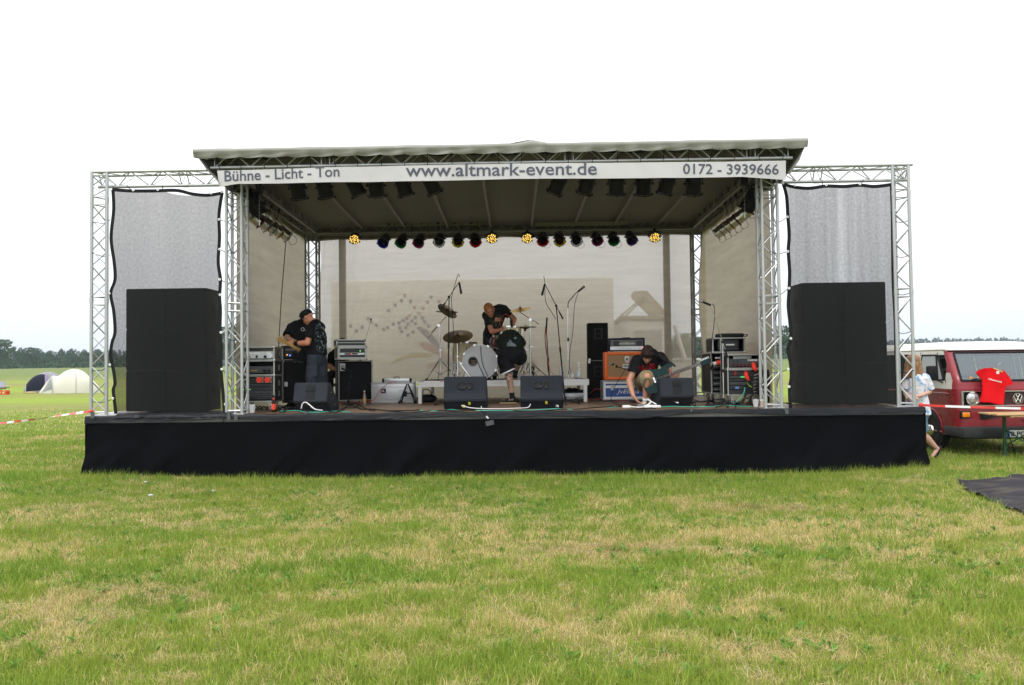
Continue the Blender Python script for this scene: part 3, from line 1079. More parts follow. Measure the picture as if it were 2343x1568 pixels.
# ---- roof canvas
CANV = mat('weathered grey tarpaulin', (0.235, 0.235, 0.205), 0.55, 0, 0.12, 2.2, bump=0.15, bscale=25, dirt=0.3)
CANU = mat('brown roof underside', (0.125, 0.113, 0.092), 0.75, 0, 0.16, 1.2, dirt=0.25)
rf = thing('stage_roof', 'tarpaulin stage roof with grey front flap and brown underside', 'stage roof', (0, RY, zc))
CX0, CX1 = at(444, 342, RY - 0.1).x, at(1846, 322, RY - 0.1).x
CZ = at(1171, 329, RY - 0.1).z - zc
BLx, BRx = BL - 0.35, BR_ + 0.35
def roof(u, v):
    x = (CX0 + (CX1 - CX0) * u) * (1 - v) + (BLx + (BRx - BLx) * u) * v
    peak = max(0, 1 - abs(u - 0.55) / 0.03) * 0.05 * (1 - v)
    z = CZ * (1 - v) + (CZ - 0.12) * v + 0.012 * math.sin(u * 40) * (1 - v) * 0.4 + peak
    return V((x, -0.1 + (BY + 0.35 - RY + 0.1) * v, z))
MB().grid(roof, 160, 12).build('canvas_top', CANV, rf, True)
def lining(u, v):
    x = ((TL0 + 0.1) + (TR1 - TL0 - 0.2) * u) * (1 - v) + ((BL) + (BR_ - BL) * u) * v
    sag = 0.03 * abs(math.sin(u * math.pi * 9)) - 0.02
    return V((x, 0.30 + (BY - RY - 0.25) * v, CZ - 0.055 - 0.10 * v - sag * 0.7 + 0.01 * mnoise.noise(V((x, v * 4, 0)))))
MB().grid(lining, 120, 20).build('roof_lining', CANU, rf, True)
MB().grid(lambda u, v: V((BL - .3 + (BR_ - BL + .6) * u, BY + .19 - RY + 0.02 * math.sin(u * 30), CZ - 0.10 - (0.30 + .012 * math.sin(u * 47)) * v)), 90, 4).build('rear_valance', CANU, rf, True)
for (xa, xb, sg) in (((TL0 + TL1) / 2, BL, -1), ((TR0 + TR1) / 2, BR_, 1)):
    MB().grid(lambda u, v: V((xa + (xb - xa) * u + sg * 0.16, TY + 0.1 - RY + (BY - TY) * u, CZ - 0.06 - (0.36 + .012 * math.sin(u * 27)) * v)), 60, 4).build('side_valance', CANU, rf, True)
nt_ties = 26
def flap(u, v):
    x = CX0 + (CX1 - CX0) * u
    k = (u * nt_ties) % 1.0
    sc = abs(math.sin(math.pi * k)) ** 0.7
    peak = max(0, 1 - abs(u - 0.555) / 0.028) * 0.05
    fold = mnoise.noise(V((x * 2.4 + v * 2, v * 1.5, 3))) * 0.010 + 0.010 * math.sin(u * nt_ties * math.pi * 2) * v
    drop = 0.128 + 0.020 * sc
    if v < 0.3:
        t = v / 0.3
        a = t * math.pi / 2
        return V((x, -0.10 - 0.05 * math.sin(a) , CZ + peak * (1 - t * .5) - 0.045 * (1 - math.cos(a))))
    t = (v - 0.3) / 0.7
    return V((x, -0.15 + fold * (0.4 + t) + 0.03 * t, CZ - 0.045 + peak * 0.5 * (1 - t) - (drop - 0.045) * t))
MB().grid(flap, 520, 10).build('front_flap', CANV, rf, True)
for (x, xb, sg) in ((CX0, RFX0 - 0.02, -1), (CX1, RFX1 + 0.02, 1)):
    def side(u, v, x=x, xb=xb, sg=sg):
        back = u
        y = -0.15 + (TY + 1.2 - RY) * back
        top = V((x + (BLx - CX0 if sg < 0 else BRx - CX1) * back * 0.3, y, CZ))
        bz = -0.26 + 0.02 * math.sin(u * 20)
        bot = V((xb + 0.16 * sg * -1 * min(1, v) * 0.6, y, bz))
        w = 0.02 * mnoise.noise(V((u * 6, v * 4, sg)))
        return top.lerp(bot, v) + V((w, 0, 0))
    MB().grid(side, 24, 12).build('side_flap', CANV, rf, True)
for i in range(9):
    u = (i + 0.5) / 9
    pf = at((828, 927, 1024, 1121, 1216, 1314, 1404, 1505, 1590)[i], 500, BY - 0.15)
    x1 = pf.x
    x0 = ((TL0 + 0.1) + (TR1 - TL0 - 0.2) * ((x1 - BL) / (BR_ - BL)))
    rod('rafter', (x0, 0.25, CZ - 0.13), (x1, BY - RY - 0.15, CZ - 0.21), 0.026, mat('old brown aluminium', (0.20, 0.18, 0.15), 0.55, 0.4), rf, 10)
tie = {}
for i in range(nt_ties + 1):
    x = CX0 + (CX1 - CX0) * (i / nt_ties)
    if x < RFX0 - 0.05 or x > RFX1:
        continue
    rod('tie_cord', (x, -0.14, CZ - 0.135), (x + random.uniform(-.02, .02), -0.04, -0.03), 0.005, CORD, rf, 5)
# ---- banner with lettering
BANW = mat('white banner vinyl', (0.50, 0.49, 0.495), 0.45, 0, 0.04, 1.5, dirt=0.05)
PRINT = mat('blue grey print', (0.060, 0.065, 0.095), 0.5, 0, 0.05)
bn = thing('banner', 'long white vinyl banner with grey lettering under the front roof edge', 'banner', (0, RY - 0.09, 0))
BYY = RY - 0.09
top = [at(*q, BYY) for q in ((497, 391), (640, 387), (800, 382), (1000, 378), (1171, 375), (1400, 373), (1600, 371), (1797, 368))]
bot = [at(*q, BYY) for q in ((503, 427), (545, 421), (640, 420), (800, 417), (1000, 414), (1171, 410), (1400, 409), (1600, 407), (1700, 405), (1740, 408), (1797, 412))]
def interp(P, x):
    if x <= P[0].x:
        return P[0].z
    for a, b in zip(P, P[1:]):
        if x <= b.x:
            return a.z + (b.z - a.z) * (x - a.x) / (b.x - a.x)
    return P[-1].z
def ban_y(x, z):
    return 0.018 * mnoise.noise(V((x * 1.6, z * 1.5, 0))) + 0.008 * mnoise.noise(V((x * 5 + z * 3, z * 2, 4)))
def banner(u, v):
    x = top[0].x + (top[-1].x - top[0].x) * u
    z = interp(top, x) * (1 - v) + interp(bot, x) * v
    return V((x + (0.03 * v if u < 0.02 else 0), ban_y(x, z), z))
MB().grid(banner, 300, 8).build('vinyl', BANW, bn, True)
def split_letters(me, m, name='letter'):
    n = len(me.vertices)
    par = list(range(n))
    def fi(a):
        while par[a] != a:
            par[a] = par[par[a]]
            a = par[a]
        return a
    for f in me.polygons:
        vs_ = f.vertices[:]
        for q in vs_[1:]:
            par[fi(q)] = fi(vs_[0])
    isl = {}
    for f in me.polygons:
        isl.setdefault(fi(f.vertices[0]), []).append(f.vertices[:])
    grp = []
    for fs in isl.values():
        xs = [me.vertices[i].co.x for f in fs for i in f]
        grp.append([min(xs), max(xs), fs])
    grp.sort(key=lambda g: g[0])
    out = []
    for g in grp:
        if out and g[0] < out[-1][1] - 0.35 * min(g[1] - g[0], out[-1][1] - out[-1][0]):
            out[-1][1] = max(out[-1][1], g[1])
            out[-1][2] = out[-1][2] + g[2]
        else:
            out.append(g)
    res = []
    for _, _, fs in out:
        ids = sorted({i for f in fs for i in f})
        mp_ = {i: k for k, i in enumerate(ids)}
        mm = bpy.data.meshes.new(name)
        mm.from_pydata([me.vertices[i].co[:] for i in ids], [], [tuple(mp_[i] for i in f) for f in fs])
        mm.materials.append(m)
        res.append(mm)
    return res
def banner_text(body, px0, py0, px1, py1, ph, th):
    a, b = at(px0, py0, BYY), at(px1, py1, BYY)
    me = text_mesh(body, 'lettering', PRINT, (b - a).length, ph / CF * BYY, th)
    ang = math.atan2(b.z - a.z, b.x - a.x)
    for q in me.vertices:
        x, z, d = q.co.x, q.co.z, q.co.y
        X = a.x + x * math.cos(ang) - z * math.sin(ang)
        Z = a.z + x * math.sin(ang) + z * math.cos(ang)
        q.co = V((X, ban_y(X, Z) - 0.004 + d, Z))
    for k in split_letters(me, PRINT):
        obj('letter', k, bn)
banner_text('Bühne - Licht - Ton', 514, 416, 777, 405, 25, 0.010)
banner_text('www.altmark-event.de', 928, 405, 1365, 401, 30, 0.010)
banner_text('0172 - 3939666', 1562, 399, 1781, 400, 24, 0.010)

# ---- wing gauzes
GAUZ = gauze('black wing gauze', (0.030, 0.031, 0.032), 0.37, 0.05, (10, 10, 0.35), 0.4, nscale=0.4, fine=1.3, tint=(1, .965, .93), fs=24, sgain=.45)
GAUZR = gauze('black wing gauze with vertical streaks', (0.030, 0.031, 0.032), 0.36, 0.11, (12, 12, 0.30), 0.4, nscale=0.4, fine=0.75, tint=(1, .975, .95), fs=26)  # openness varies strongly in vertical streaks
EYELET = mat('white eyelet', (0.8, 0.8, 0.8), 0.4, 0, 0.02)
def wing(label, m, L_, R2, T_, eyel, ties):
    Yg = TY - 0.10
    g = thing('side_gauze', label, 'gauze screen', (0, Yg, 0), 0, 'black gauze screens in the stage wings')
    cl = wob([at(a, b, Yg) for a, b in L_], 8)
    cr_ = wob([at(a, b, Yg) for a, b in R2], 8)
    tp = wob([at(a, b, Yg) for a, b in T_], 8)
    def onc(c, t):
        k = t * (len(c) - 1)
        i = min(int(k), len(c) - 2)
        return c[i].lerp(c[i + 1], k - i)
    base = lambda u: onc(tp, u)
    def f(u, v):
        l, r = onc(cl, v), onc(cr_, v)
        x = l.x + (r.x - l.x) * u
        zt = base(u).z - (tp[0].z + (tp[-1].z - tp[0].z) * u)
        z = l.z + (r.z - l.z) * u + zt * (1 - v) ** 1.5
        y = 0.03 * mnoise.noise(V((x * 1.2, z * 0.3, 0))) * math.sin(math.pi * u)
        return V((x, y, z))
    MB().grid(f, 40, 60).build('mesh_cloth', m, g, True)
    HEM = mat('black hem webbing', (0.012, 0.012, 0.013), 0.8)
    h = 0.026
    for c, ins in ((cl, h), (cr_, -h)):
        MB().grid(lambda u, v: onc(c, v) + V((ins * 2 * (u - 0.3), -Yg - 0.006, 0)), 2, 70).build('hem', HEM, g, True)
    MB().grid(lambda u, v: onc(tp, v) + V((0, -Yg - 0.009, -h * 2 * (u - 0.3))), 2, 60).build('hem', HEM, g, True)
    ey = MB().lathe([(0.006, 0.004), (0.012, 0.006), (0.019, 0.003), (0.02, 0)], 12, Matrix.Rotation(math.pi / 2, 4, 'X'), False).mesh('eyelet', EYELET, True)
    for (a, b) in eyel:
        p = at(a, b, Yg)
        obj('eyelet', ey, g, loc=(p.x, -0.014, p.z))
    for (a, b, c, d) in ties:
        p, q = at(a, b, Yg), at(c, d, TY - 0.14)
        mid = (p + q) / 2 + V((0, 0.05, -0.03))
        MB().tube([k - V((0, Yg, 0)) for k in wob([p, mid, q], 4)], 0.0055, 5).build('tie_rope', CORD, g, True)
    return g
wing('left black gauze screen with scalloped hem, loudspeakers behind it', GAUZ,
     [(257, 434), (259, 480), (253, 545), (260, 600), (262, 640), (252, 672), (259, 712), (262, 760), (255, 785), (252, 815), (259, 850), (262, 878), (258, 892), (261, 920), (264, 948)],
     [(510, 442), (503, 490), (504, 545), (501, 600), (506, 640), (504, 680), (506, 710), (505, 757), (508, 795), (507, 840), (509, 868), (512, 900), (516, 946)],
     [(257, 433), (300, 436), (352, 436), (404, 435), (440, 443), (470, 446), (492, 444), (511, 440)],
     [(255, 434), (306, 436), (362, 435), (484, 443), (508, 440), (502, 503), (503, 571), (503, 640), (504, 675), (506, 761), (508, 845), (516, 925), (251, 672), (252, 585), (253, 776), (252, 835), (259, 912)],
     [(306, 436, 290, 425), (362, 435, 372, 425), (502, 503, 532, 500), (503, 571, 536, 577), (503, 640, 531, 645), (506, 761, 536, 781), (508, 845, 530, 870), (251, 585, 210, 578), (253, 672, 209, 679), (252, 835, 209, 849), (259, 912, 212, 920), (252, 503, 212, 508)])
wing('right black gauze screen with vertical streaks, loudspeakers behind it', GAUZR,
     [(1789, 420), (1797, 450), (1800, 495), (1803, 540), (1801, 575), (1804, 620), (1803, 660), (1801, 700), (1805, 740), (1807, 775), (1800, 800), (1806, 830), (1808, 862), (1804, 890), (1806, 940)],
     [(2040, 424), (2042, 480), (2043, 560), (2044, 640), (2048, 720), (2050, 790), (2052, 860), (2056, 930)],
     [(1789, 420), (1815, 427), (1850, 430), (1889, 425), (1930, 426), (1966, 423), (2000, 426), (2041, 421)],
     [(1790, 420), (1818, 425), (1889, 424), (1966, 422), (1800, 497), (1801, 576), (1804, 660), (1808, 775), (1802, 845), (1804, 885), (2040, 422)],
     [(1889, 424, 1880, 412), (1800, 497, 1776, 505), (1801, 576, 1760, 575), (1804, 660, 1764, 683), (1808, 775, 1765, 793), (1802, 845, 1765, 852), (2044, 505, 2084, 503), (2048, 586, 2086, 582), (2050, 672, 2088, 668), (2052, 760, 2090, 757), (2053, 850, 2090, 848), (1966, 422, 1975, 412)])
# ---- back and side cloths of the stage
BACKG = gauze('pale woven backdrop', (0.41, 0.36, 0.295), 0.30, 0.035, (0.7, 0.7, 7), 0.62, nscale=0.9, fine=1.1, tint=(1, .955, .90), stain=.35)
SIDEG = gauze('pale woven side cloth', (0.33, 0.285, 0.215), 0.05, 0.015, (0.7, 0.7, 6), 0.55, nscale=0.9, fine=1.0, stain=.38)
SIDER = gauze('side cloth with painted light', (0.42, 0.355, 0.255), 0.06, 0.015, (0.7, 0.7, 6), 0.55, nscale=0.9, fine=1.0, stain=.35)  # same cloth as the left wall, light put into its paler colour
bd = thing('backdrop', 'wide pale see-through cloth across the back of the stage', 'backdrop cloth', (0, BY + 0.16, DECK))
bx0, bx1 = at(728, 700, BY + .16).x, at(1588, 700, BY + .16).x
btop = at(1171, 524, BY + .16).z
def bdf(u, v):
    x = bx0 + (bx1 - bx0) * u
    pull = math.exp(-u * 10)
    w = 0.03 * mnoise.noise(V((x * 0.8, v * 2, 0))) + pull * 0.12 * mnoise.noise(V((x * 7 + v * 3, v * 2.5, 3)))
    e = 0.0
    zt = btop - 0.10 * math.exp(-u * 30) - 0.05 * (0.5 + 0.5 * math.sin(u * 50)) * (math.exp(-u * 12) + math.exp(-(1 - u) * 12))
    ex = 0.06 * math.sin(v * 9) * math.exp(-u * 25)
    return V((x + ex, w, (zt - DECK) * (1 - v) - 0.01 * v))
MB().grid(bdf, 160, 80).build('cloth', BACKG, bd, True)
for (lab, xa, xb, m) in (('left pale cloth side wall of the stage', (TL0 + 0.03), BL - 0.12, SIDEG), ('right cloth side wall of the stage, light put into its colour', TR1 - 0.03, BR_ + 0.12, SIDER)):
    sw = thing('side_wall_cloth', lab, 'side cloth', (0, TY, DECK), 0, 'cloth side walls of the stage')
    def swf(u, v, xa=xa, xb=xb):
        x = xa + (xb - xa) * u
        y = 0.25 + (BY - TY - 0.35) * u
        bul = 0.10 * math.sin(math.pi * v) * math.sin(math.pi * u) * (1 if xa > 0 else -1)
        w = 0.03 * mnoise.noise(V((y * 1.1, v * 2, xa)))
        bul2 = (-0.28 * max(0, u - 0.55) * math.sin(math.pi * min(1, max(0, v * 1.1))) if xa > 0 else 0)
        return V((x + w + bul + bul2, y, (4.52 - DECK) * (1 - v) - 0.10 * v))
    MB().grid(swf, 60, 50).build('cloth', m, sw, True)
# posts outside, seen through the backdrop
for px, lab in ((783, 'left aluminium post behind the backdrop cloth'), (1529, 'right aluminium post behind the backdrop cloth')):
    p = at(px, 800, BY + 0.30)
    t = thing('roof_post', lab, 'post', (p.x, BY + 0.36, 0), 0, 'posts behind the backdrop')
    MB().b2((-0.068, -0.06, 0.0), (0.068, 0.06, 4.58), 0.006).build('mast', mat('brown grey post', (0.11, 0.10, 0.085), 0.6, 0.1), t)
    MB().b2((-0.13, -0.07, 4.585), (0.13, 0.07, 4.62)).build('head_plate', ALUD, t)
    MB().b2((-0.2, -0.2, 0), (0.2, 0.2, 0.03)).build('foot_plate', ALUD, t)

# ================================================================ BEHIND THE BACKDROP
VW = mat('white trailer panel', (0.66, 0.66, 0.62), 0.5, 0, 0.05, 2, dirt=0.15)
YT = 19.6
a_, b_ = at(756, 641, YT), at(1403, 634, YT)
tr = thing('box_trailer', 'large white box trailer with a printed swirl, seen through the backdrop', 'trailer', ((a_.x + b_.x) / 2, YT, 0))
hw = (b_.x - a_.x) / 2
ztop = (a_.z + b_.z) / 2
MB().b2((-hw, 0, 0.75), (hw, 2.3, ztop), 0.05).build('body', VW, tr, True)
MB().b2((-hw + 0.05, 0.1, 0.58), (hw - 0.05, 2.2, 0.745)).build('chassis', BLKM, tr)
wh = MB()
wh.lathe([(0.0, 0), (0.2, 0.0), (0.33, 0.01), (0.36, 0.06), (0.36, 0.18), (0.33, 0.22), (0, 0.22)], 24, Matrix.Rotation(math.pi / 2, 4, 'X'))
wm = wh.mesh('wheel', RUB, True)
for x in (-0.5, 0.45):
    for y in (0.24, 2.28):
        obj('wheel', wm, tr, loc=(x, y, 0.37))
inks = {'g': mat('grey blue trailer print', (0.17, 0.19, 0.27), 0.5), 'r': mat('red trailer print', (0.42, 0.26, 0.24), 0.5), 'y': mat('yellow trailer print', (0.52, 0.44, 0.22), 0.5), 'b': mat('blue trailer print', (0.15, 0.18, 0.28), 0.5)}
sq = [(330, 610, 'g'), (385, 660, 'g'), (445, 622, 'g'), (500, 538, 'g'), (530, 570, 'g'), (580, 602, 'g'), (655, 642, 'g'), (694, 626, 'b'), (703, 456, 'g'), (749, 590, 'b'), (770, 405, 'g'), (806, 580, 'b'), (812, 628, 'b'), (830, 358, 'g'), (834, 662, 'b'), (848, 556, 'b'), (863, 306, 'r'), (874, 625, 'b'), (881, 534, 'b'), (894, 590, 'b'), (895, 700, 'b'), (908, 506, 'y'), (921, 366, 'g'), (935, 560, 'b'), (943, 668, 'b'), (960, 424, 'r'), (970, 526, 'b'), (970, 584, 'b'), (1003, 483, 'r'), (1037, 530, 'b'), (1044, 432, 'r'), (1062, 570, 'b'), (1086, 374, 'r'), (1100, 610, 'b'), (1126, 324, 'g'), (1202, 366, 'r')]
sqm = {k: MB().b2((-0.036, -0.004, -0.036), (0.036, 0, 0.036)).mesh('printed_square', m) for k, m in inks.items()}
for zx, zy, k in sq:
    p = at((1200 + zx * 0.3827) / 1.6533, (1000 + zy * 0.3827) / 1.6533, YT)
    obj('printed_square', sqm[k], tr, loc=(p.x - tr.location.x, -0.003, p.z))
def stroke(zpts, k):
    P = wob([at((1200 + a * 0.3827) / 1.6533, (1000 + b * 0.3827) / 1.6533, YT) for a, b, _ in zpts], 6)
    W = wob([V((w, 0, 0)) for _, _, w in zpts], 6)
    m_ = MB()
    vs = []
    for i, p in enumerate(P):
        t = (P[min(i + 1, len(P) - 1)] - P[max(0, i - 1)]).normalized()
        nn = V((-t.z, 0, t.x)) * W[i].x * 0.3827 / 1.6533 / CF * YT / 2
        vs += [p + nn, p - nn]
    m_.add([v - V((tr.location.x, YT + 0.004 + 0.002 * 'gryb'.index(k), 0)) for v in vs], [(2 * i, 2 * i + 1, 2 * i + 3, 2 * i + 2) for i in range(len(P) - 1)])
    m_.build('printed_swirl', inks[k], tr)
stroke([(990, 625, 30), (1060, 670, 55), (1130, 740, 60), (1200, 830, 55), (1260, 920, 55), (1330, 1010, 30)], 'g')
stroke([(1015, 785, 20), (1080, 810, 75), (1170, 850, 70), (1260, 900, 55), (1360, 960, 25)], 'r')
stroke([(720, 990, 8), (790, 945, 22), (880, 912, 30), (1000, 895, 40), (1130, 900, 30)], 'y')
stroke([(1090, 1000, 30), (1180, 1000, 40), (1280, 1030, 20)], 'r')
# small white serving trailer with its lid propped open
Y2 = 20.2
def q2(zx, zy, Y=Y2):      # from the zoomed cut-out
    return at((2150 + zx / 3.1356) / 1.6533, (1100 + zy / 3.1356) / 1.6533, Y)
o2 = q2(800, 800)
tb = thing('serving_trailer', 'small white serving trailer with propped open lid, seen through the backdrop', 'trailer', (o2.x, Y2, 0))
def pr(m_, pts, y0, y1):
    return m_.prism([((q2(a, b) - o2).x, q2(a, b).z) for a, b in pts], y0, y1)
pr(MB(), [(545, 420), (640, 345), (1155, 345), (1155, 880), (545, 880)], 0, 1.9).build('body', VW, tb)
pr(MB(), [(560, 350), (640, 300), (1150, 300), (1155, 340), (640, 340), (565, 375)], -0.05, 1.9).build('roof_rim', mat('beige trailer trim', (0.36, 0.31, 0.22), 0.6), tb)
pr(MB(), [(745, 45), (765, 15), (800, 5), (930, 0), (1145, 240), (1140, 285), (1000, 300), (960, 292), (800, 135), (760, 95)], 0.0, 0.12).build('lid', mat('beige trailer lid', (0.40, 0.35, 0.26), 0.6), tb)
for (a, b, c, d) in ((560, 350, 900, 60), (650, 320, 880, 105)):
    rod('strut', q2(a, b) - V((o2.x, Y2 + 0.03, 0)), q2(c, d) - V((o2.x, Y2 + 0.03, 0)), 0.02, mat('beige trailer trim', (0.36, 0.31, 0.22)), tb)
for (x0, x1) in ((775, 940), (960, 1100)):
    pr(MB(), [(x0, 470), (x1, 470), (x1, 800), (x0, 800)], -0.02, -0.002).build('side_panel', mat('grey trailer panel', (0.35, 0.36, 0.34), 0.6), tb)
for x in (-0.55, 0.9):
    obj('wheel', wm, tb, loc=(x, 0.24, 0.4))
tb2 = thing('leaning_pole', 'white pole leaning against a low white crate, seen through the backdrop', 'pole', q2(1385, 830, 19.0))
o3 = tb2.location.copy()
rod('pole', q2(1385, 830, 19.0) - o3, q2(1255, 410, 19.0) - o3, 0.05, WHITE, tb2)
tb3 = thing('white_crate', 'tall white crate behind the backdrop, under the leaning pole', 'crate', (q2(1345, 830, 19.1).x, 19.1, 0.2))
MB().b2((-0.42, 0, 0), (0.42, 0.5, q2(1345, 830, 19.1).z - 0.2), 0.02).build('box', WHITE, tb3)
MB().b2((-0.45, -0.03, q2(1345, 830, 19.1).z - 0.198), (0.45, 0.53, q2(1345, 830, 19.1).z - 0.15), 0.01).build('lid', WHITE, tb3)

# ================================================================ LAMPS
def zrot(d):
    """turns local +z onto direction d"""
    return V(d).normalized().to_track_quat('Z', 'Y').to_matrix().to_4x4()
CANB = mat('black lamp housing', (0.009, 0.009, 0.010), 0.42, 0.1, 0.2)
CANS = mat('polished lamp housing', (0.50, 0.47, 0.40), 0.2, 1.0, 0.15)
CAND = mat('dark olive lamp housing', (0.06, 0.055, 0.042), 0.3, 0.7, 0.2)
def gelmat(name, c):
    m, n, b = nt_of(name)
    b.inputs['Base Color'].default_value = (0.01, 0.01, 0.01, 1)
    b.inputs['Roughness'].default_value = 0.15
    tp = n.nodes.new('ShaderNodeBsdfTransparent')
    tp.inputs[0].default_value = (*c, 1)
    ms = n.nodes.new('ShaderNodeMixShader')
    ms.inputs[0].default_value = 0.93
    n.links.new(b.outputs[0], ms.inputs[1])
    n.links.new(tp.outputs[0], ms.inputs[2])
    n.links.new(ms.outputs[0], n.nodes['Material Output'].inputs[0])
    return m
GEL = {'blue': gelmat('blue gel', (0.02, 0.06, 0.7)), 'green': gelmat('green gel', (0.03, 0.5, 0.15)), 'magenta': gelmat('magenta gel', (0.6, 0.03, 0.35)), 'clear': gelmat('clear gel', (0.9, 0.9, 0.88)),
       'yellow': gelmat('yellow gel', (0.9, 0.75, 0.03)), 'red': gelmat('red gel', (0.8, 0.02, 0.02)), 'violet': gelmat('violet gel', (0.35, 0.2, 0.6)), 'pink': gelmat('pink gel', (0.55, 0.2, 0.25))}
def can_mesh(m, r=0.098, L=0.27):
    # axis +z is the way the light goes; origin at the middle of the can
    h = L / 2
    return MB().lathe([(0.0, -h - 0.085), (r * .38, -h - 0.08), (r * .42, -h - 0.03), (r * .8, -h), (r * .98, -h + 0.04), (r, -h + 0.05), (r, -h + 0.09), (r * 1.03, -h + 0.095), (r * 1.03, -h + 0.11), (r, -h + 0.115), (r, h), (r * .97, h), (r * .97, -h + 0.13), (r * .5, -h + 0.06), (0, -h + 0.05)], 28).mesh('can', m, True)
CM = {'b': can_mesh(CANB, 0.112, 0.30), 's': can_mesh(CANS), 'd': can_mesh(CAND), 'B': can_mesh(CANB, 0.125, 0.33)}
def frame_mesh(m, ro, ri):
    a, b = [], []
    for k in range(16):
        t = 2 * math.pi * (k + 0.5) / 16
        q = ro / max(abs(math.cos(((t + math.pi / 8) % (math.pi / 4)) - math.pi / 8)), 1e-3) if False else ro
        oc = 2 * math.pi * (round((k + 0.5) / 2 - 0.5) + 0.5) / 8
        rr = ro * math.cos(math.pi / 8) / max(0.5, math.cos(abs((t - oc + math.pi) % (2 * math.pi) - math.pi)))
        a.append((rr * math.cos(t), rr * math.sin(t)))
        b.append((ri * math.cos(t), ri * math.sin(t)))
    vs = [(x, y, 0) for x, y in a] + [(x, y, 0) for x, y in b] + [(x, y, 0.012) for x, y in a] + [(x, y, 0.012) for x, y in b]
    fs = []
    for k in range(16):
        j = (k + 1) % 16
        fs += [(k, j, 16 + j, 16 + k), (32 + k, 48 + k, 48 + j, 32 + j), (k, 32 + k, 32 + j, j), (16 + k, 16 + j, 48 + j, 48 + k)]
    return MB().add(vs, fs).mesh('gel_frame', m)
FM = {'b': frame_mesh(CANB, 0.150, 0.118), 'd': frame_mesh(CAND, 0.135, 0.108), 's': frame_mesh(CANS, 0.128, 0.105), 'B': frame_mesh(CANB, 0.16, 0.13)}
GM = {}
def gel_mesh(k, r=0.112):
    if (k, r) not in GM:
        GM[(k, r)] = MB().lathe([(0.0, 0), (r, 0), (r, 0.002), (0, 0.002)], 24).mesh('gel', GEL[k], True)
    return GM[(k, r)]
BULB = mat('dark lamp reflector', (0.03, 0.03, 0.03), 0.15, 0.9)
reflm = MB().lathe([(0.012, -0.03), (0.05, -0.02), (0.088, 0.02)], 20, None, False).mesh('reflector', BULB, True)
def lamp(name, label, c, d, kind='b', gel=None, hook=None, group='', loop=False, cm=None):
    c = V(c)
    t = thing(name, label, 'stage light', c, 0, group)
    M = zrot(d)
    big = kind == 'B'
    h = 0.165 if big else (0.15 if kind == 'b' else 0.135)
    r = 0.125 if big else (0.112 if kind == 'b' else 0.098)
    can = obj('can', CM[kind], t, mtx=M)
    obj('gel_frame', FM[kind], t, mtx=M @ Matrix.Translation((0, 0, h + 0.004)))
    if gel:
        obj('gel', gel_mesh(gel, 0.135 if big else 0.112), t, mtx=M @ Matrix.Translation((0, 0, h + 0.018)))
    obj('reflector', reflm, t, mtx=M @ Matrix.Translation((0, 0, h - 0.1)))
    for k in range(4):      # clips round the frame
        a = k * math.pi / 2
        q = M @ V(((r + 0.03) * math.cos(a), (r + 0.03) * math.sin(a), h + 0.01))
        bar('clip', q, (0.018, 0.018, 0.03), CANB if kind != 's' else CANS, t, M.to_3x3())
    hk = V(hook) - c if hook else V((0, 0, 0.32))
    dd = V(d).normalized()
    sd = dd.cross(V((0, 0, 1)))
    sd = sd.normalized() if sd.length > 0.15 else V((1, 0, 0))
    top = hk - V((0, 0, 0.06))
    R0 = r + 0.012
    ym = STEEL if kind in 'sd' else CANB
    MB().tube([sd * R0, sd * R0 + top * 0.75, top * 0.98 + sd * R0 * 0.9, top - sd * R0 * 0.9, -sd * R0 + top * 0.75, -sd * R0], 0.007, 6).build('yoke', ym, t, True)
    for sg in (1, -1):
        rod('knob', sd * (R0 - 0.012) * sg, sd * (R0 + 0.03) * sg, 0.016, BLK, t, 8)
    bar('hook_clamp', top + V((0, 0, 0.03)), (0.03, 0.05, 0.09), CANB, t)
    rod('safety_wire', top, M @ V((0, 0, -h - 0.06)), 0.004, CORD, t, 5)
    if loop:
        e = M @ V((0, 0, h - 0.02))
        MB().tube(wob([M @ V((0, 0, -h)), e + V((0.12, 0, 0.0)), e + V((0.16, 0, -0.12)), e + V((0.06, 0, -0.16)), e + V((0.02, -.02, -0.06))], 5), 0.0035, 5).build('cable', CORD, t, True)
    return t
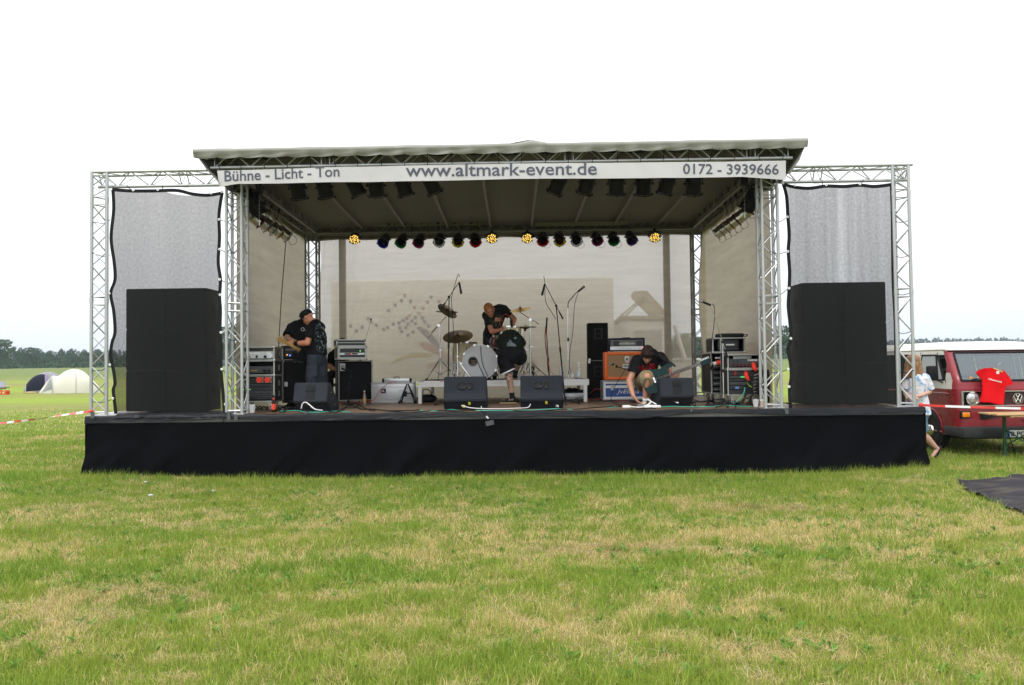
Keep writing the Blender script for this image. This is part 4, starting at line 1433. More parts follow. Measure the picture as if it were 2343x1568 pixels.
def ledpar(label, c, d, hook):
    c = V(c)
    t = thing('led_spotlight', label, 'stage light', c, 0, 'lit yellow LED spotlights on the rear truss')
    M = zrot(d)
    MB().lathe([(0.0, -0.10), (0.05, -0.10), (0.10, -0.06), (0.112, -0.02), (0.112, 0.09), (0.105, 0.09), (0.105, 0.07), (0, 0.07)], 26).build('can', CANB, t, True, mtx=M)
    LEDM = mat('glowing yellow LED', (0.9, 0.8, 0.2), 0.3, emit=(1.0, 0.62, 0.13), estr=1.9)
    m_ = MB()
    for R0, n in ((0.0, 1), (0.035, 6), (0.072, 12), (0.094, 14)):
        for k in range(n):
            a = 2 * math.pi * k / n + R0 * 7
            if (k * 7 + n) % 5 == 0 and n > 6:
                continue
            m_.cyl((R0 * math.cos(a), R0 * math.sin(a), 0.071), (R0 * math.cos(a), R0 * math.sin(a), 0.079), 0.0105, 0.0105, 8)
    m_.build('led_cluster', LEDM, t, mtx=M, kind='stuff')
    for k in range(3):
        a = k * 2.0944 + math.pi / 2
        q = M @ V((0.125 * math.cos(a), 0.125 * math.sin(a), 0.08))
        bar('clip', q, (0.02, 0.02, 0.035), CANB, t, M.to_3x3())
    hk = V(hook) - c
    MB().tube([V((0.125, 0, 0)), V((0.125, 0, hk.z * 0.6)), V((0.10, 0, hk.z)), V((-0.10, 0, hk.z)), V((-0.125, 0, hk.z * 0.6)), V((-0.125, 0, 0))], 0.008, 6).build('yoke', CANB, t, True)
    for sg in (1, -1):
        rod('knob', (0.11 * sg, 0, 0), (0.15 * sg, 0, 0), 0.016, BLK, t, 8)
    bar('hook_clamp', (0, 0, hk.z + 0.03), (0.04, 0.06, 0.09), CANB, t)
    ld = bpy.data.lights.new('lamp_glow', 'SPOT')
    ld.energy = 9
    ld.color = (1.0, 0.72, 0.12)
    ld.spot_size = R_(50)
    ld.spot_blend = 0.6
    ld.shadow_soft_size = 0.09
    lo = bpy.data.objects.new('lamp_glow', ld)
    COL.objects.link(lo)
    lo.parent = t
    lo.matrix_local = M @ Matrix.Translation((0, 0, 0.12)) @ Matrix.Rotation(math.pi, 4, 'X')
    return t
RYb = BY - 0.14
REAR = [(880, 549, 'blue'), (920, 549, 'green'), (960, 549, 'magenta'), (1006, 547, 'clear'), (1048, 547, 'yellow'), (1086, 547, 'red'),
        (1241, 545, 'red'), (1279, 545, 'yellow'), (1317, 545, 'clear'), (1364, 544, 'magenta'), (1402, 544, 'green'), (1442, 543, 'violet')]
for i, (px, py, gl) in enumerate(REAR):
    c = at(px, py, RYb)
    grp_txt = 'left' if i < 6 else 'right'
    k = i % 6
    nm = ['outermost left lamp', 'second lamp', 'third lamp', 'fourth lamp', 'fifth lamp', 'last lamp'][k]
    lamp('spotlight', f'{nm} of the {grp_txt} rear spotlight row, {gl} gel in its frame', c,
         (((-0.16, -0.14, -0.12, -0.06, 0.02, 0.16) if i < 6 else (0.0, 0.05, 0.06, 0.10, 0.05, 0.14))[k], -0.75, -0.62), 'd', gl, (c.x, RYb, 4.46), 'spotlights hanging in a row from the rear truss', loop=i >= 6 and k in (0, 2, 3, 4))
for px, lab in ((812, 'lit yellow LED spotlight at the left end of the rear row'), (1125, 'lit yellow LED spotlight left of centre, beside the red gel lamp'), (1206, 'lit yellow LED spotlight right of centre of the rear truss'), (1497, 'lit yellow LED spotlight at the right end of the rear row')):
    c = at(px, 545 - (px - 812) * 0.006, RYb)
    ledpar(lab, c, (0.02 * (1 if px < 1171 else -1), -0.86, -0.5), (c.x, RYb, 4.46))
for i, (a, b) in enumerate(((868, 1102), (1224, 1434))):
    p, q = at(a, 515, RYb - 0.02), at(b, 512, RYb - 0.02)
    t = thing('socket_bar', ('left' if i == 0 else 'right') + ' long beige socket bar above the hanging spotlights', 'socket bar', (p.x, RYb - 0.1, (p.z + q.z) / 2), 0, 'socket bars on the rear truss')
    bb('housing', (0, -0.03, -0.04), (q.x - p.x, 0.03, 0.04), mat('beige socket bar', (0.20, 0.19, 0.13), 0.5), t)
    for k in range(6):
        x = (q.x - p.x) * (0.1 + 0.16 * k)
        if i == 0:
            rod('plug', (x, -0.03, 0), (x, -0.07, 0), 0.03, BLK, t, 8)
            MB().tube(wob([V((x, -0.06, 0)), V((x + 0.1, -0.07, 0.03)), V((x + .15, -0.04, -0.12)), V((x + 0.12, 0, -0.2))], 4), 0.005, 5).build('cable', CORD, t, True)
FRONTL = [(681, 430, .05, .45), (742, 428, .12, .4), (810, 422, .45, .5), (860, 424, .0, .45), (922, 422, .25, .45), (985, 418, .45, .5),
          (1277, 418, -.45, .5), (1343, 418, -.30, .5), (1410, 420, .0, .45), (1472, 420, .0, .45), (1526, 418, -.25, .45), (1586, 420, .0, .45)]
for i, (px, py, lx, ly) in enumerate(FRONTL):
    c = at(px, py + 1, 11.75)
    nm = ['outermost', 'second', 'third', 'fourth', 'fifth', 'innermost'][i if i < 6 else 11 - i]
    lamp('spotlight', f'{nm} black spotlight hanging behind the {"left" if i < 6 else "right"} half of the banner', c, (lx, ly, -1.0), 'b', None, (c.x, 11.62, 4.52), 'black spotlights hanging from the front truss')
for (px, py, Y, kind, gel, lab) in ((582, 468, 12.35, 'B', None, 'big black floodlight in the upper left corner of the stage'), (580, 497, 12.55, 's', 'pink', 'polished lamp with pink lens under the big black left floodlight'), (599, 507, 12.95, 's', None, 'second polished lamp on the left side truss, behind the pink lens'),
                               (613, 514, 13.3, 's', None, 'third polished lamp on the left side truss'), (629, 522, 13.6, 's', 'yellow', 'fourth polished lamp on the left side truss, yellow gel'), (646, 531, 13.95, 's', 'clear', 'rearmost polished lamp on the left side truss')):
    c = at(px, py, Y)
    lamp('spotlight', lab, c, (0.72, 0.18, -0.62) if kind == 's' else (0.35, 0.25, -0.8), kind, gel, (c.x - 0.06, Y, 4.5), 'lamps on the left side truss', loop=True)
for (px, py, Y, kind, gel, lab) in ((1719, 458, 12.35, 'B', 'yellow', 'big black floodlight with glowing rim, upper right corner of the stage'), (1702, 490, 12.6, 's', 'pink', 'polished lamp with pink lens under the big black right floodlight'), (1688, 500, 12.95, 's', 'yellow', 'second polished lamp on the right side truss, yellow gel'),
                               (1676, 509, 13.3, 's', None, 'third polished lamp on the right side truss'), (1664, 517, 13.65, 's', None, 'fourth polished lamp on the right side truss'), (1652, 525, 13.95, 's', None, 'rearmost polished lamp on the right side truss')):
    c = at(px, py, Y)
    lamp('spotlight', lab, c, (-0.72, 0.18, -0.58) if kind == 's' else (-0.42, 0.3, -0.75), kind, gel, (c.x + 0.06, Y, 4.5), 'lamps on the right side truss', loop=True)
# chain and hanging cable by the left side wall
p, q = at(654, 552, 13.9), at(637, 795, 13.9)
t = thing('hanging_cable', 'long thin cable hanging down the left side wall', 'cable', p)
MB().tube([k - p for k in wob([p, (p + q) / 2 + V((-0.01, 0, 0)), q], 5)], 0.008, 6).build('cord', mat('dark grey cable', (0.05, 0.05, 0.05)), t, True)
for x, Y, sg in ((TL1 + 0.12, 12.15, 1), (TR0 - 0.12, 12.15, -1)):
    t = thing('chain_hoist', ('left' if sg > 0 else 'right') + ' black chain hoist hanging in the upper corner of the stage', 'hoist', (x, Y, 4.55), 0, 'chain hoists')
    MB().b2((-0.05, -0.05, -0.16), (0.05, 0.05, 0.0), 0.02).build('motor', BLKM, t)
    for k in range(13):
        MB().lathe([(0.008, -0.002), (0.012, 0), (0.008, 0.002)], 8, Matrix.Translation((0, 0, -0.18 - 0.03 * k)) @ Matrix.Rotation(math.pi / 2, 4, 'X' if k % 2 else 'Y'), False).build('chain_link', STEEL, t)
    rod('hook', (0, 0, -0.57), (0, 0, -0.66), 0.014, STEEL, t)

# ================================================================ GEAR ON STAGE
AEDGE = mat('case edge aluminium', (0.38, 0.38, 0.37), 0.35, 0.8, 0.1)
LAM = mat('black case laminate', (0.022, 0.021, 0.022), 0.5, 0, 0.2, 20, bump=0.2, bscale=150)
RACKB = mat('rack unit black', (0.028, 0.030, 0.034), 0.4, 0.3, 0.2)
RACKG = mat('rack unit dark grey', (0.05, 0.055, 0.062), 0.45, 0.3, 0.2)
SILV = mat('brushed silver panel', (0.62, 0.63, 0.64), 0.3, 0.6, 0.05)
PRW = mat('pale lettering', (0.7, 0.7, 0.68), 0.5)
REDP = mat('red power plug', (0.65, 0.03, 0.015), 0.4)
def put_text(parent, body, x, y, z, w, h, m, th=0.015, slant=0.0, name='lettering'):
    me = text_mesh(body, name, m, w, h, th, 0.002, slant)
    return obj(name, me, parent, loc=(x, y, z), kind='stuff')
def edges(t, w, d, h, e=0.022, m=None):
    m = m or AEDGE
    for x in (-w / 2, w / 2):
        for y in (0, d):
            bar('edge_trim', (x, y, h / 2), (e, e, h), m, t)
    for z in (0, h):
        for y in (0, d):
            bar('edge_trim', (0, y, z), (w, e * 0.96, e), m, t)
        for x in (-w / 2, w / 2):
            bar('edge_trim', (x, d / 2, z), (e * 1.04, d, e * 1.02), m, t)
    cm_ = UNIT.setdefault('cornerball', MB().ell((0, 0, 0), 0.022, None, 10, 8).mesh('ball_corner', STEEL, True))
    for x in (-w / 2, w / 2):
        for z in (0, h):
            obj('ball_corner', cm_, t, loc=(x, 0, z))
def catch(t, x, y, z):
    bar('catch', (x, y, z), (0.012, 0.085, 0.13), BLKM, t)
    bar('catch_plate', (x + 0.008, y, z), (0.008, 0.05, 0.09), STEEL, t)
def shell(t, w, d, h, m, th=0.012):
    m_ = MB()
    m_.b2((-w / 2, 0.0, 0), (w / 2, d, th))
    bb('case_bottom', (-w / 2, 0, 0), (w / 2, d, th), m, t)
    bb('case_top', (-w / 2, 0, h - th), (w / 2, d, h), m, t)
    bb('case_side', (-w / 2, 0, th), (-w / 2 + th, d, h - th), m, t)
    bb('case_side', (w / 2 - th, 0, th), (w / 2, d, h - th), m, t)
    bb('case_back', (-w / 2, d - th, th), (w / 2, d, h - th), m, t)
def knob(t, x, y, z, r, m=None, l=0.02):
    rod('knob', (x, y, z), (x, y - l, z), r, m or BLK, t, 12)
def rack(name, label, px0, px1, pt, pb, Y, d, group=None, rz=0, m=LAM):
    a, b = at(px0, (pt + pb) / 2, Y), at(px1, (pt + pb) / 2, Y)
    z1, z0 = at((px0 + px1) / 2, pt, Y).z, at((px0 + px1) / 2, pb, Y).z
    t = thing(name, label, 'flight case', ((a.x + b.x) / 2, Y, z0), rz, group)
    w, h = b.x - a.x, z1 - z0
    shell(t, w, d, h, m)
    edges(t, w, d, h)
    return t, w, h
def unit(t, w, z0, z1, m, inset=0.03, name='rack_unit'):
    return bb(name, (-w / 2 + 0.022, inset, z0), (w / 2 - 0.022, inset + 0.25, z1), m, t)
def castors(t, w, d, r=0.05, drop=0.0):
    for x in (-w / 2 + 0.08, w / 2 - 0.08):
        for y in (0.08, d - 0.08):
            rod('castor_wheel', (x - 0.015, y, -drop + r), (x + 0.015, y, -drop + r), r, mat('grey castor', (0.12, 0.12, 0.12)), t, 14)
            bb('castor_fork', (x - 0.024, y - 0.03, -drop + r), (x + 0.024, y + 0.03, 0), STEEL, t)
G1 = 'amplifier cases stacked at the left of the stage'
YL = 12.3
t, w, h = rack('rack_case', 'lowest case of the left rack stack, two red power sockets in its front', 548, 627, 860, 919, YL, 0.42, G1)
unit(t, w, 0.03, h * .22, RACKB); unit(t, w, h * .23, h * .40, RACKG); unit(t, w, h * .41, h * .56, RACKB); unit(t, w, h * .57, h * .68, RACKG); unit(t, w, h * .69, h - .03, RACKB, 0.05)
for x in (0.04, 0.17):
    bb('socket_plate', (x - 0.05, 0.035, h * .72), (x + 0.05, 0.049, h * .95), STEEL, t)
    rod('red_socket', (x, 0.05, h * .835), (x, -0.02, h * .835), 0.045, REDP, t, 16)
for i in range(9):
    knob(t, -0.2 + 0.05 * i, 0.03, h * .62, 0.009)
    knob(t, -0.2 + 0.05 * i, 0.03, h * .14, 0.007)
for i in range(4):
    bb('vent_slot', (-0.2 + 0.11 * i, 0.022, h * .30), (-0.12 + 0.11 * i, 0.029, h * .33), BLK, t)
for z in (.3, .7):
    catch(t, w / 2 + 0.008, 0.2, h * z)
for (x, c) in ((-0.22, LEDG), (-0.12, LEDG)):
    rod('indicator', (x, 0.03, h * .47), (x, 0.024, h * .47), 0.005, c, t, 8)
castors(t, w, 0.42, 0.055, at(590, 919, YL).z - DECK)
z_a = h
t, w, h = rack('rack_case', 'middle case of the left rack stack, dark amplifier with twin round dials', 548, 627, 826, 858.5, YL, 0.42, G1)
unit(t, w, 0.03, h * .62, RACKG, 0.02)
for x in (0.115, 0.185):
    rod('dial_ring', (x, 0.02, h * .3), (x, 0.008, h * .3), 0.034, RACKB, t, 20)
    knob(t, x, 0.012, h * .3, 0.02)
bb('name_plate', (-0.1, 0.012, h * .27), (0.0, 0.019, h * .34), mat('gold print', (0.35, 0.22, 0.05), 0.4, 0.5), t)
MB().tube(wob([V((-0.2, 0.1, h * .66)), V((-0.05, 0.06, h * .85)), V((0.05, 0.08, h * .7)), V((0.12, 0.05, h * .82))], 5), 0.006, 5).build('cable', CORD, t, True)
catch(t, w / 2 + 0.008, 0.2, h * .5)
t, w, h = rack('rack_case', 'top case of the left rack stack, holding a bright silver power amplifier', 548, 627, 795, 824.5, YL, 0.42, G1, 0, AEDGE)
unit(t, w, 0.025, h * .68, SILV, 0.01)
bb('display_strip', (-0.13, 0.004, h * .50), (0.05, 0.009, h * .56), mat('pale strip', (0.75, 0.78, 0.8)), t)
for x in (-0.14, 0.13):
    knob(t, x, 0.01, h * .27, 0.022)
bb('switch', (-0.02, -0.002, h * .18), (0.01, 0.009, h * .38), BLK, t)
for x in (-0.235, 0.235):
    for z in (.2, .55):
        rod('screw', (x, 0.01, h * z), (x, 0.004, h * z), 0.009, BLK, t, 8)
catch(t, w / 2 + 0.008, 0.2, h * .5)

# guitar stack behind the men
def cabinet(name, label, cat, px0, px1, pt, pb, Y, d, shellm, grillm, fr=0.04, group=None, rz=0, bev=0.012):
    a, b = at(px0, (pt + pb) / 2, Y), at(px1, (pt + pb) / 2, Y)
    z1, z0 = at((px0 + px1) / 2, pt, Y).z, at((px0 + px1) / 2, pb, Y).z
    w, h = b.x - a.x, z1 - z0
    t = thing(name, label, cat, ((a.x + b.x) / 2, Y, z0), rz, group)
    m_ = MB()
    m_.b2((-w / 2, 0.03, 0), (w / 2, d, h), bev)
    m_.build('body', shellm, t, True)
    f = fr
    for (q0, q1) in (((-w / 2, 0.0, 0), (-w / 2 + f, 0.05, h)), ((w / 2 - f, 0.0, 0), (w / 2, 0.05, h)), ((-w / 2 + f * .9, 0.001, 0.0), (w / 2 - f * .9, 0.05, f)), ((-w / 2 + f * .9, 0.001, h - f), (w / 2 - f * .9, 0.05, h))):
        MB().b2(q0, q1, min(bev, f * .45)).build('front_frame', shellm, t, True)
    bb('grille', (-w / 2 + f * .8, 0.022, f * .8), (w / 2 - f * .8, 0.032, h - f * .8), grillm, t)
    return t, w, h
t, w, h = cabinet('guitar_cabinet', 'black guitar speaker cabinet behind the men at the left', 'speaker cabinet', 645, 738, 823.5, 922, 13.3, 0.36, TOLEX, GRILL, 0.04)
put_text(t, 'REVOLVER', -0.16, 0.012, h - 0.045, 0.22, 0.022, PRW)
bb('corner_plate', (-w / 2 - 0.003, -0.004, h - 0.045), (-w / 2 + 0.045, 0.0, h + 0.002), STEEL, t)
t, w, h = cabinet('guitar_amplifier', 'black guitar amplifier head with blue and orange lights behind the capped man', 'amplifier', 643, 736, 791, 822.5, 13.35, 0.28, TOLEX, RACKB, 0.045)
bb('control_panel', (-w / 2 + 0.06, 0.006, 0.05), (w / 2 - 0.06, 0.02, 0.115), RACKG, t)
for i in range(7):
    knob(t, -0.16 + 0.06 * i, 0.006, 0.085, 0.012, PRW if i > 2 else BLK, 0.012)
rod('indicator', (-0.20, 0.006, 0.07), (-0.20, 0.0, 0.07), 0.012, LEDB, t, 8)
rod('indicator', (-0.25, 0.006, 0.08), (-0.25, 0.0, 0.08), 0.010, mat('orange indicator', (0.8, 0.3, 0.05), emit=(1, 0.4, 0.1), estr=2), t, 8)
for x0, x1 in ((-0.28, -0.12), (-0.08, -0.02), (0.0, 0.06)):
    bb('valve_window', (x0, 0.008, 0.15), (x1, 0.02, 0.20), mat('grey window', (0.14, 0.14, 0.14), 0.3), t)
p = at(713/1.0, 0, 1) if False else None
pp = at((1000 + 337 / 4.127) / 1.6533, (1120 + 1378 / 4.127) / 1.6533, 13.2)
o = obj('paper_tag', MB().box((0, 0, 0), (0.055, 0.003, 0.08)).mesh('paper_tag', WHITE), cat='paper tag', label='small white paper tag stuck on the black cabinet left of the wedge')
o.location = pp

# bass stack
SRZ = R_(22)
t, w, h = cabinet('bass_cabinet', 'tall black bass cabinet with white edge piping and round badge', 'speaker cabinet', 774, 852, 825, 917.5, 15.2, 0.40, TOLEX, GRILL, 0.02, None, SRZ, 0.006)
PIP = mat('white piping', (0.65, 0.65, 0.62), 0.4)
for (q0, q1) in (((-w / 2 + .015, 0), (w / 2 - .015, 0)), ((-w / 2 + .015, h), (w / 2 - .015, h))):
    rod('piping', (q0[0], -0.004, q0[1] + (0.015 if q0[1] == 0 else -0.015)), (q1[0], -0.004, q1[1] + (0.015 if q0[1] == 0 else -0.015)), 0.006, PIP, t, 6)
for x in (-w / 2 + .015, w / 2 - .015):
    rod('piping', (x, -0.004, 0.015), (x, -0.004, h - 0.015), 0.006, PIP, t, 6)
bb('badge', (-w / 2 + .04, -0.012, h - .20), (-w / 2 + .135, 0.018, h - .055), PIP, t)
for r_, mm in ((0.036, RACKB), (0.027, PIP), (0.018, RACKB), (0.009, PIP)):
    rod('badge_ring', (-w / 2 + .0875, -0.012, h - .12), (-w / 2 + .0875, -0.014 - (0.04 - r_) * .1, h - .12), r_, mm, t, 18)
bb('handle', (-w / 2 - 0.006, 0.12, h * .42), (-w / 2 + 0.004, 0.28, h * .62), BLKM, t)
castors(t, w, 0.40, 0.035, 0.05)
t2, w2, h2 = rack('rack_case', 'black and silver bass amplifier rack on top of the tall bass cabinet', 774, 838, 794, 821.5, 15.05, 0.4, None, SRZ)
unit(t2, w2, h2 * .55, h2 - .03, RACKG, 0.0); unit(t2, w2, h2 * .32, h2 * .52, SILV, 0.0); unit(t2, w2, .03, h2 * .28, RACKB, 0.0)
bb('display', (-0.15, -0.006, h2 * .36), (0.1, -0.001, h2 * .48), BLK, t2)
rod('indicator', (-0.02, -0.006, h2 * .42), (-0.02, -0.010, h2 * .42), 0.008, LEDR, t2, 8)
rod('indicator', (0.15, 0.0, h2 * .66), (0.15, -0.006, h2 * .66), 0.008, LEDG, t2, 8)
for i in range(10):
    knob(t2, -0.18 + 0.032 * i, 0.0, h2 * (.64 + 0.13 * (i % 2)), 0.009)
for (q0, q1) in (((-w2 / 2, -0.012, 0), (w2 / 2, 0.02, 0.035)), ((-w2 / 2, -0.012, h2 - .035), (w2 / 2, 0.02, h2)), ((-w2 / 2, -0.0125, 0.01), (-w2 / 2 + .035, 0.02, h2 - .01)), ((w2 / 2 - .035, -0.0125, 0.01), (w2 / 2, 0.02, h2 - .01))):
    MB().b2(q0, q1, 0.012).build('front_bumper', WHITE, t2, True)
t3, w3, h3 = rack('lid_case', 'flat lid of a case lying on top of the bass amplifier rack', 771, 835, 778, 791.5, 15.1, 0.36, None, SRZ)
bb('lid_front', (-w3 / 2, -0.006, 0.015), (w3 / 2, 0.0, h3 * .4), RACKB, t3)
bb('lid_band', (-w3 / 2, -0.01, h3 * .45), (w3 / 2, 0.004, h3 * .6), AEDGE, t3)
bb('lid_front', (-w3 / 2, -0.0065, h3 * .62), (w3 / 2, 0.0, h3 * .95), RACKB, t3)

# silver case, thin case, guitar stand
a, b = at(851, 900, 15.0), at(946, 900, 15.0)
t = thing('silver_case', 'large silver flight case with a small dark sticker, left of the drum riser', 'flight case', ((a.x + b.x) / 2, 15.0, DECK + .01), R_(3))
w = b.x - a.x
h = at(900, 877, 15.0).z - DECK - .01
MB().b2((-w / 2, 0, 0), (w / 2, 0.45, h), 0.01).build('body', mat('silver case skin', (0.66, 0.67, 0.68), 0.35, 0.35, 0.05), t, True)
edges(t, w, 0.45, h, 0.024)
bb('lid_seam', (-w / 2 + .01, -0.006, h * .78), (w / 2 - .01, 0.0, h * .81), AEDGE, t)
bb('sticker', (-w / 2 + .17, -0.004, h * .47), (-w / 2 + .27, 0.0, h * .72), mat('purple black sticker', (0.05, 0.03, 0.05)), t)
put_text(t, 'R', -w / 2 + .19, -0.008, h * .53, 0.06, 0.05, WHITE)
for x in (-w / 2 + .14, w / 2 - .14):
    bb('butterfly_latch', (x - .03, -0.012, h * .66), (x + .03, 0, h * .86), STEEL, t)
bb('handle', (w / 2 - 0.30, -0.02, h * .60), (w / 2 - 0.17, 0, h * .64), STEEL, t)
p0 = at(912, 871, 15.35)
t = thing('thin_case', 'flat silver case with black handle lying on the large silver case', 'case', (p0.x, 15.12, DECK + .012 + h), R_(2))
ww = 62 / ppm(15.2)
MB().b2((-ww / 2, 0, 0), (ww / 2, 0.3, 0.085), 0.012).build('body', SILV, t, True)
for x in (-ww / 2, ww / 2):
    bb('corner', (x - .02, -0.006, 0.0), (x + .02, 0.03, 0.088), BLKM, t)
MB().tube([(-0.05, -0.02, 0.085), (-0.045, -0.04, 0.115), (0.045, -0.04, 0.115), (0.05, -0.02, 0.085)], 0.008, 6).build('handle', BLK, t, True)
f0 = at(932, 879, 14.75)
t = thing('guitar_stand', 'black A-shaped folding guitar stand in front of the silver case', 'guitar stand', (f0.x, 14.75, DECK))
top_ = V((0, 0, f0.z - DECK))
for x in (-0.14, 0.15):
    for y in (-0.12, 0.14):
        rod('leg', top_ + V((x * .08, 0, 0)), (x, y, 0.012), 0.012, BLK, t)
        rod('foot', (x, y, 0.0), (x, y, 0.05), 0.02, RUB, t)
rod('cross_bar', (-0.08, -0.065, 0.19), (0.085, -0.065, 0.19), 0.01, BLK, t)
bb('pad', (-0.06, -0.10, 0.13), (0.0, -0.06, 0.23), BLK, t)

# cabinets right of the riser
for (x0, x1, y0, y1, Y, lab) in ((1345.5, 1391, 739, 825, 15.5, 'upper of two narrow black cabinets left of the orange cabinet'), (1346, 1390, 825.6, 912, 15.45, 'lower of two narrow black cabinets left of the orange cabinet')):
    t, w, h = cabinet('side_cabinet', lab, 'speaker cabinet', x0, x1, y0, y1, Y, 0.42, mat('black carpet', (0.010, 0.0095, 0.0105), 0.95, 0, 0.3, 60), mat('black carpet', (0.01, 0.01, 0.01)), 0.02, 'narrow black cabinets stood on each other')
    for (q0, q1) in (((-0.075, -0.008, h * .57), (0.085, 0.02, h * .60)), ((-0.075, -0.008, h * .83), (0.085, 0.02, h * .86)), ((-0.075, -0.007, h * .57), (-0.05, 0.02, h * .86)), ((0.06, -0.007, h * .57), (0.085, 0.02, h * .86))):
        bb('handle_cup', q0, q1, mat('dull black plastic', (0.03, 0.03, 0.032)), t)
    bb('grip', (-0.05, -0.004, h * .70), (0.06, 0.02, h * .73), mat('dull black plastic', (0.03, 0.03, 0.032)), t)
    if y0 < 800:
        bb('corner_plate', (-w / 2 - .002, -0.003, 0), (-w / 2 + .04, 0.0, 0.04), STEEL, t)
    else:
        bb('corner_plate', (-w / 2 - .002, -0.003, h - .05), (-w / 2 + .04, 0.0, h), STEEL, t)
ORG = mat('orange vinyl', (0.80, 0.14, 0.015), 0.45, 0, 0.06, 8)
TAN = mat('tan basket weave cloth', (0.34, 0.20, 0.095), 0.8, 0, 0.10, 60, bump=0.4, bscale=160)
t, w, h = cabinet('orange_cabinet', 'orange guitar cabinet with tan grille cloth and crest behind the kneeling guitarist', 'speaker cabinet', 1383, 1481, 805, 869.5, 14.6, 0.38, ORG, TAN, 0.062, None, 0, 0.022)
bb('logo_plate', (-0.06, 0.01, h * .42), (0.10, 0.023, h * .56), WHITE, t)
put_text(t, 'ORANGE', -0.048, 0.008, h * .455, 0.135, 0.045, BLK, 0.03)
cp_ = MB().prism([(-0.045, 0.05), (-0.03, 0.06), (0, 0.065), (0.03, 0.06), (0.045, 0.05), (0.04, -0.03), (0.02, -0.055), (0, -0.065), (-0.02, -0.055), (-0.04, -0.03)], 0.012, 0.022)
cp_.build('crest', WHITE, t, loc=(0.02, 0, h * .72))
MB().prism([(-0.028, -0.02), (-0.02, 0.02), (0, 0.035), (0.02, 0.02), (0.028, -0.02), (0.014, -0.02), (0, 0.01), (-0.014, -0.02)], 0.007, 0.011).build('crest_emblem', mat('dark blue ink', (0.04, 0.05, 0.10)), t, loc=(0.02, 0, h * .72))
MB().prism([(-0.012, -0.04), (0.012, -0.04), (0.012, -0.025), (-0.012, -0.025)], 0.007, 0.011).build('crest_emblem', ORG, t, loc=(0.02, 0, h * .72))
t, w, h = rack('blue_case', 'blue flight case with white edges and white script lettering under the orange cabinet', 1380, 1484, 872, 914, 14.6, 0.45, None, 0, mat('blue laminate', (0.018, 0.07, 0.27), 0.4, 0, 0.05))
bb('front_panel', (-w / 2 + .01, 0.004, 0.01), (w / 2 - .01, 0.015, h - .01), mat('blue laminate', (0.018, 0.07, 0.27)), t)
for z, e in ((h * .62, .05), (h * .86, .03)):
    bb('white_band', (-w / 2 + .01, -0.008, z), (w / 2 - .01, 0.002, z + e), WHITE, t)
bb('white_band', (-w / 2 + .01, -0.006, 0.01), (w / 2 - .01, 0.002, 0.05), WHITE, t)
for x in (-w / 2, w / 2 - .04):
    bb('white_band', (x, -0.0095, 0.0), (x + .04, 0.001, h), WHITE, t)
bb('butterfly_latch', (-w / 2 + .14, -0.014, h * .5), (-w / 2 + .20, 0.0, h * .78), STEEL, t)
put_text(t, 'JvEtapa', -0.18, -0.006, h * .25, 0.42, 0.10, PRW, 0.0, 0.3)
NAVY = mat('navy tolex', (0.012, 0.022, 0.045), 0.5, 0, 0.2, 20)
t, w, h = cabinet('guitar_amplifier', 'navy valve amplifier head with white control panel on the orange cabinet', 'amplifier', 1392.5, 1475, 773.5, 803.5, 14.62, 0.27, NAVY, mat('expanded grey grille', (0.16, 0.15, 0.14), 0.6, 0.2, 0.5, 70), 0.032)
bb('control_panel', (-w / 2 + .025, -0.006, 0.02), (w / 2 - .02, 0.03, 0.085), SILV, t)
for i in range(6):
    knob(t, -0.16 + 0.046 * i, -0.006, 0.052, 0.013, STEEL, 0.018)
for i in range(2):
    bb('switch', (0.225 + .03 * i, -0.012, 0.04), (0.232 + .03 * i, -0.006, 0.065), BLK, t)
rod('jewel_light', (0.295, -0.006, 0.055), (0.295, -0.014, 0.055), 0.013, LEDR, t, 10)
put_text(t, 'soldano', -0.145, 0.014, 0.125, 0.29, 0.045, PRW, 0.012)
for x in (-0.19, 0.235):
    bb('transformer', (x - .055, 0.012, .10), (x + .055, 0.021, .19), RACKB, t)
bb('strap_handle', (-0.08, 0.09, h), (0.08, 0.13, h + .014), BLK, t)
for x in (-w / 2 + .06, w / 2 - .06):
    rod('rubber_foot', (x, 0.08, -0.02), (x, 0.08, 0), 0.018, RUB, t)

# right rack stack
G2 = 'amplifier racks stacked at the right of the stage'
t, w, h = rack('rack_case', 'lower front rack at the right, wired with teal and black cables', 1665, 1742, 846, 904, 12.55, 0.45, G2)
for i, (z0, z1, mm) in enumerate(((.03, .2, RACKB), (.22, .38, RACKB), (.4, .52, RACKG), (.54, .64, RACKB), (.66, .76, RACKG), (.78, .94, RACKB))):
    unit(t, w, h * z0, h * z1, mm, 0.02)
bb('display', (-0.06, 0.012, h * .68), (0.02, 0.019, h * .74), mat('green display', (0.03, 0.3, 0.06), emit=(0.1, 0.8, 0.2), estr=0.5), t)
for i in range(4):
    bb('red_switch', (-0.16, 0.008, h * (.78 + .045 * i)), (-0.13, 0.019, h * (.80 + .045 * i)), REDP, t)
    knob(t, 0.05 + 0.045 * i, 0.02, h * .71, 0.011)
bb('blue_badge', (-0.15, 0.012, h * .24), (-0.09, 0.019, h * .33), mat('blue badge', (0.08, 0.2, 0.45)), t)
castors(t, w, 0.45, 0.05, at(1700, 904, 12.55).z - DECK)
MB().tube(wob([V((.0, 0, h * .3)), V((-.04, -.05, .02)), V((-.16, -.08, -.10)), V((-.22, -.1, -.14))], 5), 0.007, 6).build('cable', mat('teal cable', (0.03, 0.42, 0.33), 0.4), t, True)
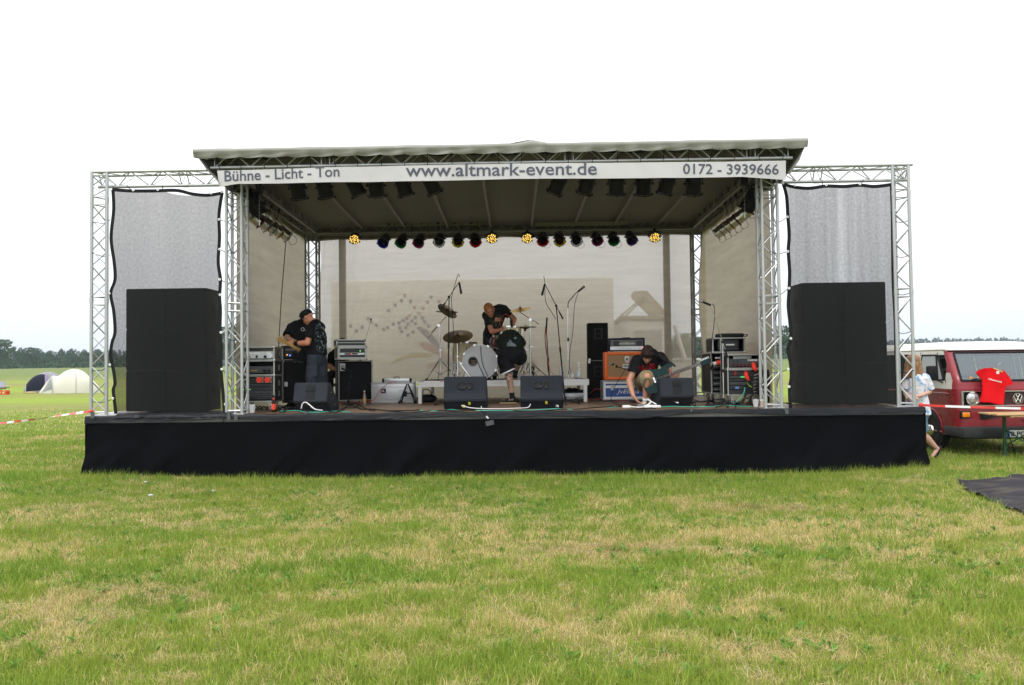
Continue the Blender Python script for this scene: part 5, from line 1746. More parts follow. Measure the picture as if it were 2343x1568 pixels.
for k in range(7):
    x0 = -0.02 + 0.035 * k
    MB().tube(wob([V((x0, 0.01, h * (.35 + .06 * (k % 4)))), V((x0 + .04, -.07, h * .3)), V((x0 + .02 - .05 * (k % 3), -.09, .0)), V((x0 - .1, -.04 - .02 * k, -.13))], 5, 0.01, k), 0.006, 5).build('cable', CORD, t, True)
MB().tube(wob([V((.03, 0, h * .5)), V((.06, -.05, h * .36)), V((.10, -.06, h * .30))], 5), 0.006, 5).build('cable', mat('lime cable', (0.3, 0.6, 0.05)), t, True)
t, w, h = rack('rack_case', 'upper front rack at the right with a grey power amplifier', 1665, 1742, 812, 843, 12.55, 0.45, G2)
unit(t, w, .03, h * .68, RACKG, 0.008)
put_text(t, 'P3000', 0.05, 0.004, h * .52, 0.15, 0.03, PRW, 0.02)
for x in (-0.18, -0.115):
    rod('dial', (x, 0.008, h * .52), (x, -0.004, h * .52), 0.022, RACKB, t, 14)
for i in range(7):
    bb('vent_slot', (-0.2 + 0.06 * i, 0.003, h * .14), (-0.16 + 0.06 * i, 0.007, h * .34), mat('dark red vent', (0.07, 0.02, 0.018)), t)
bb('unit_top', (-0.16, 0.1, h * .7), (0.14, 0.3, h * .9), STEEL, t)
for (dx_, dz_) in ((0.14, -0.01), (0.02, -0.16)):
    a = V((dx_, -0.05, dz_))
    MB().cyl(a, a + V((0.0, 0.10, 0.10)), 0.035, 0.035, 14).cyl(a + V((0, -.06, -.02)), a + V((0, 0, 0)), 0.022, 0.032, 12).build('red_plug', REDP, t, True)
t, w, h = rack('rack_case', 'tall patch rack behind the front racks, seen edge on with a big red plug', 1627, 1660, 808, 900, 13.1, 0.7, G2)
for i in range(5):
    unit(t, w, h * (.05 + .14 * i), h * (.15 + .14 * i), (RACKB, RACKG)[i % 2], 0.02)
    for k in range(4):
        rod('socket', (-0.06 + .035 * k, 0.02, h * (.10 + .14 * i)), (-0.06 + .035 * k, 0.012, h * (.10 + .14 * i)), 0.011, STEEL, t, 8)
MB().b2((-0.05, -0.10, h * .70), (0.09, 0.03, h * .82), 0.03).build('red_plug', REDP, t, True)
rod('plug_collar', (-0.05, -0.04, h * .74), (-0.10, -0.045, h * .73), 0.034, WHITE, t, 12)
MB().tube(wob([V((-.09, -.045, h * .72)), V((-.14, -.07, h * .62)), V((-.06, -.08, h * .55)), V((0.08, -.06, h * .55))], 6), 0.016, 8).build('cable', CORD, t, True)
bb('label_plate', (-0.05, 0.008, h * .86), (0.05, 0.016, h * .90), WHITE, t)
castors(t, w, 0.7, 0.05, at(1640, 900, 13.1).z - DECK)
t, w, h = rack('rack_case', 'top rack of the right stack with a rolled white label, black bag on it', 1630, 1702, 774, 806, 13.0, 0.45, G2)
unit(t, w * .74, .03, h - .03, RACKB, 0.0)
bb('label_plate', (-0.04, -0.008, h * .48), (0.10, -0.001, h * .58), WHITE, t)
bb('divider', (-w / 2 + .12, -0.006, 0.01), (-w / 2 + .145, 0.02, h - .01), AEDGE, t)
pb_ = at(1673, 773, 13.05)
t = thing('equipment_bag', 'flat black bag lying on the top rack at the right', 'bag', (pb_.x, 13.05, pb_.z))
MB().b2((-0.22, 0, 0), (0.22, 0.25, 0.075), 0.03).build('pouch', BLK, t, True)
MB().tube(wob([V((.2, .05, .05)), V((.27, .02, .05)), V((.24, 0, .02)), V((.18, -.01, .03))], 5), 0.008, 6).build('strap', BLK, t, True)
# multicore connectors on a coil at the right
pc = at(1733, 880, 12.35)
t = thing('cable_coil', 'coiled black multicore cable with chrome connectors beside the right racks', 'cable', (pc.x, 12.35, DECK))
for k in range(4):
    MB().tube([V((0.05 + 0.04 * k, 0.15 * math.cos(a) * .5, 0.30 + 0.26 * math.sin(a))) for a in [i * 2 * math.pi / 20 for i in range(21)]], 0.024, 8).build('coil_turn', RUB, t, True)
for k in range(9):
    z = 0.08 + 0.052 * k
    x = -0.06 - 0.03 * math.sin(k * 0.35)
    rod('connector', (x, -0.10, z), (x + 0.07, -0.05, z + 0.012), 0.014, CHROME, t, 10)
    MB().tube(wob([V((x + .07, -.05, z + .012)), V((x + .12, -.02, z + .03)), V((x + .14, .02, z + .06 * (-1) ** k))], 3), 0.007, 5).build('tail', CORD, t, True)
for k, (px, m_) in enumerate(((1727, mat('clear plastic', (0.75, 0.78, 0.8), 0.1, trans=0.0)), (1743, mat('beer', (0.55, 0.22, 0.03), 0.12)))):
    c = at(px, 932, 11.9)
    t = thing('plastic_cup', ('empty clear plastic cup next to the cup of beer at the right tower' if k == 0 else 'clear plastic cup of amber beer by the foot of the right tower'), 'cup', (c.x, 11.86, DECK + .02), 0, 'plastic cups on the stage edge')
    CLR = MATS.get('cup plastic') or nt_of('cup plastic')[0]
    if 'cup plastic' not in MATS:
        bsd = CLR.node_tree.nodes['Principled BSDF']
        bsd.inputs['Base Color'].default_value = (0.85, 0.87, 0.9, 1)
        bsd.inputs['Roughness'].default_value = 0.1
        bsd.inputs['Alpha'].default_value = 0.22
        MATS['cup plastic'] = CLR
    MB().lathe([(0.034, 0), (0.046, 0.115), (0.048, 0.118), (0.045, 0.116), (0.033, 0.003), (0, 0.003)], 20).build('cup_wall', CLR, t, True)
    if k == 1:
        MB().lathe([(0.0, 0.006), (0.032, 0.006), (0.042, 0.09), (0, 0.09)], 20).build('beer', m_, t, True)
        MB().lathe([(0.0, 0.091), (0.042, 0.091), (0.043, 0.10), (0, 0.101)], 20).build('foam', WHITE, t, True)
c = at(577, 945, 11.82)
t = thing('plastic_cup', 'clear plastic cup at the foot of the left tower', 'cup', (c.x, 11.82, DECK + .02), 0, 'plastic cups on the stage edge')
MB().lathe([(0.034, 0), (0.046, 0.125), (0.048, 0.128), (0.045, 0.126), (0.033, 0.003), (0, 0.003)], 20).build('cup_wall', CLR, t, True)
# bottles
BRN = mat('brown bottle glass', (0.018, 0.008, 0.004), 0.08, 0, 0.1)
def bottle(label, x, Y, z, h, m, lab=None, cap=None, group=None, r=0.032):
    t = thing('bottle', label, 'bottle', (x, Y, z), 0, group)
    MB().lathe([(0, 0), (r, 0.0), (r, h * .58), (r * .85, h * .66), (r * .42, h * .78), (r * .38, h * .95), (r * .42, h * .96), (r * .42, h), (0, h)], 20).build('glass', m, t, True)
    if lab:
        MB().lathe([(r + .0008, h * .16), (r + .0012, h * .17), (r + .0012, h * .48), (r + .0008, h * .49)], 20, None, False).build('label', lab, t, True)
        MB().lathe([(r * .50, h * .76), (r * .44, h * .84)], 16, None, False).build('neck_label', lab, t, True)
    if cap:
        MB().lathe([(0, h + .001), (r * .45, h + .001), (r * .48, h - 0.02), (r * .5, h - .02), (r * .5, h + .006), (0, h + .008)], 14).build('cap', cap, t, True)
    return t
c = at(626, 944, 11.86)
bottle('brown beer bottle with red label on the stage edge by the left racks', c.x, 11.86, DECK + .022, 0.26, BRN, mat('red bottle label', (0.7, 0.06, 0.02), 0.4))
c = at(831, 918, 14.4)
bottle('small sauce bottle with orange label in front of the bass cabinet', c.x, 14.5, DECK, 0.25, mat('pale bottle glass', (0.30, 0.30, 0.28), 0.1), mat('orange white label', (0.75, 0.35, 0.10)), WHITE, None, 0.028)

# wedges
def wedge(label, px0, px1, Y, prof, kind, rz=0.0):
    a, b = at(px0, 920, Y), at(px1, 920, Y)
    w = b.x - a.x
    t = thing('floor_monitor', label, 'floor monitor', ((a.x + b.x) / 2, Y, DECK), rz, 'wedge monitors along the front of the stage')
    # prof is y,z; pushed along x
    M = Matrix(((0, 1, 0, 0), (1, 0, 0, 0), (0, 0, 1, 0), (0, 0, 0, 1)))
    bm_ = MB().prism(prof, -w / 2, w / 2, M)
    me = bm_.mesh('housing', WEDGE, False)
    bm = bmesh.new()
    bm.from_mesh(me)
    bmesh.ops.bevel(bm, geom=bm.edges[:], offset=0.012, segments=2, affect='EDGES')
    bm.to_mesh(me)
    bm.free()
    obj('housing', me, t)
    return t, w
P1_ = [(0.08, 0.525), (0.0, 0.515), (-0.055, 0.275), (-0.12, 0.15), (-0.02, 0.0), (0.40, 0.0), (0.42, 0.06)]
for px0, px1, lab in ((1016, 1113.5, 'centre left floor monitor in front of the bass drum'), (1190.5, 1288, 'centre right floor monitor in front of the hi-hat stand')):
    t, w = wedge(lab, px0, px1, 12.42, P1_, 0)
    sl = math.atan2(0.055, 0.24)
    Rm = Matrix.Rotation(-sl, 4, 'X')
    MB().lathe([(0, 0), (0.056, 0.0), (0.066, 0.008), (0.072, 0.006), (0.074, -0.002)], 24, Matrix.Translation((-0.055, -0.042, 0.375)) @ Matrix.Rotation(-sl, 4, 'X') @ Matrix.Rotation(math.pi / 2, 4, 'X') @ Matrix.Diagonal((1.15, 0.85, 1, 1)), False).build('handle_cup', BLK, t, True)
    MB().lathe([(0, 0), (0.04, 0.0), (0.050, 0.008), (0.056, 0.006), (0.058, -0.002)], 24, Matrix.Translation((0.065, -0.042, 0.375)) @ Matrix.Rotation(-sl, 4, 'X') @ Matrix.Rotation(math.pi / 2, 4, 'X') @ Matrix.Diagonal((0.85, 1.15, 1, 1)), False).build('handle_cup', BLK, t, True)
    bar('socket_plate', (0.08, -0.085, 0.09), (0.11, 0.01, 0.07), BLK, t, Matrix.Rotation(0.588, 3, 'X'))
    YLW = mat('yellow paper tag', (0.75, 0.72, 0.05), 0.6)
    bar('yellow_tag', (0.07, -0.105, 0.10), (0.035, 0.004, 0.05), YLW, t, Matrix.Rotation(0.588, 3, 'X'))
    if px0 < 1100:
        bar('yellow_tag', (-0.02, -0.10, 0.055), (0.04, 0.004, 0.05), YLW, t, Matrix.Rotation(0.588, 3, 'X') @ Matrix.Rotation(0.3, 3, 'Y'))
    else:
        MB().lathe([(0.011, -0.002), (0.017, 0), (0.011, 0.002)], 14, Matrix.Translation((0.235, -0.066, 0.045)) @ Matrix.Rotation(math.pi / 2, 4, 'X'), False).build('logo_ring', WHITE, t, True)
    bar('corner_clip', (0.255, -0.075, 0.04), (0.012, 0.012, 0.03), WHITE, t)
    for x in (-0.25, 0.02, 0.22):
        rod('screw', (x, -0.04, 0.33 - abs(x) * .2), (x, -0.045, 0.33 - abs(x) * .2), 0.004, STEEL, t, 6)
P2_ = [(0.10, 0.46), (0.0, 0.455), (-0.06, 0.16), (0.02, 0.10), (0.10, 0.0), (0.42, 0.0), (0.44, 0.10)]
for px0, px1, lab, rz, top in ((671, 753, 'left floor monitor in front of the man in the black cap', R_(-9), 0), (1507, 1588, 'right floor monitor in front of the kneeling guitarist', R_(11), 1)):
    t, w = wedge(lab, px0, px1, 12.25 if not top else 12.55, [(y, z) for y, z in P2_], 1, rz)
    kids_ = [q for q in bpy.data.objects if q.parent == t]
    kids_[0].data.materials[0] = mat('lighter grey speaker paint', (0.024, 0.028, 0.036), 0.5, 0, 0.15, 10)
    sl = math.atan2(0.06, 0.295)
    Rr = Matrix.Rotation(-sl, 3, 'X')
    def onp(x, z):
        return V((x, -(0.455 - z) / 0.295 * 0.06 - 0.001, z))
    bar('handle_recess', onp(0.0, 0.385), (0.15, 0.012, 0.075), BLK, t, Rr)
    bar('handle_grip', onp(0.0, 0.335) + V((0, -.006, 0)), (0.16, 0.012, 0.02), WEDGE, t, Rr)
    bar('lower_recess', onp(0.0, 0.255), (0.15, 0.008, 0.11), BLK, t, Rr)
    for x in (-0.23, -0.13, 0.13, 0.23):
        bar('bolt_slot', onp(x, 0.375), (0.012, 0.010, 0.03), BLK, t, Rr)
    for k in range(3):
        bar('silver_screw', (w / 2 + .002, 0.1 + .08 * k, 0.30 - .1 * k), (0.006, 0.012, 0.012), STEEL, t)
    rod('plug', (-0.02, 0.03, 0.07), (0.03, -0.01, 0.06), 0.012, STEEL, t, 8)

# ---- PA stacks behind the gauze
for side in (0, 1):
    x0p, x1p = ((288, 470) if side == 0 else (1838, 2029))
    Yp = 12.42
    a, b = at(x0p, 800, Yp), at(x1p, 800, Yp)
    topz = at((x0p + x1p) / 2, 660 if side == 0 else 646, Yp).z
    G = 'loudspeakers stacked behind the side gauzes'
    for c in range(2):
        for r_ in range(3):
            w = (b.x - a.x) / 2
            hh = (topz - DECK - .02) / 3
            t = thing('loudspeaker', f'{["bottom","middle","top"][r_]} black loudspeaker, {["outer","inner"][c] if side==0 else ["inner","outer"][c]} column behind the {["left","right"][side]} gauze', 'loudspeaker', (a.x + w * (c + .5), Yp, DECK + .02 + hh * r_), 0, G)
            MB().b2((-w / 2 + .0006, 0.02, 0.0006), (w / 2 - .0006, 0.62, hh - .0006), 0.003).build('cabinet', BLKM, t, True)
            bb('grille', (-w / 2 + .003, 0.0, .003), (w / 2 - .003, 0.019, hh - .003), GRILL, t)
            hs = 1 if side == 0 else -1
            bb('handle', (hs * w / 2 - .004, 0.2, hh * .4), (hs * (w / 2 + .004), 0.38, hh * .6), mat('dull black plastic', (0.03, 0.03, 0.032)), t)

# ---- drum riser
YR = 14.45
RZ = 1.372
a, b = on(950, 0, 1).x if False else at(951, 870, YR).x, at(1347, 868, YR).x
t = thing('drum_riser', 'white edged wooden drum riser on square legs', 'riser', ((a + b) / 2, YR, DECK))
w = b - a
hz = RZ - DECK
bb('front_board', (-w / 2, 0, hz - .115), (w / 2, 0.035, hz), WHITE, t)
bb('back_board', (-w / 2, 2.0, hz - .115), (w / 2, 2.035, hz), WHITE, t)
for x in (-w / 2, w / 2 - .035):
    bb('side_board', (x, 0.036, hz - .115), (x + .035, 2.0, hz - .001), WHITE, t)
for k in range(3):
    bb('top_panel', (-w / 2 + .036 + (w - .072) / 3 * k + .003, 0.036, hz - .02), (-w / 2 + .036 + (w - .072) / 3 * (k + 1) - .003, 2.0, hz - .003), mat('worn dark plywood', (0.07, 0.055, 0.045), 0.8, 0, 0.3, 4), t)
for x in (-w / 2 + .04, 0.1, w / 2 - .10):
    for y in (0.002, 1.93):
        if x != 0.1 or y > 1:
            bb('leg', (x, y, 0), (x + .065, y + .065, hz - .116), WHITE, t)
for k, (x, sx) in enumerate(((-w / 2 + .05, 0.10), (-w / 2 + .45, 0.28), (-w / 2 + .7, 0.16))):
    bar('stain', (x + sx / 2, -0.002, hz - .012 - .004 * k), (sx, 0.003, 0.012), (REDP if k == 1 else mat('rust stain', (0.3, 0.12, 0.08))), t)
bar('yellow_tag', (-w / 2 + .03, -0.003, hz - .06), (0.05, 0.004, 0.03), mat('yellow paper tag', (0.75, 0.72, 0.05)), t, Matrix.Rotation(0.5, 3, 'Y'))

# ---- drum kit
CREAM = mat('cream drum shell', (0.58, 0.46, 0.26), 0.35, 0, 0.06, 4, coat=0.3)
HEADW = mat('white drum head', (0.62, 0.62, 0.64), 0.5, 0, 0.03, 3)
BRASS = mat('tarnished cymbal bronze', (0.20, 0.135, 0.06), 0.38, 0.8, 0.25, 9)
def lug_ring(t, c, M, r, d, n, lm=None):
    for k in range(n):
        a = 2 * math.pi * k / n + 0.2
        q = M @ V((r * math.cos(a), r * math.sin(a), 0))
        rod('lug', q + M.to_3x3() @ V((0, 0, -d * .3)), q + M.to_3x3() @ V((0, 0, d * .3)), 0.010, CHROME, t, 8)
def drum(name, label, c, axis, r, d, shellm, headm=HEADW, hoop=CHROME, lugs=8, port=False, group=None):
    t = thing(name, label, 'drum', c, 0, group)
    M = zrot(axis)
    MB().lathe([(r, -d / 2), (r, d / 2), (r * .985, d / 2), (r * .985, -d / 2)], 40, M, False).build('shell', shellm, t, True)
    for s in (1, -1):
        if port and s == 1:
            prf = [(r * .0, 0)]
            hp = Matrix.Translation(V((0, 0, 0)))
            # head with a sound hole set off centre
            ph = V((-0.135, 0.015))
            pr_ = 0.078
            vs, fs = [], []
            n = 48
            for k in range(n):
                a = 2 * math.pi * k / n
                vs.append(M @ V((ph.x + pr_ * math.cos(a), ph.y + pr_ * math.sin(a), d / 2 + .003)))
            for k in range(n):
                a = 2 * math.pi * k / n
                vs.append(M @ V((r * .99 * math.cos(a), r * .99 * math.sin(a), d / 2 + .003)))
            fs = [(k, (k + 1) % n, n + (k + 1) % n, n + k) for k in range(n)]
            MB().add(vs, fs).build('drum_head', headm, t)
            MB().lathe([(pr_ - .004, 0), (pr_ + .018, 0), (pr_ + .018, .006), (pr_ - .004, .006)], 32, M @ Matrix.Translation((ph.x, ph.y, d / 2 + .0035)), False).build('port_ring', mat('grey port ring', (0.16, 0.16, 0.17)), t, True)
        else:
            MB().lathe([(0, s * (d / 2 + .002)), (r * .99, s * (d / 2 + .002))], 40, M, False).build('drum_head', headm, t)
        MB().lathe([(r * .985, s * (d / 2 - .012)), (r * 1.03, s * (d / 2 - .012)), (r * 1.03, s * (d / 2 + .014)), (r * .985, s * (d / 2 + .014))], 40, M, False).build('hoop', hoop, t, True)
    lug_ring(t, c, M, r + .012, d, lugs)
    return t, M
BDc = at(1099, 819, 14.72)
bd_r = 40.0 / ppm(14.55)
t, M = drum('bass_drum', 'big white headed bass drum with cream shell and round sound hole', (BDc.x, 14.95, RZ + bd_r + .012), (-0.06, -1, 0), bd_r, 0.42, CREAM, HEADW, mat('white hoop', (0.72, 0.71, 0.68), 0.3), 10, True)
for k in range(8):
    a = 2 * math.pi * k / 8 + .3
    q = M @ V(((bd_r + .012) * math.cos(a), (bd_r + .012) * math.sin(a), 0.215))
    bar('claw_hook', q, (0.03, 0.05, 0.025), CHROME, t, M.to_3x3() @ Matrix.Rotation(a, 3, 'Z'))
bar('pillow', M @ V((0.0, -0.1, 0.02)), (0.4, 0.2, 0.3), mat('brown pillow', (0.16, 0.11, 0.06)), t)
MB().tube(wob([M @ V((-0.11, 0.0, 0.22)), M @ V((-0.04, 0.0, 0.25)), M @ V((0.0, -0.1, 0.24)), M @ V((0.05, -0.2, 0.24)), M @ V((0.09, -0.31, 0.26))], 6), 0.006, 6).build('mic_cable', CORD, t, True)
MB().tube(wob([M @ V((0.02, 0.30, 0.24)), M @ V((0.03, 0.12, 0.245)), M @ V((0.06, -0.06, 0.24)), M @ V((0.14, -0.25, 0.245)), M @ V((0.17, -0.32, 0.28))], 6), 0.006, 6).build('mic_cable', CORD, t, True)
MB().prism([(-0.02, 0.0), (0.02, 0.0), (0.012, -0.012), (0, -0.02), (-0.012, -0.012)], 0, 0.001).build('head_mark', mat('grey mark', (0.3, 0.3, 0.32)), t, mtx=Matrix.Translation(M @ V((0.02, bd_r * .80, 0.2165))) )
for s in (-1, 1):
    rod('spur', (s * bd_r * .85, -0.15, -bd_r * .3), (s * (bd_r * 1.05), -0.28, -bd_r - .005), 0.009, CHROME, t)
c = at(1064, 808, 15.25)
t, M = drum('floor_tom', 'cream floor tom at the left of the bass drum', c, (0.02, 0, 1), 0.235, 0.40, CREAM)
for k in range(3):
    a = 2.1 * k + .6
    rod('leg', (0.25 * math.cos(a), 0.25 * math.sin(a), 0.05), (0.26 * math.cos(a), 0.26 * math.sin(a), RZ - c.z), 0.009, CHROME, t)
    rod('rubber_foot', (0.26 * math.cos(a), 0.26 * math.sin(a), RZ - c.z + .0), (0.26 * math.cos(a), 0.26 * math.sin(a), RZ - c.z + .03), 0.018, RUB, t)
c = at(1169, 759, 14.95)
t, M = drum('snare_drum', 'cream snare drum being fitted by the bending drummer', c, (0.05, 0.02, 1), 0.20, 0.165, CREAM)
rod('stand_pole', (0, 0.0, -0.09), (0, 0, RZ - c.z + .04), 0.012, CHROME, t)
for k in range(3):
    a = 2.1 * k + .3
    rod('leg', (0, 0, RZ - c.z + .2), (0.2 * math.cos(a), 0.2 * math.sin(a), RZ - c.z + .01), 0.008, CHROME, t)
    rod('basket_arm', (0, 0, -0.11), (0.17 * math.cos(a), 0.17 * math.sin(a), -0.07), 0.008, CHROME, t)
c = at(1140, 782, 15.05)
t, M = drum('rack_tom', 'small dark red tom half hidden between the bass drum and the bending man', c, (0.25, -0.25, 1), 0.14, 0.2, mat('dark red drum shell', (0.10, 0.02, 0.02), 0.3))
def cymbal(t, c, axis, r, m=BRASS):
    M = Matrix.Translation(c) @ zrot(axis)
    return MB().lathe([(0.006, 0.030), (0.03, 0.028), (0.05, 0.014), (r * .5, 0.006), (r, -0.012), (r, -0.0135), (r * .5, 0.0035), (0.05, 0.011), (0.006, 0.026)], 40, M, False).build('cymbal', m, t, True)
def tripod(t, base, h, spread=0.30, yz=0.32, double=True, n=3, a0=0.4, m=CHROME, r=0.012):
    base = V(base)
    rod('pole', base + V((0, 0, 0.06)), base + V((0, 0, h)), r, m, t, 10)
    rod('lower_tube', base + V((0, 0, 0.05)), base + V((0, 0, h * .55)), r * 1.35, m, t, 10)
    rod('wing_collar', base + V((0, 0, h * .55 - .02)), base + V((0, 0, h * .55 + .03)), r * 2, m, t, 10)
    bar('wing_nut', base + V((r * 2.2, 0, h * .55)), (0.03, 0.008, 0.02), m, t)
    for k in range(n):
        a = a0 + 2 * math.pi * k / n
        e = V((math.cos(a), math.sin(a), 0))
        tip = base + e * spread + V((0, 0, 0.012))
        rod('leg', base + e * 0.02 + V((0, 0, yz)), tip, r * .62, m, t, 6)
        if double:
            rod('leg', base + e * 0.02 + V((0, 0, yz * .88)), tip + V((0, 0, 0.02)), r * .62, m, t, 6)
            rod('brace', base + V((0, 0, 0.10)), base + e * spread * .5 + V((0, 0, yz * .5)), r * .5, m, t, 6)
        rod('rubber_foot', tip - e * .02 + V((0, 0, .008)), tip + e * 0.025, 0.017, RUB, t, 8)
G3 = 'chrome cymbal stands of the drum kit'
# left twin stand with two tilted cymbals
b0 = at(1006, 868, 14.9)
t = thing('cymbal_stand', 'left cymbal stand carrying two tilted cymbals one over the other', 'cymbal stand', (b0.x, 15.0, RZ), 0, G3)
o = V((b0.x, 15.0, RZ))
tripod(t, (0, 0, 0), at(1006, 745, 15.0).z - RZ, 0.34, 0.42, True, 3, 0.5)
j = at(1003, 745, 15.0) - o
k1 = at(1022, 722, 15.0) - o
rod('boom', j + (j - k1) * 1.3, k1, 0.008, CHROME, t)
rod('boom', j + V((-0.14, -.05, -0.14)), j + V((0.02, 0, 0.03)), 0.008, CHROME, t)
bar('tilter', k1, (0.03, 0.03, 0.05), CHROME, t)
bar('tilter', j, (0.05, 0.04, 0.05), CHROME, t)
cymbal(t, at(1024, 711, 14.95) - o, (0.56, -0.42, 0.72), 0.21)
cymbal(t, at(1022, 712.5, 15.15) - o, (0.04, 0.03, 1), 0.22)
p_ = at(1036, 868, 14.6)
t = thing('cymbal_stand', 'straight cymbal stand with a big dark cymbal beside the bass drum', 'cymbal stand', (at(1046, 0, 14.6).x, 14.62, RZ), 0, G3)
o = V((at(1046, 800, 14.62).x, 14.62, RZ))
t.location = o
tripod(t, (0, 0, 0), at(1046, 772, 14.62).z - RZ, 0.27, 0.36, True, 3, 1.9)
cymbal(t, at(1047, 769, 14.62) - o, (-0.06, -0.52, 1), 0.285)
rod('felt', at(1047, 768, 14.62) - o, at(1047, 762, 14.62) - o, 0.012, RUB, t)
t = thing('cymbal_stand', 'right boom cymbal stand with one upper cymbal, right of the snare drum', 'cymbal stand', (at(1213, 800, 14.9).x, 14.9, RZ), 0, G3)
o = V((at(1213, 800, 14.9).x, 14.9, RZ))
tripod(t, (0, 0, 0), at(1213, 733, 14.9).z - RZ, 0.34, 0.33, True, 3, 0.1)
rod('boom', at(1191, 716, 14.9) - o, at(1233, 742, 14.9) - o, 0.008, CHROME, t)
bar('tilter', at(1213, 732, 14.9) - o, (0.05, 0.04, 0.05), CHROME, t)
bar('tilter', at(1190, 714, 14.9) - o, (0.03, 0.03, 0.05), CHROME, t)
cymbal(t, at(1190, 708, 14.9) - o, (-0.15, -0.25, 1), 0.205)
rod('felt', at(1190, 708, 14.9) - o, at(1189, 702, 14.9) - o, 0.016, RUB, t)
t = thing('hi_hat', 'hi-hat stand with a closed pair of cymbals right of the snare drum', 'hi-hat', (at(1201, 800, 14.95).x, 15.0, RZ))
o = V((at(1201, 800, 15.0).x, 15.0, RZ))
t.location = o
tripod(t, (0, 0, 0), at(1201, 745, 15.0).z - RZ, 0.26, 0.34, True, 3, 2.2)
rod('pull_rod', at(1201, 752, 15.0) - o, at(1201, 734, 15.0) - o, 0.005, CHROME, t)
hc = at(1206, 749, 15.0) - o
cymbal(t, hc + V((-.03, 0, .012)), (0.03, 0, 1), 0.20)
cymbal(t, hc + V((-.03, 0, -.012)), (0.03, 0, -1), 0.20)
rod('clutch', at(1201, 752, 15.0) - o, at(1201, 758, 15.0) - o, 0.022, RUB, t)
for (px, mm) in ((1223, mat('drumstick wood', (0.45, 0.25, 0.10))), (1229, mat('drumstick wood', (0.45, 0.25, 0.10)))):
    a, b = at(px, 845, 15.05), at(px - 8, 812, 15.05)
    o = obj('drumstick', MB().cyl((0, 0, 0), b - a, 0.007, 0.004, 8).mesh('drumstick', mm, True), loc=a, cat='drumstick', label=('right' if px == 1229 else 'left') + ' of two wooden drumsticks leaning on the right cymbal stand', group='drumsticks')
c = at(1219, 850, 15.1)
t = thing('stick_bag', 'black drumstick bag hanging at the foot of the right cymbal stand', 'bag', (c.x, 15.1, RZ + .05))
MB().b2((-0.07, 0, 0), (0.03, 0.05, 0.2), 0.02).build('pouch', BLK, t, True)
c = at(1198, 862, 14.7)
t = thing('cardboard_box', 'small pale box lying on the riser behind the right monitor', 'box', (c.x, 14.7, RZ + .003))
bb('box', (-0.17, 0, 0), (0.17, 0.2, 0.09), mat('pale grey card', (0.45, 0.43, 0.42)), t)
c = at(1130, 862, 14.8)
t = thing('drum_pedal', 'chrome bass drum pedals and cables in front of the drum stool', 'pedal', (c.x, 14.85, RZ + .003))
bb('base_plate', (-0.05, 0, 0), (0.05, 0.28, 0.012), BLKM, t)
bar('footboard', (0, 0.14, 0.05), (0.08, 0.28, 0.012), STEEL, t, Matrix.Rotation(-0.25, 3, 'X'))
for s in (-1, 1):
    rod('upright', (0.06 * s, 0.0, 0.01), (0.06 * s, 0.0, 0.2), 0.01, CHROME, t)
rod('axle', (-0.08, 0, 0.19), (0.08, 0, 0.19), 0.008, CHROME, t)
rod('beater_shaft', (0, 0, 0.19), (0.0, 0.07, 0.33), 0.005, CHROME, t)

# ---- bottles and glasses on the riser
CLRB = MATS['cup plastic']
c = at(1285, 866, 14.6)
t = bottle('clear plastic water bottle with turquoise cap on the riser', c.x, 14.6, RZ, 0.36, CLRB, None, mat('turquoise cap', (0.03, 0.35, 0.42)), None, 0.042)
MB().lathe([(0, .002), (0.038, .002), (0.038, 0.15), (0, 0.15)], 16).build('water', mat('water', (0.45, 0.48, 0.48), 0.1), t, True)
c = at(1324, 866, 14.6)
t = bottle('clear glass water bottle with pale label near the right end of the riser', c.x, 14.6, RZ, 0.30, CLRB, mat('pale blue label', (0.6, 0.68, 0.70)), WHITE, None, 0.037)
c = at(1310, 866, 14.6)
t = thing('plastic_cup', 'clear tumbler with white contents between the two bottles on the riser', 'cup', (c.x, 14.6, RZ))
MB().lathe([(0.028, 0), (0.04, 0.12), (0.041, 0.12), (0.027, 0.003), (0, 0.003)], 18).build('cup_wall', CLRB, t, True)
MB().lathe([(0.0, 0.03), (0.028, 0.03), (0.030, 0.1), (0, 0.1)], 18).build('napkin', WHITE, t, True)
c = at(1270 - 0, 0, 1) if False else None
c = at(1269, 866, 14.65) if False else at(1277, 868, 14.55)
t = thing('plastic_cup', 'small clear cup beside the left cymbal stand', 'cup', (at(1269, 866, 14.55).x * 0 + at(1268 - 0, 866, 14.55).x, 14.55, RZ))
t.location.x = at(992 + 0, 866, 14.5).x + 0.62
MB().lathe([(0.026, 0), (0.038, 0.10), (0.039, 0.10), (0.025, 0.003), (0, 0.003)], 18).build('cup_wall', CLRB, t, True)
# under and beside the riser
c = at(1310, 900, 15.2)
t = thing('silver_case', 'small silver case under the right end of the riser', 'case', (c.x, 15.2, DECK))
MB().b2((-0.28, 0, 0.0), (0.26, 0.35, 0.15), 0.01).build('body', SILV, t, True)
for z in (0.0, 0.14):
    bb('band', (-0.285, -0.004, z), (0.265, 0.004, z + .015), BLKM, t)
t = thing('black_bag', 'black cloth bag lying on the small silver case under the riser', 'bag', (c.x + .02, 15.25, DECK + .152))
MB().grid(lambda u, v: V((-0.25 + .45 * u, 0.3 * v, 0.10 * math.sin(math.pi * min(1, u * 1.15) * .87) ** .7 * math.sin(math.pi * v) ** .5 * (0.8 + 0.5 * mnoise.noise(V((u * 4, v * 3, 0))))))
, 24, 14).build('pouch', BLK, t, True)
c = at(1032, 912, 15.0)
t = thing('black_bag', 'black bag with a curved handle behind the left leg of the riser', 'bag', (c.x - .48, 15.1, DECK + .002))
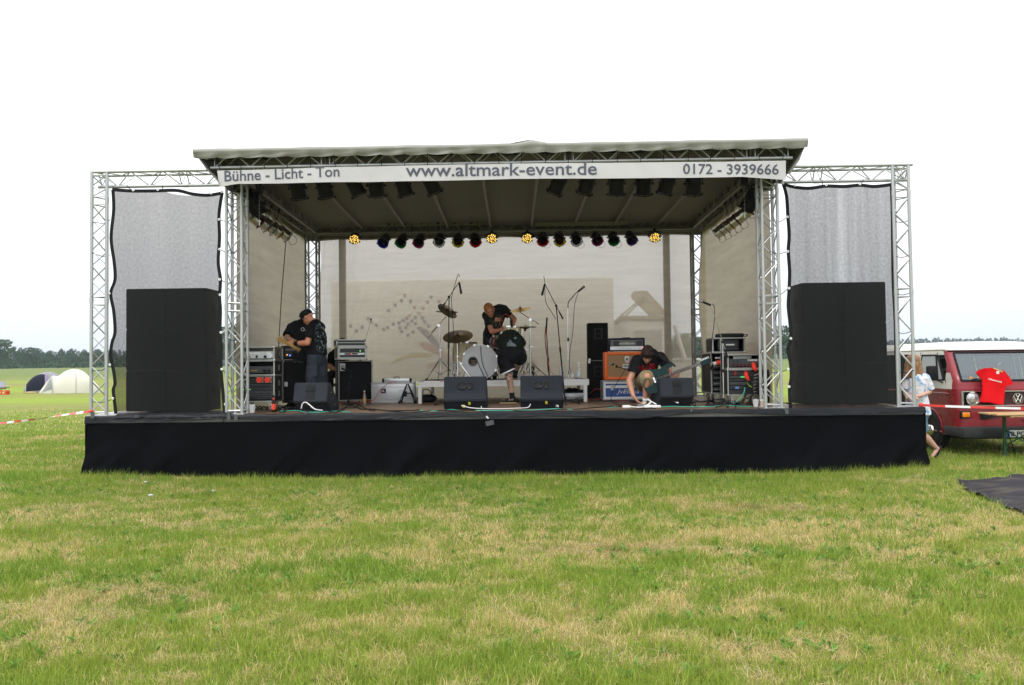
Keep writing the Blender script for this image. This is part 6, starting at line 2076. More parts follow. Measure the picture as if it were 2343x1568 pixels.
MB().ell((0, 0, 0.07), (0.2, 0.14, 0.08)).build('pouch', BLK, t, True)
MB().tube(wob([V((-.08, 0, .1)), V((-.06, -.05, .24)), V((.06, -.05, .22)), V((.1, 0, .08))], 6), 0.01, 6).build('handle', BLK, t, True)

# ---- microphone stands
MICG = mat('microphone grille', (0.28, 0.28, 0.28), 0.4, 0.8, 0.2, 80)
def micbody(t, p, d, r=0.018, L=0.17, ball=True, m=BLK):
    p, d = V(p), V(d).normalized()
    rod('mic_handle', p, p + d * L * .75, r, m, t, 12)
    if ball:
        MB().ell(p + d * L * .82, (0.026, 0.026, 0.03), d.to_track_quat('Z', 'Y').to_matrix()).build('mic_grille', MICG, t, True)
    else:
        rod('mic_capsule', p + d * L * .70, p + d * L * 1.1, r * 1.15, m, t, 12)
def stand(label, base, pts, mic, micd, m=BLK, ball=False, cable=None, group='microphone stands', round_base=False, r=0.009, nomic=False):
    """base point, [joint, boom end] in world, mic direction"""
    base = V(base)
    t = thing('microphone_stand', label, 'microphone stand', base, 0, group)
    J = [V(q) - base for q in pts]
    if round_base:
        MB().lathe([(0, 0), (0.13, 0), (0.13, 0.012), (0.03, 0.03), (0.015, 0.08), (0, 0.08)], 24).build('round_base', m if m is BLK else STEEL, t, True)
    else:
        for k in range(3):
            a = 0.5 + 2.094 * k
            rod('leg', (0, 0, 0.09), (0.28 * math.cos(a), 0.28 * math.sin(a), 0.01), 0.007, BLK, t)
            rod('rubber_foot', (0.26 * math.cos(a), 0.26 * math.sin(a), 0.016), (0.3 * math.cos(a), 0.3 * math.sin(a), 0.010), 0.014, RUB, t)
        rod('hub', (0, 0, 0.05), (0, 0, 0.14), 0.022, BLK, t)
    rod('pole', (0, 0, 0.02), J[0], r, m, t)
    rod('lower_tube', (0, 0, 0.02), J[0] * .55, r * 1.35, m, t)
    rod('clutch', J[0] * .53, J[0] * .58, r * 2.0, BLK, t)
    if len(J) > 1:
        d = (J[1] - J[0]).normalized()
        rod('boom', J[0] - d * 0.22, J[1], 0.0065, m, t)
        rod('counterweight', J[0] - d * 0.26, J[0] - d * 0.12, 0.014, BLK, t)
        rod('boom_joint', J[0] + V((0, -.025, 0)), J[0] + V((0, .025, 0)), 0.024, BLK, t)
    if mic is not None:
        rod('mic_clip', J[-1], J[-1] + V(micd).normalized() * .04, 0.016, BLK, t)
        if not nomic:
            micbody(t, J[-1] + V(micd).normalized() * .02, micd, ball=ball)
    if cable:
        MB().tube(wob([V(q) - base for q in cable], 6), 0.0055, 5).build('mic_cable', CORD, t, True)
    return t
Y = 13.6
stand('left overhead microphone stand, its microphone hanging high over the cymbals', on(1025, 900, DECK) * 0 + V((at(1024, 860, Y).x, Y, DECK)), [at(1027, 680, Y), at(1050, 646, Y)], 1, at(1054, 656, Y) - at(1051, 640, Y), cable=[at(1051, 634, Y), at(1048, 628, Y), at(1041, 650, Y), at(1033, 682, Y), at(1035, 720, Y), at(1038, 780, Y), at(1036, 850, Y)])
stand('right overhead microphone stand with a long boom leaning left over the snare drum', V((at(1292, 860, Y).x, Y, DECK)), [at(1272, 700, Y), at(1246, 650, Y)], 1, at(1239, 656, Y) - at(1244, 636, Y), cable=[at(1243, 632, Y), at(1246, 645, Y), at(1248, 690, Y), at(1262, 715, Y), at(1271, 730, Y)])
bpY = 14.75
base = V((at(1300, 862, bpY).x, bpY, RZ))
t = stand('chrome gooseneck vocal microphone stand on the riser between the bottles', base, [at(1299, 705, bpY)], None, None, CHROME, round_base=True, cable=[at(1322, 672, bpY), at(1314, 700, bpY), at(1310, 760, bpY), at(1304, 800, bpY), at(1303, 840, bpY), at(1308, 862, bpY)])
MB().tube([q - base for q in wob([at(1299, 705, bpY), at(1300, 692, bpY), at(1307, 683, bpY), at(1316, 672, bpY), at(1322, 668, bpY)], 5)], 0.0085, 8).build('gooseneck', BLK, t, True)
micbody(t, at(1322, 668, bpY) - base, at(1335, 657, bpY) - at(1322, 668, bpY), 0.019, 0.17)
base = V((at(1259, 868, 14.5).x, 14.55, DECK))
t = stand('small dark instrument stand with a red cable, left of the tall right boom stand', base, [at(1249, 745, 14.5)], None, None, cable=[at(1249, 742, 14.5), at(1246, 770, 14.5), at(1250, 800, 14.5), at(1253, 850, 14.5)])
rod('mic_handle', at(1249, 762, 14.5) - base, at(1251, 727, 14.5) - base, 0.016, BLK, t)
MB().tube([q - base for q in wob([at(1249, 752, 14.48), at(1247, 790, 14.48), at(1254, 830, 14.48), at(1260, 850, 14.48), at(1268, 858, 14.48)], 5)], 0.005, 5).build('red_cable', mat('red cable', (0.5, 0.03, 0.02)), t, True)
base = V((at(829, 860, 15.6).x, 15.6, DECK))
t = stand('slanted chrome microphone stand with an empty clip behind the bass rack', base, [at(829, 805, 15.6), at(848, 733, 15.6)], 1, (0.3, 0, 1), CHROME, nomic=True)
base = V((at(782, 900, 14.9).x, 14.85, DECK))
t = stand('short grey microphone stand standing before the bass cabinet', V((at(800, 915, 14.7).x, 14.6, DECK)), [at(801, 862, 14.6), at(804, 850, 14.6)], 1, (-0.9, 0.1, 0.25), BLK, round_base=True)
yR = 12.35
base = V((at(1655, 930, yR).x, yR, DECK))
t = stand('chrome boom vocal microphone stand in front of the right racks, microphone pointing left', base, [at(1653, 783, yR), at(1626, 699, yR)], 1, at(1614, 689, yR) - at(1628, 695, yR), CHROME, ball=True, cable=[at(1628, 695, yR), at(1634, 705, yR), at(1633, 740, yR), at(1629, 775, yR), at(1626, 830, yR)])
base = V((at(1398, 900, 14.2).x, 14.25, DECK))
t = thing('microphone_stand', 'low boom stand holding a black microphone at the orange cabinet grille', 'microphone stand', (at(1452, 900, 14.1).x, 14.1, DECK), 0, 'microphone stands')
o = t.location.copy()
rod('boom', at(1440, 848, 14.1) - o, at(1408, 838, 14.1) - o, 0.008, BLK, t)
rod('pole', (0, 0, 0.02), at(1452, 852, 14.1) - o, 0.009, BLK, t)
rod('boom', at(1452, 852, 14.1) - o, at(1436, 847, 14.1) - o, 0.008, BLK, t)
MB().lathe([(0, 0), (0.11, 0), (0.11, 0.012), (0.02, 0.03), (0, 0.03)], 24).build('round_base', BLK, t, True)
micbody(t, at(1412, 840, 14.1) - o, at(1398, 832, 14.1) - at(1412, 840, 14.1), 0.022, 0.15)
MB().tube([q - o for q in wob([at(1430, 846, 14.1), at(1402, 893, 14.0), at(1399, 918, 13.6), at(1420, 928, 13.0)], 6)], 0.006, 5).build('mic_cable', CORD, t, True)
rod('yellow_band', at(1407, 837.5, 14.1) - o, at(1404, 836, 14.1) - o, 0.024, mat('yellow paper tag', (0.75, 0.72, 0.05)), t)

# ---- cables and leads on the deck
TEAL = mat('teal cable', (0.03, 0.42, 0.33), 0.4)
def lead(label, pts, r, m, z=DECK + .02, amp=0.0, name='cable'):
    P = [on(a, b, z) if len(q) == 2 else at(q[0], q[1], q[2]) for q in pts for a, b in [q[:2]]]
    for p in P:
        if p.y < FY + .02 and p.z < DECK + .03:
            p.y = FY + .03
    o = P[0].copy()
    return obj(name, MB().tube([k - o for k in wob(P, 7, amp, len(pts))], r, 6).mesh(name, m, True), loc=o, cat='cable', label=label)
lead('thick black cable lying in loops before the left monitor', [(640, 943), (690, 934), (730, 938), (770, 943), (800, 928), (830, 936), (900, 940), (960, 938)], 0.011, CORD, amp=0.02)
lead('black cable running along the stage edge in front of the bass stack', [(700, 944), (760, 938), (820, 930), (815, 924), (850, 938), (930, 942), (1010, 940)], 0.009, CORD, amp=0.03)
lead('teal cable lying along the front edge before the left monitor', [(640, 941), (680, 940), (700, 943), (730, 944), (770, 941), (800, 944)], 0.007, TEAL, amp=0.01)
lead('teal cable between the two centre monitors at the stage edge', [(960, 940), (1000, 941), (1030, 937), (1060, 940), (1150, 941), (1260, 936), (1310, 938)], 0.006, TEAL, amp=0.01)
lead('teal cable lying along the right part of the stage edge', [(1390, 934), (1430, 931), (1500, 932), (1560, 930), (1620, 931), (1660, 928), (1720, 930)], 0.0065, TEAL, amp=0.01)
lead('long black cable along the middle of the stage edge', [(1000, 941), (1080, 942), (1160, 939), (1240, 941), (1330, 936), (1420, 932), (1500, 936)], 0.009, CORD, amp=0.02)
lead('white cable hanging between the plugs of the two centre monitors', [(1055, 928, 12.28), (1075, 933, 12.26), (1100, 935, 12.2), (1140, 935.5, 12.15), (1190, 934, 12.2), (1208, 932, 12.25), (1213, 925, 12.3)], 0.007, mat('white cable', (0.7, 0.7, 0.7), 0.4))
lead('white looped cable at the foot of the left monitor', [(689, 935, 12.1), (692, 924, 12.1), (700, 921, 12.1), (712, 930, 12.05), (722, 937, 12.0), (738, 939, 12.0)], 0.009, mat('white cable', (0.7, 0.7, 0.7)))
lead('red cable lying at the foot of the riser beside the black cabinets', [(1345, 905), (1352, 898, 14.9), (1365, 890, 14.8), (1378, 897, 14.7), (1385, 912), (1360, 913), (1385, 916)], 0.008, mat('red cable', (0.5, 0.03, 0.02)))
lead('thin red cable running over the silver case at the left', [(908, 874, 14.95), (890, 876, 14.9), (868, 895, 14.9), (855, 915, 14.8), (830, 922), (790, 922), (745, 920)], 0.006, mat('red cable', (0.5, 0.03, 0.02)))
for i in range(9):
    x = 1560 + 22 * i
    lead('black cable tangled on the deck, ' + ['leftmost', 'second from the left', 'third from the left', 'fourth from the left', 'middle one', 'fourth from the right', 'third from the right', 'second from the right', 'rightmost'][i] + ' before the right racks', [(x - 40, 925 + (i * 5) % 9), (x, 917 + (i * 7) % 12), (x + 40, 926 - (i * 3) % 8), (x + 85, 920 + (i * 4) % 9)], 0.008, CORD, amp=0.10)
for i in range(7):
    x = 560 + 18 * i
    lead('black cable under the left racks, ' + ['leftmost', 'second from the left', 'third from the left', 'middle one', 'third from the right', 'second from the right', 'rightmost'][i] + ' of the tangle', [(x - 10, 936 + (i * 5) % 6), (x + 12, 930 + (i * 7) % 9), (x + 40, 937 - (i * 3) % 8), (x + 66, 934 + (i * 4) % 7)], 0.008, CORD, amp=0.10)
for i in range(4):
    x = 1290 + 16 * i
    lead('thin ' + ['black cable under the riser edge', 'dark green cable', 'black cable between green and red ones', 'red cable', 'yellow tagged cable'][i] + ' on the deck behind the right centre monitor', [(x, 915 + (i * 3) % 7), (x + 30, 918 - (i * 5) % 6), (x + 65, 913 + (i * 4) % 7), (x + 95, 918)], 0.006, [CORD, mat('dark green cable', (0.03, 0.15, 0.08)), CORD, mat('red cable', (0.5, 0.03, 0.02)), CORD][i], amp=0.05)
p = on(1425, 926, DECK)
t = thing('power_strip', 'white power strip lying by the guitarist hand at the stage edge', 'power strip', (at(1436, 928, 11.95).x, 11.95, DECK + .01))
MB().b2((-0.08, 0, 0.01), (0.04, 0.06, 0.055), 0.012).build('plug', WHITE, t, True)
MB().b2((0.24, -0.02, 0.01), (0.50, 0.06, 0.05), 0.012).build('strip', WHITE, t, True)
MB().tube(wob([V((0.04, .03, .03)), V((.15, .02, .02)), V((.26, .03, .03)), V((.36, .05, .10)), V((.30, .08, .14)), V((.44, .05, .06))], 5), 0.011, 6).build('flex', WHITE, t, True)
t = thing('effects_pedal', 'small grey effects pedal by the guitarist shoe', 'effects pedal', (at(1471, 922, 12.3).x, 12.25, DECK + .005))
MB().b2((-0.10, 0, 0), (0.16, 0.13, 0.055), 0.01).build('housing', mat('grey pedal', (0.18, 0.18, 0.19), 0.4, 0.3), t, True)
knob(t, 0.02, 0.04, 0.075, 0.012, mat('yellow paper tag', (0.75, 0.72, 0.05)))
# lead hanging over the skirt with a small plug
p0 = at(1100, 941, FY + .05)
q0 = at(1112, 953, FY - .10)
t = thing('hanging_connector', 'small black connector with a pale end hanging over the skirt in the middle', 'cable', p0)
MB().tube([k - p0 for k in wob([p0, at(1108, 944, FY - .08), q0], 5)], 0.008, 6).build('cord', CORD, t, True)
rod('connector', q0 - p0, at(1117, 958, FY - .11) - p0, 0.016, SILV, t)

# ================================================================ PEOPLE
def fuse(mb, name, m, voxel=0.008, smooth=6):
    """joins overlapping limbs into one continuous skin"""
    me = bpy.data.meshes.new(name + '_raw')
    me.from_pydata(mb.v, [], mb.f)
    o = bpy.data.objects.new(name, me)
    WORK.collection.objects.link(o)
    r = o.modifiers.new('r', 'REMESH')
    r.mode = 'VOXEL'
    r.voxel_size = voxel
    s = o.modifiers.new('s', 'SMOOTH')
    s.iterations = smooth
    s.factor = 0.5
    with bpy.context.temp_override(scene=WORK, view_layer=WORK.view_layers[0]):
        dg = bpy.context.evaluated_depsgraph_get()
    out = bpy.data.meshes.new_from_object(o.evaluated_get(dg))
    bpy.data.objects.remove(o)
    out.name = name
    out.materials.clear()
    out.materials.append(m)
    out.polygons.foreach_set('use_smooth', [True] * len(out.polygons))
    return out
def push(me, f):
    """small relief along the normals"""
    n = len(me.vertices)
    co, no = np.empty(n * 3, np.float32), np.empty(n * 3, np.float32)
    me.vertices.foreach_get('co', co)
    me.vertex_normals.foreach_get('vector', no)
    co, no = co.reshape(-1, 3), no.reshape(-1, 3)
    d = np.array([f(V(c)) for c in co.tolist()], np.float32)
    me.vertices.foreach_set('co', (co + no * d[:, None]).ravel())
    me.update()
def frame3(fwd, up):
    f = V(fwd).normalized()
    s = f.cross(V(up)).normalized()
    u = s.cross(f).normalized()
    return Matrix((s, f, u)).transposed()      # columns: right, forward, up
def head(mb, c, fwd, up, s=1.0):
    M = frame3(fwd, up)
    P = lambda x, y, z: V(c) + M @ V((x * s, y * s, z * s))
    mb.ell(P(0, -0.012, 0.03), (0.074 * s, 0.095 * s, 0.088 * s), M)
    mb.ell(P(0, 0.018, -0.035), (0.060 * s, 0.068 * s, 0.075 * s), M)
    mb.ell(P(0, 0.052, -0.088), (0.030 * s, 0.028 * s, 0.022 * s), M, 10, 6)
    mb.ell(P(0, 0.088, -0.022), (0.013 * s, 0.022 * s, 0.026 * s), M, 8, 6)
    mb.ell(P(0, 0.076, 0.022), (0.05 * s, 0.015 * s, 0.012 * s), M, 10, 6)
    mb.ell(P(0, 0.075, -0.058), (0.024 * s, 0.014 * s, 0.009 * s), M, 8, 6)
    for k in (-1, 1):
        mb.ell(P(0.077 * k, -0.008, -0.01), (0.010 * s, 0.02 * s, 0.033 * s), M, 8, 6)
        mb.ell(P(0.034 * k, 0.058, -0.025), (0.024 * s, 0.02 * s, 0.02 * s), M, 8, 6)
    return M
def face_parts(t, c, fwd, up, s=1.0, brow=None):
    M = frame3(fwd, up)
    P = lambda x, y, z: V(c) + M @ V((x * s, y * s, z * s))
    EYEM = mat('eye', (0.05, 0.035, 0.03), 0.2)
    for k in (-1, 1):
        MB().ell(P(0.031 * k, 0.079, 0.003), (0.012 * s, 0.006 * s, 0.006 * s), M, 8, 6).build('eye', EYEM, t, True)
        MB().ell(P(0.032 * k, 0.086, 0.024), (0.019 * s, 0.005 * s, 0.005 * s), M, 8, 6).build('eyebrow', brow or EYEM, t, True)
    MB().ell(P(0, 0.088, -0.060), (0.022 * s, 0.006 * s, 0.0045 * s), M, 8, 6).build('lips', mat('lips', (0.38, 0.13, 0.10), 0.4), t, True)
def hair(t, c, fwd, up, m, s=1.0, kind='short', extra=()):
    M = frame3(fwd, up)
    P = lambda x, y, z: V(c) + M @ V((x * s, y * s, z * s))
    h = MB()
    h.ell(P(0, -0.022, 0.048), (0.084 * s, 0.097 * s, 0.087 * s), M, 20, 14)
    h.ell(P(0, -0.055, -0.005), (0.074 * s, 0.065 * s, 0.075 * s), M, 16, 10)
    if kind == 'mop':
        h.ell(P(0, 0.03, 0.072), (0.078 * s, 0.062 * s, 0.05 * s), M, 16, 10)
        for k in range(9):
            a = -0.07 + 0.0175 * k
            h.cap(P(a * .9, 0.055, 0.085), P(a, 0.088 - abs(a) * .3, 0.03 + 0.012 * math.sin(k * 2.3)), 0.016 * s, 0.008 * s, 8)
        for k in range(10):
            a = k * .63
            h.cap(P(0.05 * math.cos(a), -0.02 + 0.05 * math.sin(a), 0.115), P(0.07 * math.cos(a + .4), -0.02 + 0.08 * math.sin(a + .4), 0.105), 0.02 * s, 0.008 * s, 6)
        for k in (-1, 1):
            h.cap(P(0.075 * k, 0.02, 0.05), P(0.08 * k, 0.022, -0.01), 0.016 * s, 0.009 * s, 8)
    for (a, b, r0, r1) in extra:
        h.cap(a, b, r0, r1, 10)
    me = fuse(h, 'hair', m, 0.006, 2)
    push(me, lambda c: 0.004 * mnoise.noise(c * 60))
    obj('hair', me, t)
def hand(mb, wrist, d, palm_n, s=1.0, curl=0.6, spread=0.25):
    """palm, four unequal bent fingers, thumb leaving the side of the palm"""
    d = V(d).normalized()
    n = V(palm_n)
    n = (n - d * n.dot(d)).normalized()
    side = d.cross(n)
    w = V(wrist)
    M = Matrix((side, d, n)).transposed()
    mb.ell(w + d * 0.05 * s, (0.042 * s, 0.055 * s, 0.017 * s), M, 12, 8)
    mb.cap(w - d * .02 * s, w + d * 0.03 * s, 0.026 * s, 0.024 * s, 10)
    for k, L in enumerate((0.068, 0.078, 0.073, 0.058)):
        off = (k - 1.5) * 0.020 * s
        b = w + d * 0.092 * s + side * off
        dd = (d + side * (k - 1.5) * spread * 0.35).normalized()
        p1 = b + (dd * math.cos(curl * .6) + n * math.sin(curl * .6)) * L * .5 * s
        p2 = p1 + (dd * math.cos(curl * 1.5) + n * math.sin(curl * 1.5)) * L * .32 * s
        p3 = p2 + (dd * math.cos(curl * 2.2) + n * math.sin(curl * 2.2)) * L * .24 * s
        mb.cap(w + d * 0.06 * s + side * off * .9, b, 0.0115 * s, 0.0105 * s, 8)
        mb.cap(b, p1, 0.0105 * s, 0.0095 * s, 8)
        mb.cap(p1, p2, 0.0095 * s, 0.0085 * s, 8)
        mb.cap(p2, p3, 0.0085 * s, 0.0075 * s, 8)
    b = w + d * 0.03 * s - side * 0.032 * s
    p1 = b + (d * .6 - side * .75 + n * .35).normalized() * 0.04 * s
    p2 = p1 + (d * .9 - side * .2 + n * .5).normalized() * 0.035 * s
    mb.cap(b, p1, 0.014 * s, 0.0115 * s, 8)
    mb.cap(p1, p2, 0.0115 * s, 0.009 * s, 8)
def arm(mb, sh, el, wr, r=(0.052, 0.043, 0.028)):
    mb.cap(sh, el, r[0], r[1])
    mid = V(el).lerp(V(wr), 0.3)
    mb.cap(el, mid, r[1], r[1] * 1.02)
    mb.cap(mid, wr, r[1] * 1.0, r[2])
def leg(mb, hip, kn, an, r=(0.085, 0.058, 0.04)):
    mb.cap(hip, kn, r[0], r[1])
    mid = V(kn).lerp(V(an), 0.32)
    back = V((0, 0.0, 0))
    mb.cap(kn, mid, r[1], r[1] * 0.98)
    mb.cap(mid, an, r[1] * 0.96, r[2])
def foot(mb, an, toe, r=0.038):
    an, toe = V(an), V(toe)
    heel = an - (toe - an).normalized() * 0.05
    heel.z = toe.z
    mb.cap(an, heel, r, r * .9)
    mb.cap(heel, toe, r * .9, r * .85)
def shoe(t, an, toe, m, solem, stripes=None, s=1.0):
    an, toe = V(an), V(toe)
    d = (toe - an)
    dz = V((d.x, d.y, 0)).normalized()
    up = V((0, 0, 1))
    z0 = toe.z
    heel = V((an.x, an.y, z0)) - dz * 0.06 * s
    tip = V((an.x, an.y, z0)) + dz * 0.21 * s
    mb = MB()
    mb.cap(heel + up * .035, heel + dz * .08 * s + up * .05, 0.043 * s, 0.045 * s)
    mb.cap(heel + dz * .08 * s + up * .048, tip - dz * .04 * s + up * .024, 0.044 * s, 0.032 * s)
    mb.cap(V((an.x, an.y, z0 + .05)), V((an.x, an.y, z0 + .085)), 0.045 * s, 0.041 * s)
    obj('shoe', fuse(mb, 'shoe', m, 0.006, 3), t)
    sm = MB()
    sd = dz.cross(up)
    n = 20
    ring = []
    for k in range(n):
        a = 2 * math.pi * k / n
        c = heel.lerp(tip, 0.5)
        L = (tip - heel).length / 2 + .03 * s
        ring.append(c + dz * L * math.cos(a) + sd * 0.047 * s * math.sin(a) * (1 - .15 * math.cos(a + 1)))
    sm.add([p + up * (-.012) for p in ring] + [p + up * .014 for p in ring], [tuple(range(n)), tuple(range(n, 2 * n))] + [(k, (k + 1) % n, n + (k + 1) % n, n + k) for k in range(n)])
    sm.build('shoe_sole', solem, t, True)
    if stripes:
        for k in range(3):
            c = heel + dz * (.09 + .03 * k) * s + up * .045
            for g in (-1, 1):
                rod('shoe_stripe', c + sd * .042 * s * g - dz * .006, c + sd * .036 * s * g + up * .03 - dz * .02, 0.006, stripes, t, 5)
def printmat(name, base, col, c, r, scale, thr=0.52, rough=0.85, squash=(1, 1, 1)):
    """cotton with a printed motif of limited extent"""
    m = mat(name, base, rough, 0, 0.15, 9, bump=0.25, bscale=30)
    n = m.node_tree
    L = n.links.new
    b = n.nodes['Principled BSDF']
    src = b.inputs['Base Color'].links[0].from_socket
    co = n.nodes.new('ShaderNodeTexCoord')
    ds = n.nodes.new('ShaderNodeVectorMath')
    ds.operation = 'SUBTRACT'
    L(co.outputs['Object'], ds.inputs[0])
    ds.inputs[1].default_value = c
    ml = n.nodes.new('ShaderNodeVectorMath')
    ml.operation = 'MULTIPLY'
    L(ds.outputs[0], ml.inputs[0])
    ml.inputs[1].default_value = squash
    ln = n.nodes.new('ShaderNodeVectorMath')
    ln.operation = 'LENGTH'
    L(ml.outputs[0], ln.inputs[0])
    mr = n.nodes.new('ShaderNodeMapRange')
    mr.inputs['From Min'].default_value = r
    mr.inputs['From Max'].default_value = r * 0.75
    L(ln.outputs['Value'], mr.inputs['Value'])
    nz = n.nodes.new('ShaderNodeTexNoise')
    nz.inputs['Scale'].default_value = scale
    nz.inputs['Detail'].default_value = 6
    nz.inputs['Roughness'].default_value = 0.7
    L(co.outputs['Object'], nz.inputs['Vector'])
    th = n.nodes.new('ShaderNodeMapRange')
    th.inputs['From Min'].default_value = thr
    th.inputs['From Max'].default_value = thr + 0.06
    L(nz.outputs['Fac'], th.inputs['Value'])
    mu = n.nodes.new('ShaderNodeMath')
    mu.operation = 'MULTIPLY'
    L(mr.outputs[0], mu.inputs[0])
    L(th.outputs[0], mu.inputs[1])
    mx = n.nodes.new('ShaderNodeMix')
    mx.data_type = 'RGBA'
    L(mu.outputs[0], mx.inputs['Factor'])
    L(src, mx.inputs['A'])
    mx.inputs['B'].default_value = (*col, 1)
    L(mx.outputs['Result'], b.inputs['Base Color'])
    return m
def cloth(t, name, mb, m, voxel=0.008, smooth=5, wr=0.006, seed=0):
    me = fuse(mb, name, m, voxel, smooth)
    push(me, lambda c: wr * (mnoise.noise(c * 9 + V((seed, 0, 0))) + 0.5 * mnoise.noise(c * 24)))
    return obj(name, me, t)
def person(label, base):
    return thing('person', label, 'person', base)
BLKT = (0.0052, 0.0054, 0.0065)
# --- man in black cap, turned away to the left, playing guitar
def z1(a, b, Y):      # from the enlarged cut-out of the men at the left
    return at((1000 + a / 4.127) / 1.6533, (1120 + b / 4.127) / 1.6533, Y)
Y = 13.0
base = V((z1(800, 1300, Y).x, Y, DECK))
L_ = lambda a, b, dy=0.0: z1(a, b, Y + dy) - base
t = person('man in black cap and black printed shirt playing guitar, back half turned', base)
mb = MB()
hc = L_(672, 335, .05)
hf, hu = V((-0.80, 0.25, -0.55)), V((-0.42, 0.1, 0.9))
head(mb, hc, hf, hu, 1.05)
neck = L_(795, 430, .02)
mb.cap(neck, hc + V((0.03, 0, -0.03)), 0.066, 0.062)
chest, belly, hip = L_(810, 560, .02), L_(820, 760), L_(815, 940)
mb.cap(chest, belly, 0.14, 0.14)
mb.cap(belly, hip, 0.14, 0.13)
shn, shf = L_(730, 510, -.14), L_(880, 480, .16)
eln, wrn = L_(672, 735, -.20), L_(455, 745, -.12)
arm(mb, shn, eln, wrn, (0.058, 0.050, 0.032))
hand(mb, wrn, L_(300, 735, -.05) - wrn, V((0, 1, -0.2)), 1.15, 0.9)
elf, wrf = L_(700, 740, .24), L_(620, 830, .12)
arm(mb, shf, elf, wrf)
hand(mb, wrf, V((-.5, -.2, -.5)), V((-.3, .8, 0)), 1.0, 0.8)
for (hx, kx, ax, dy) in ((770, 730, 740, -.08), (880, 880, 880, .08)):
    leg(mb, L_(hx, 960, dy), L_(kx, 1240, dy - .03), V((L_(ax, 1500, dy).x, dy, 0.10)))
    foot(mb, V((L_(ax, 1500, dy).x, dy, 0.10)), V((L_(ax, 1500, dy).x - .14, dy + .08, 0.045)))
body = obj('body', fuse(mb, 'body', SKINR, 0.007, 4), t)
face_parts(t, hc, hf, hu, 1.05)
sm = MB()
sm.cap(L_(800, 475, .02), L_(815, 640, .02), 0.125, 0.165)
sm.cap(L_(815, 640, .02), L_(815, 860), 0.165, 0.172)
sm.cyl(L_(815, 850), L_(812, 915), 0.175, 0.178, 20)
sm.cap(shn.lerp(chest, .1), shf.lerp(chest, .1), 0.085, 0.085)
sm.cap(shn, shn.lerp(chest, .8), 0.09, 0.11)
sm.cyl(shn + V((.02, 0, .02)), shn.lerp(eln, .66), 0.078, 0.082, 14)
sm.cyl(shf, shf.lerp(elf, .6), 0.075, 0.082, 14)
pc = L_(885, 620, -.12)
cloth(t, 'shirt', sm, printmat('black shirt with pale back print', BLKT, (0.20, 0.25, 0.28), tuple(pc), 0.30, 26, 0.53, squash=(2.6, .6, 1.0)), 0.009, 7, 0.009, 1)
tm = MB()
tm.cap(L_(815, 905), L_(812, 990), 0.168, 0.158)
for (hx, kx, ax, dy) in ((772, 735, 745, -.07), (865, 870, 870, .07)):
    tm.cap(L_(hx, 985, dy), L_(kx, 1240, dy - .03), 0.118, 0.10)
    tm.cyl(L_(kx, 1230, dy - .03), V((L_(ax, 1500, dy).x, dy, 0.06)), 0.102, 0.088, 16)
    tm.box(L_(kx + (30 if dy < 0 else 20), 1180, dy - .09), (0.13, 0.05, 0.17), None)
cloth(t, 'trousers', tm, mat('grey blue cargo cloth', (0.030, 0.036, 0.050), 0.9, 0, 0.25, 8), 0.010, 5, 0.012, 2)
for dy in (-.08, .08):
    a_ = V((L_(740 if dy < 0 else 880, 1500, dy).x, dy, 0.07))
    shoe(t, a_, a_ + V((-.14, .06, -.055)), mat('dark shoe', (0.02, 0.02, 0.022)), RUB)
M = frame3(hf, hu)
cp = MB()
cp.ell(hc + M @ V((0, -0.012, 0.055)), (0.091, 0.108, 0.082), M, 22, 14)
cloth(t, 'cap', cp, mat('black cap cotton', (0.010, 0.012, 0.012), 0.9), 0.006, 3, 0.002)
br = MB()
def brim(u, v):
    a = math.pi * (u - .5) * .85
    r = 0.085 + 0.085 * v * math.cos(a)
    return hc + M @ V((r * math.sin(a) * (1 - .15 * v), 0.01 + 0.1 * math.cos(a) * (1 if v > 0 else .95) + 0.075 * v * math.cos(a), 0.042 - 0.025 * v - .03 * abs(math.sin(a)) * v))
br.grid(brim, 14, 5)
br.grid(lambda u, v: brim(u, v) + M @ V((0, 0, 0.006)), 14, 5)
br.build('cap_brim', mat('black cap cotton', (0.01, 0.012, 0.012)), t, True)
MB().cyl(wrn.lerp(eln, .08), wrn.lerp(eln, .36), 0.041, 0.048, 18, True).build('wristband', mat('black wristband', (0.01, 0.01, 0.01), 0.6), t, True)
MB().lathe([(0.011, -.002), (0.014, 0), (0.011, .002)], 12, Matrix.Translation(hc + M @ V((-.088, -.008, -.045))) @ Matrix.Rotation(1.57, 4, 'X'), False).build('earring', CHROME, t, True)
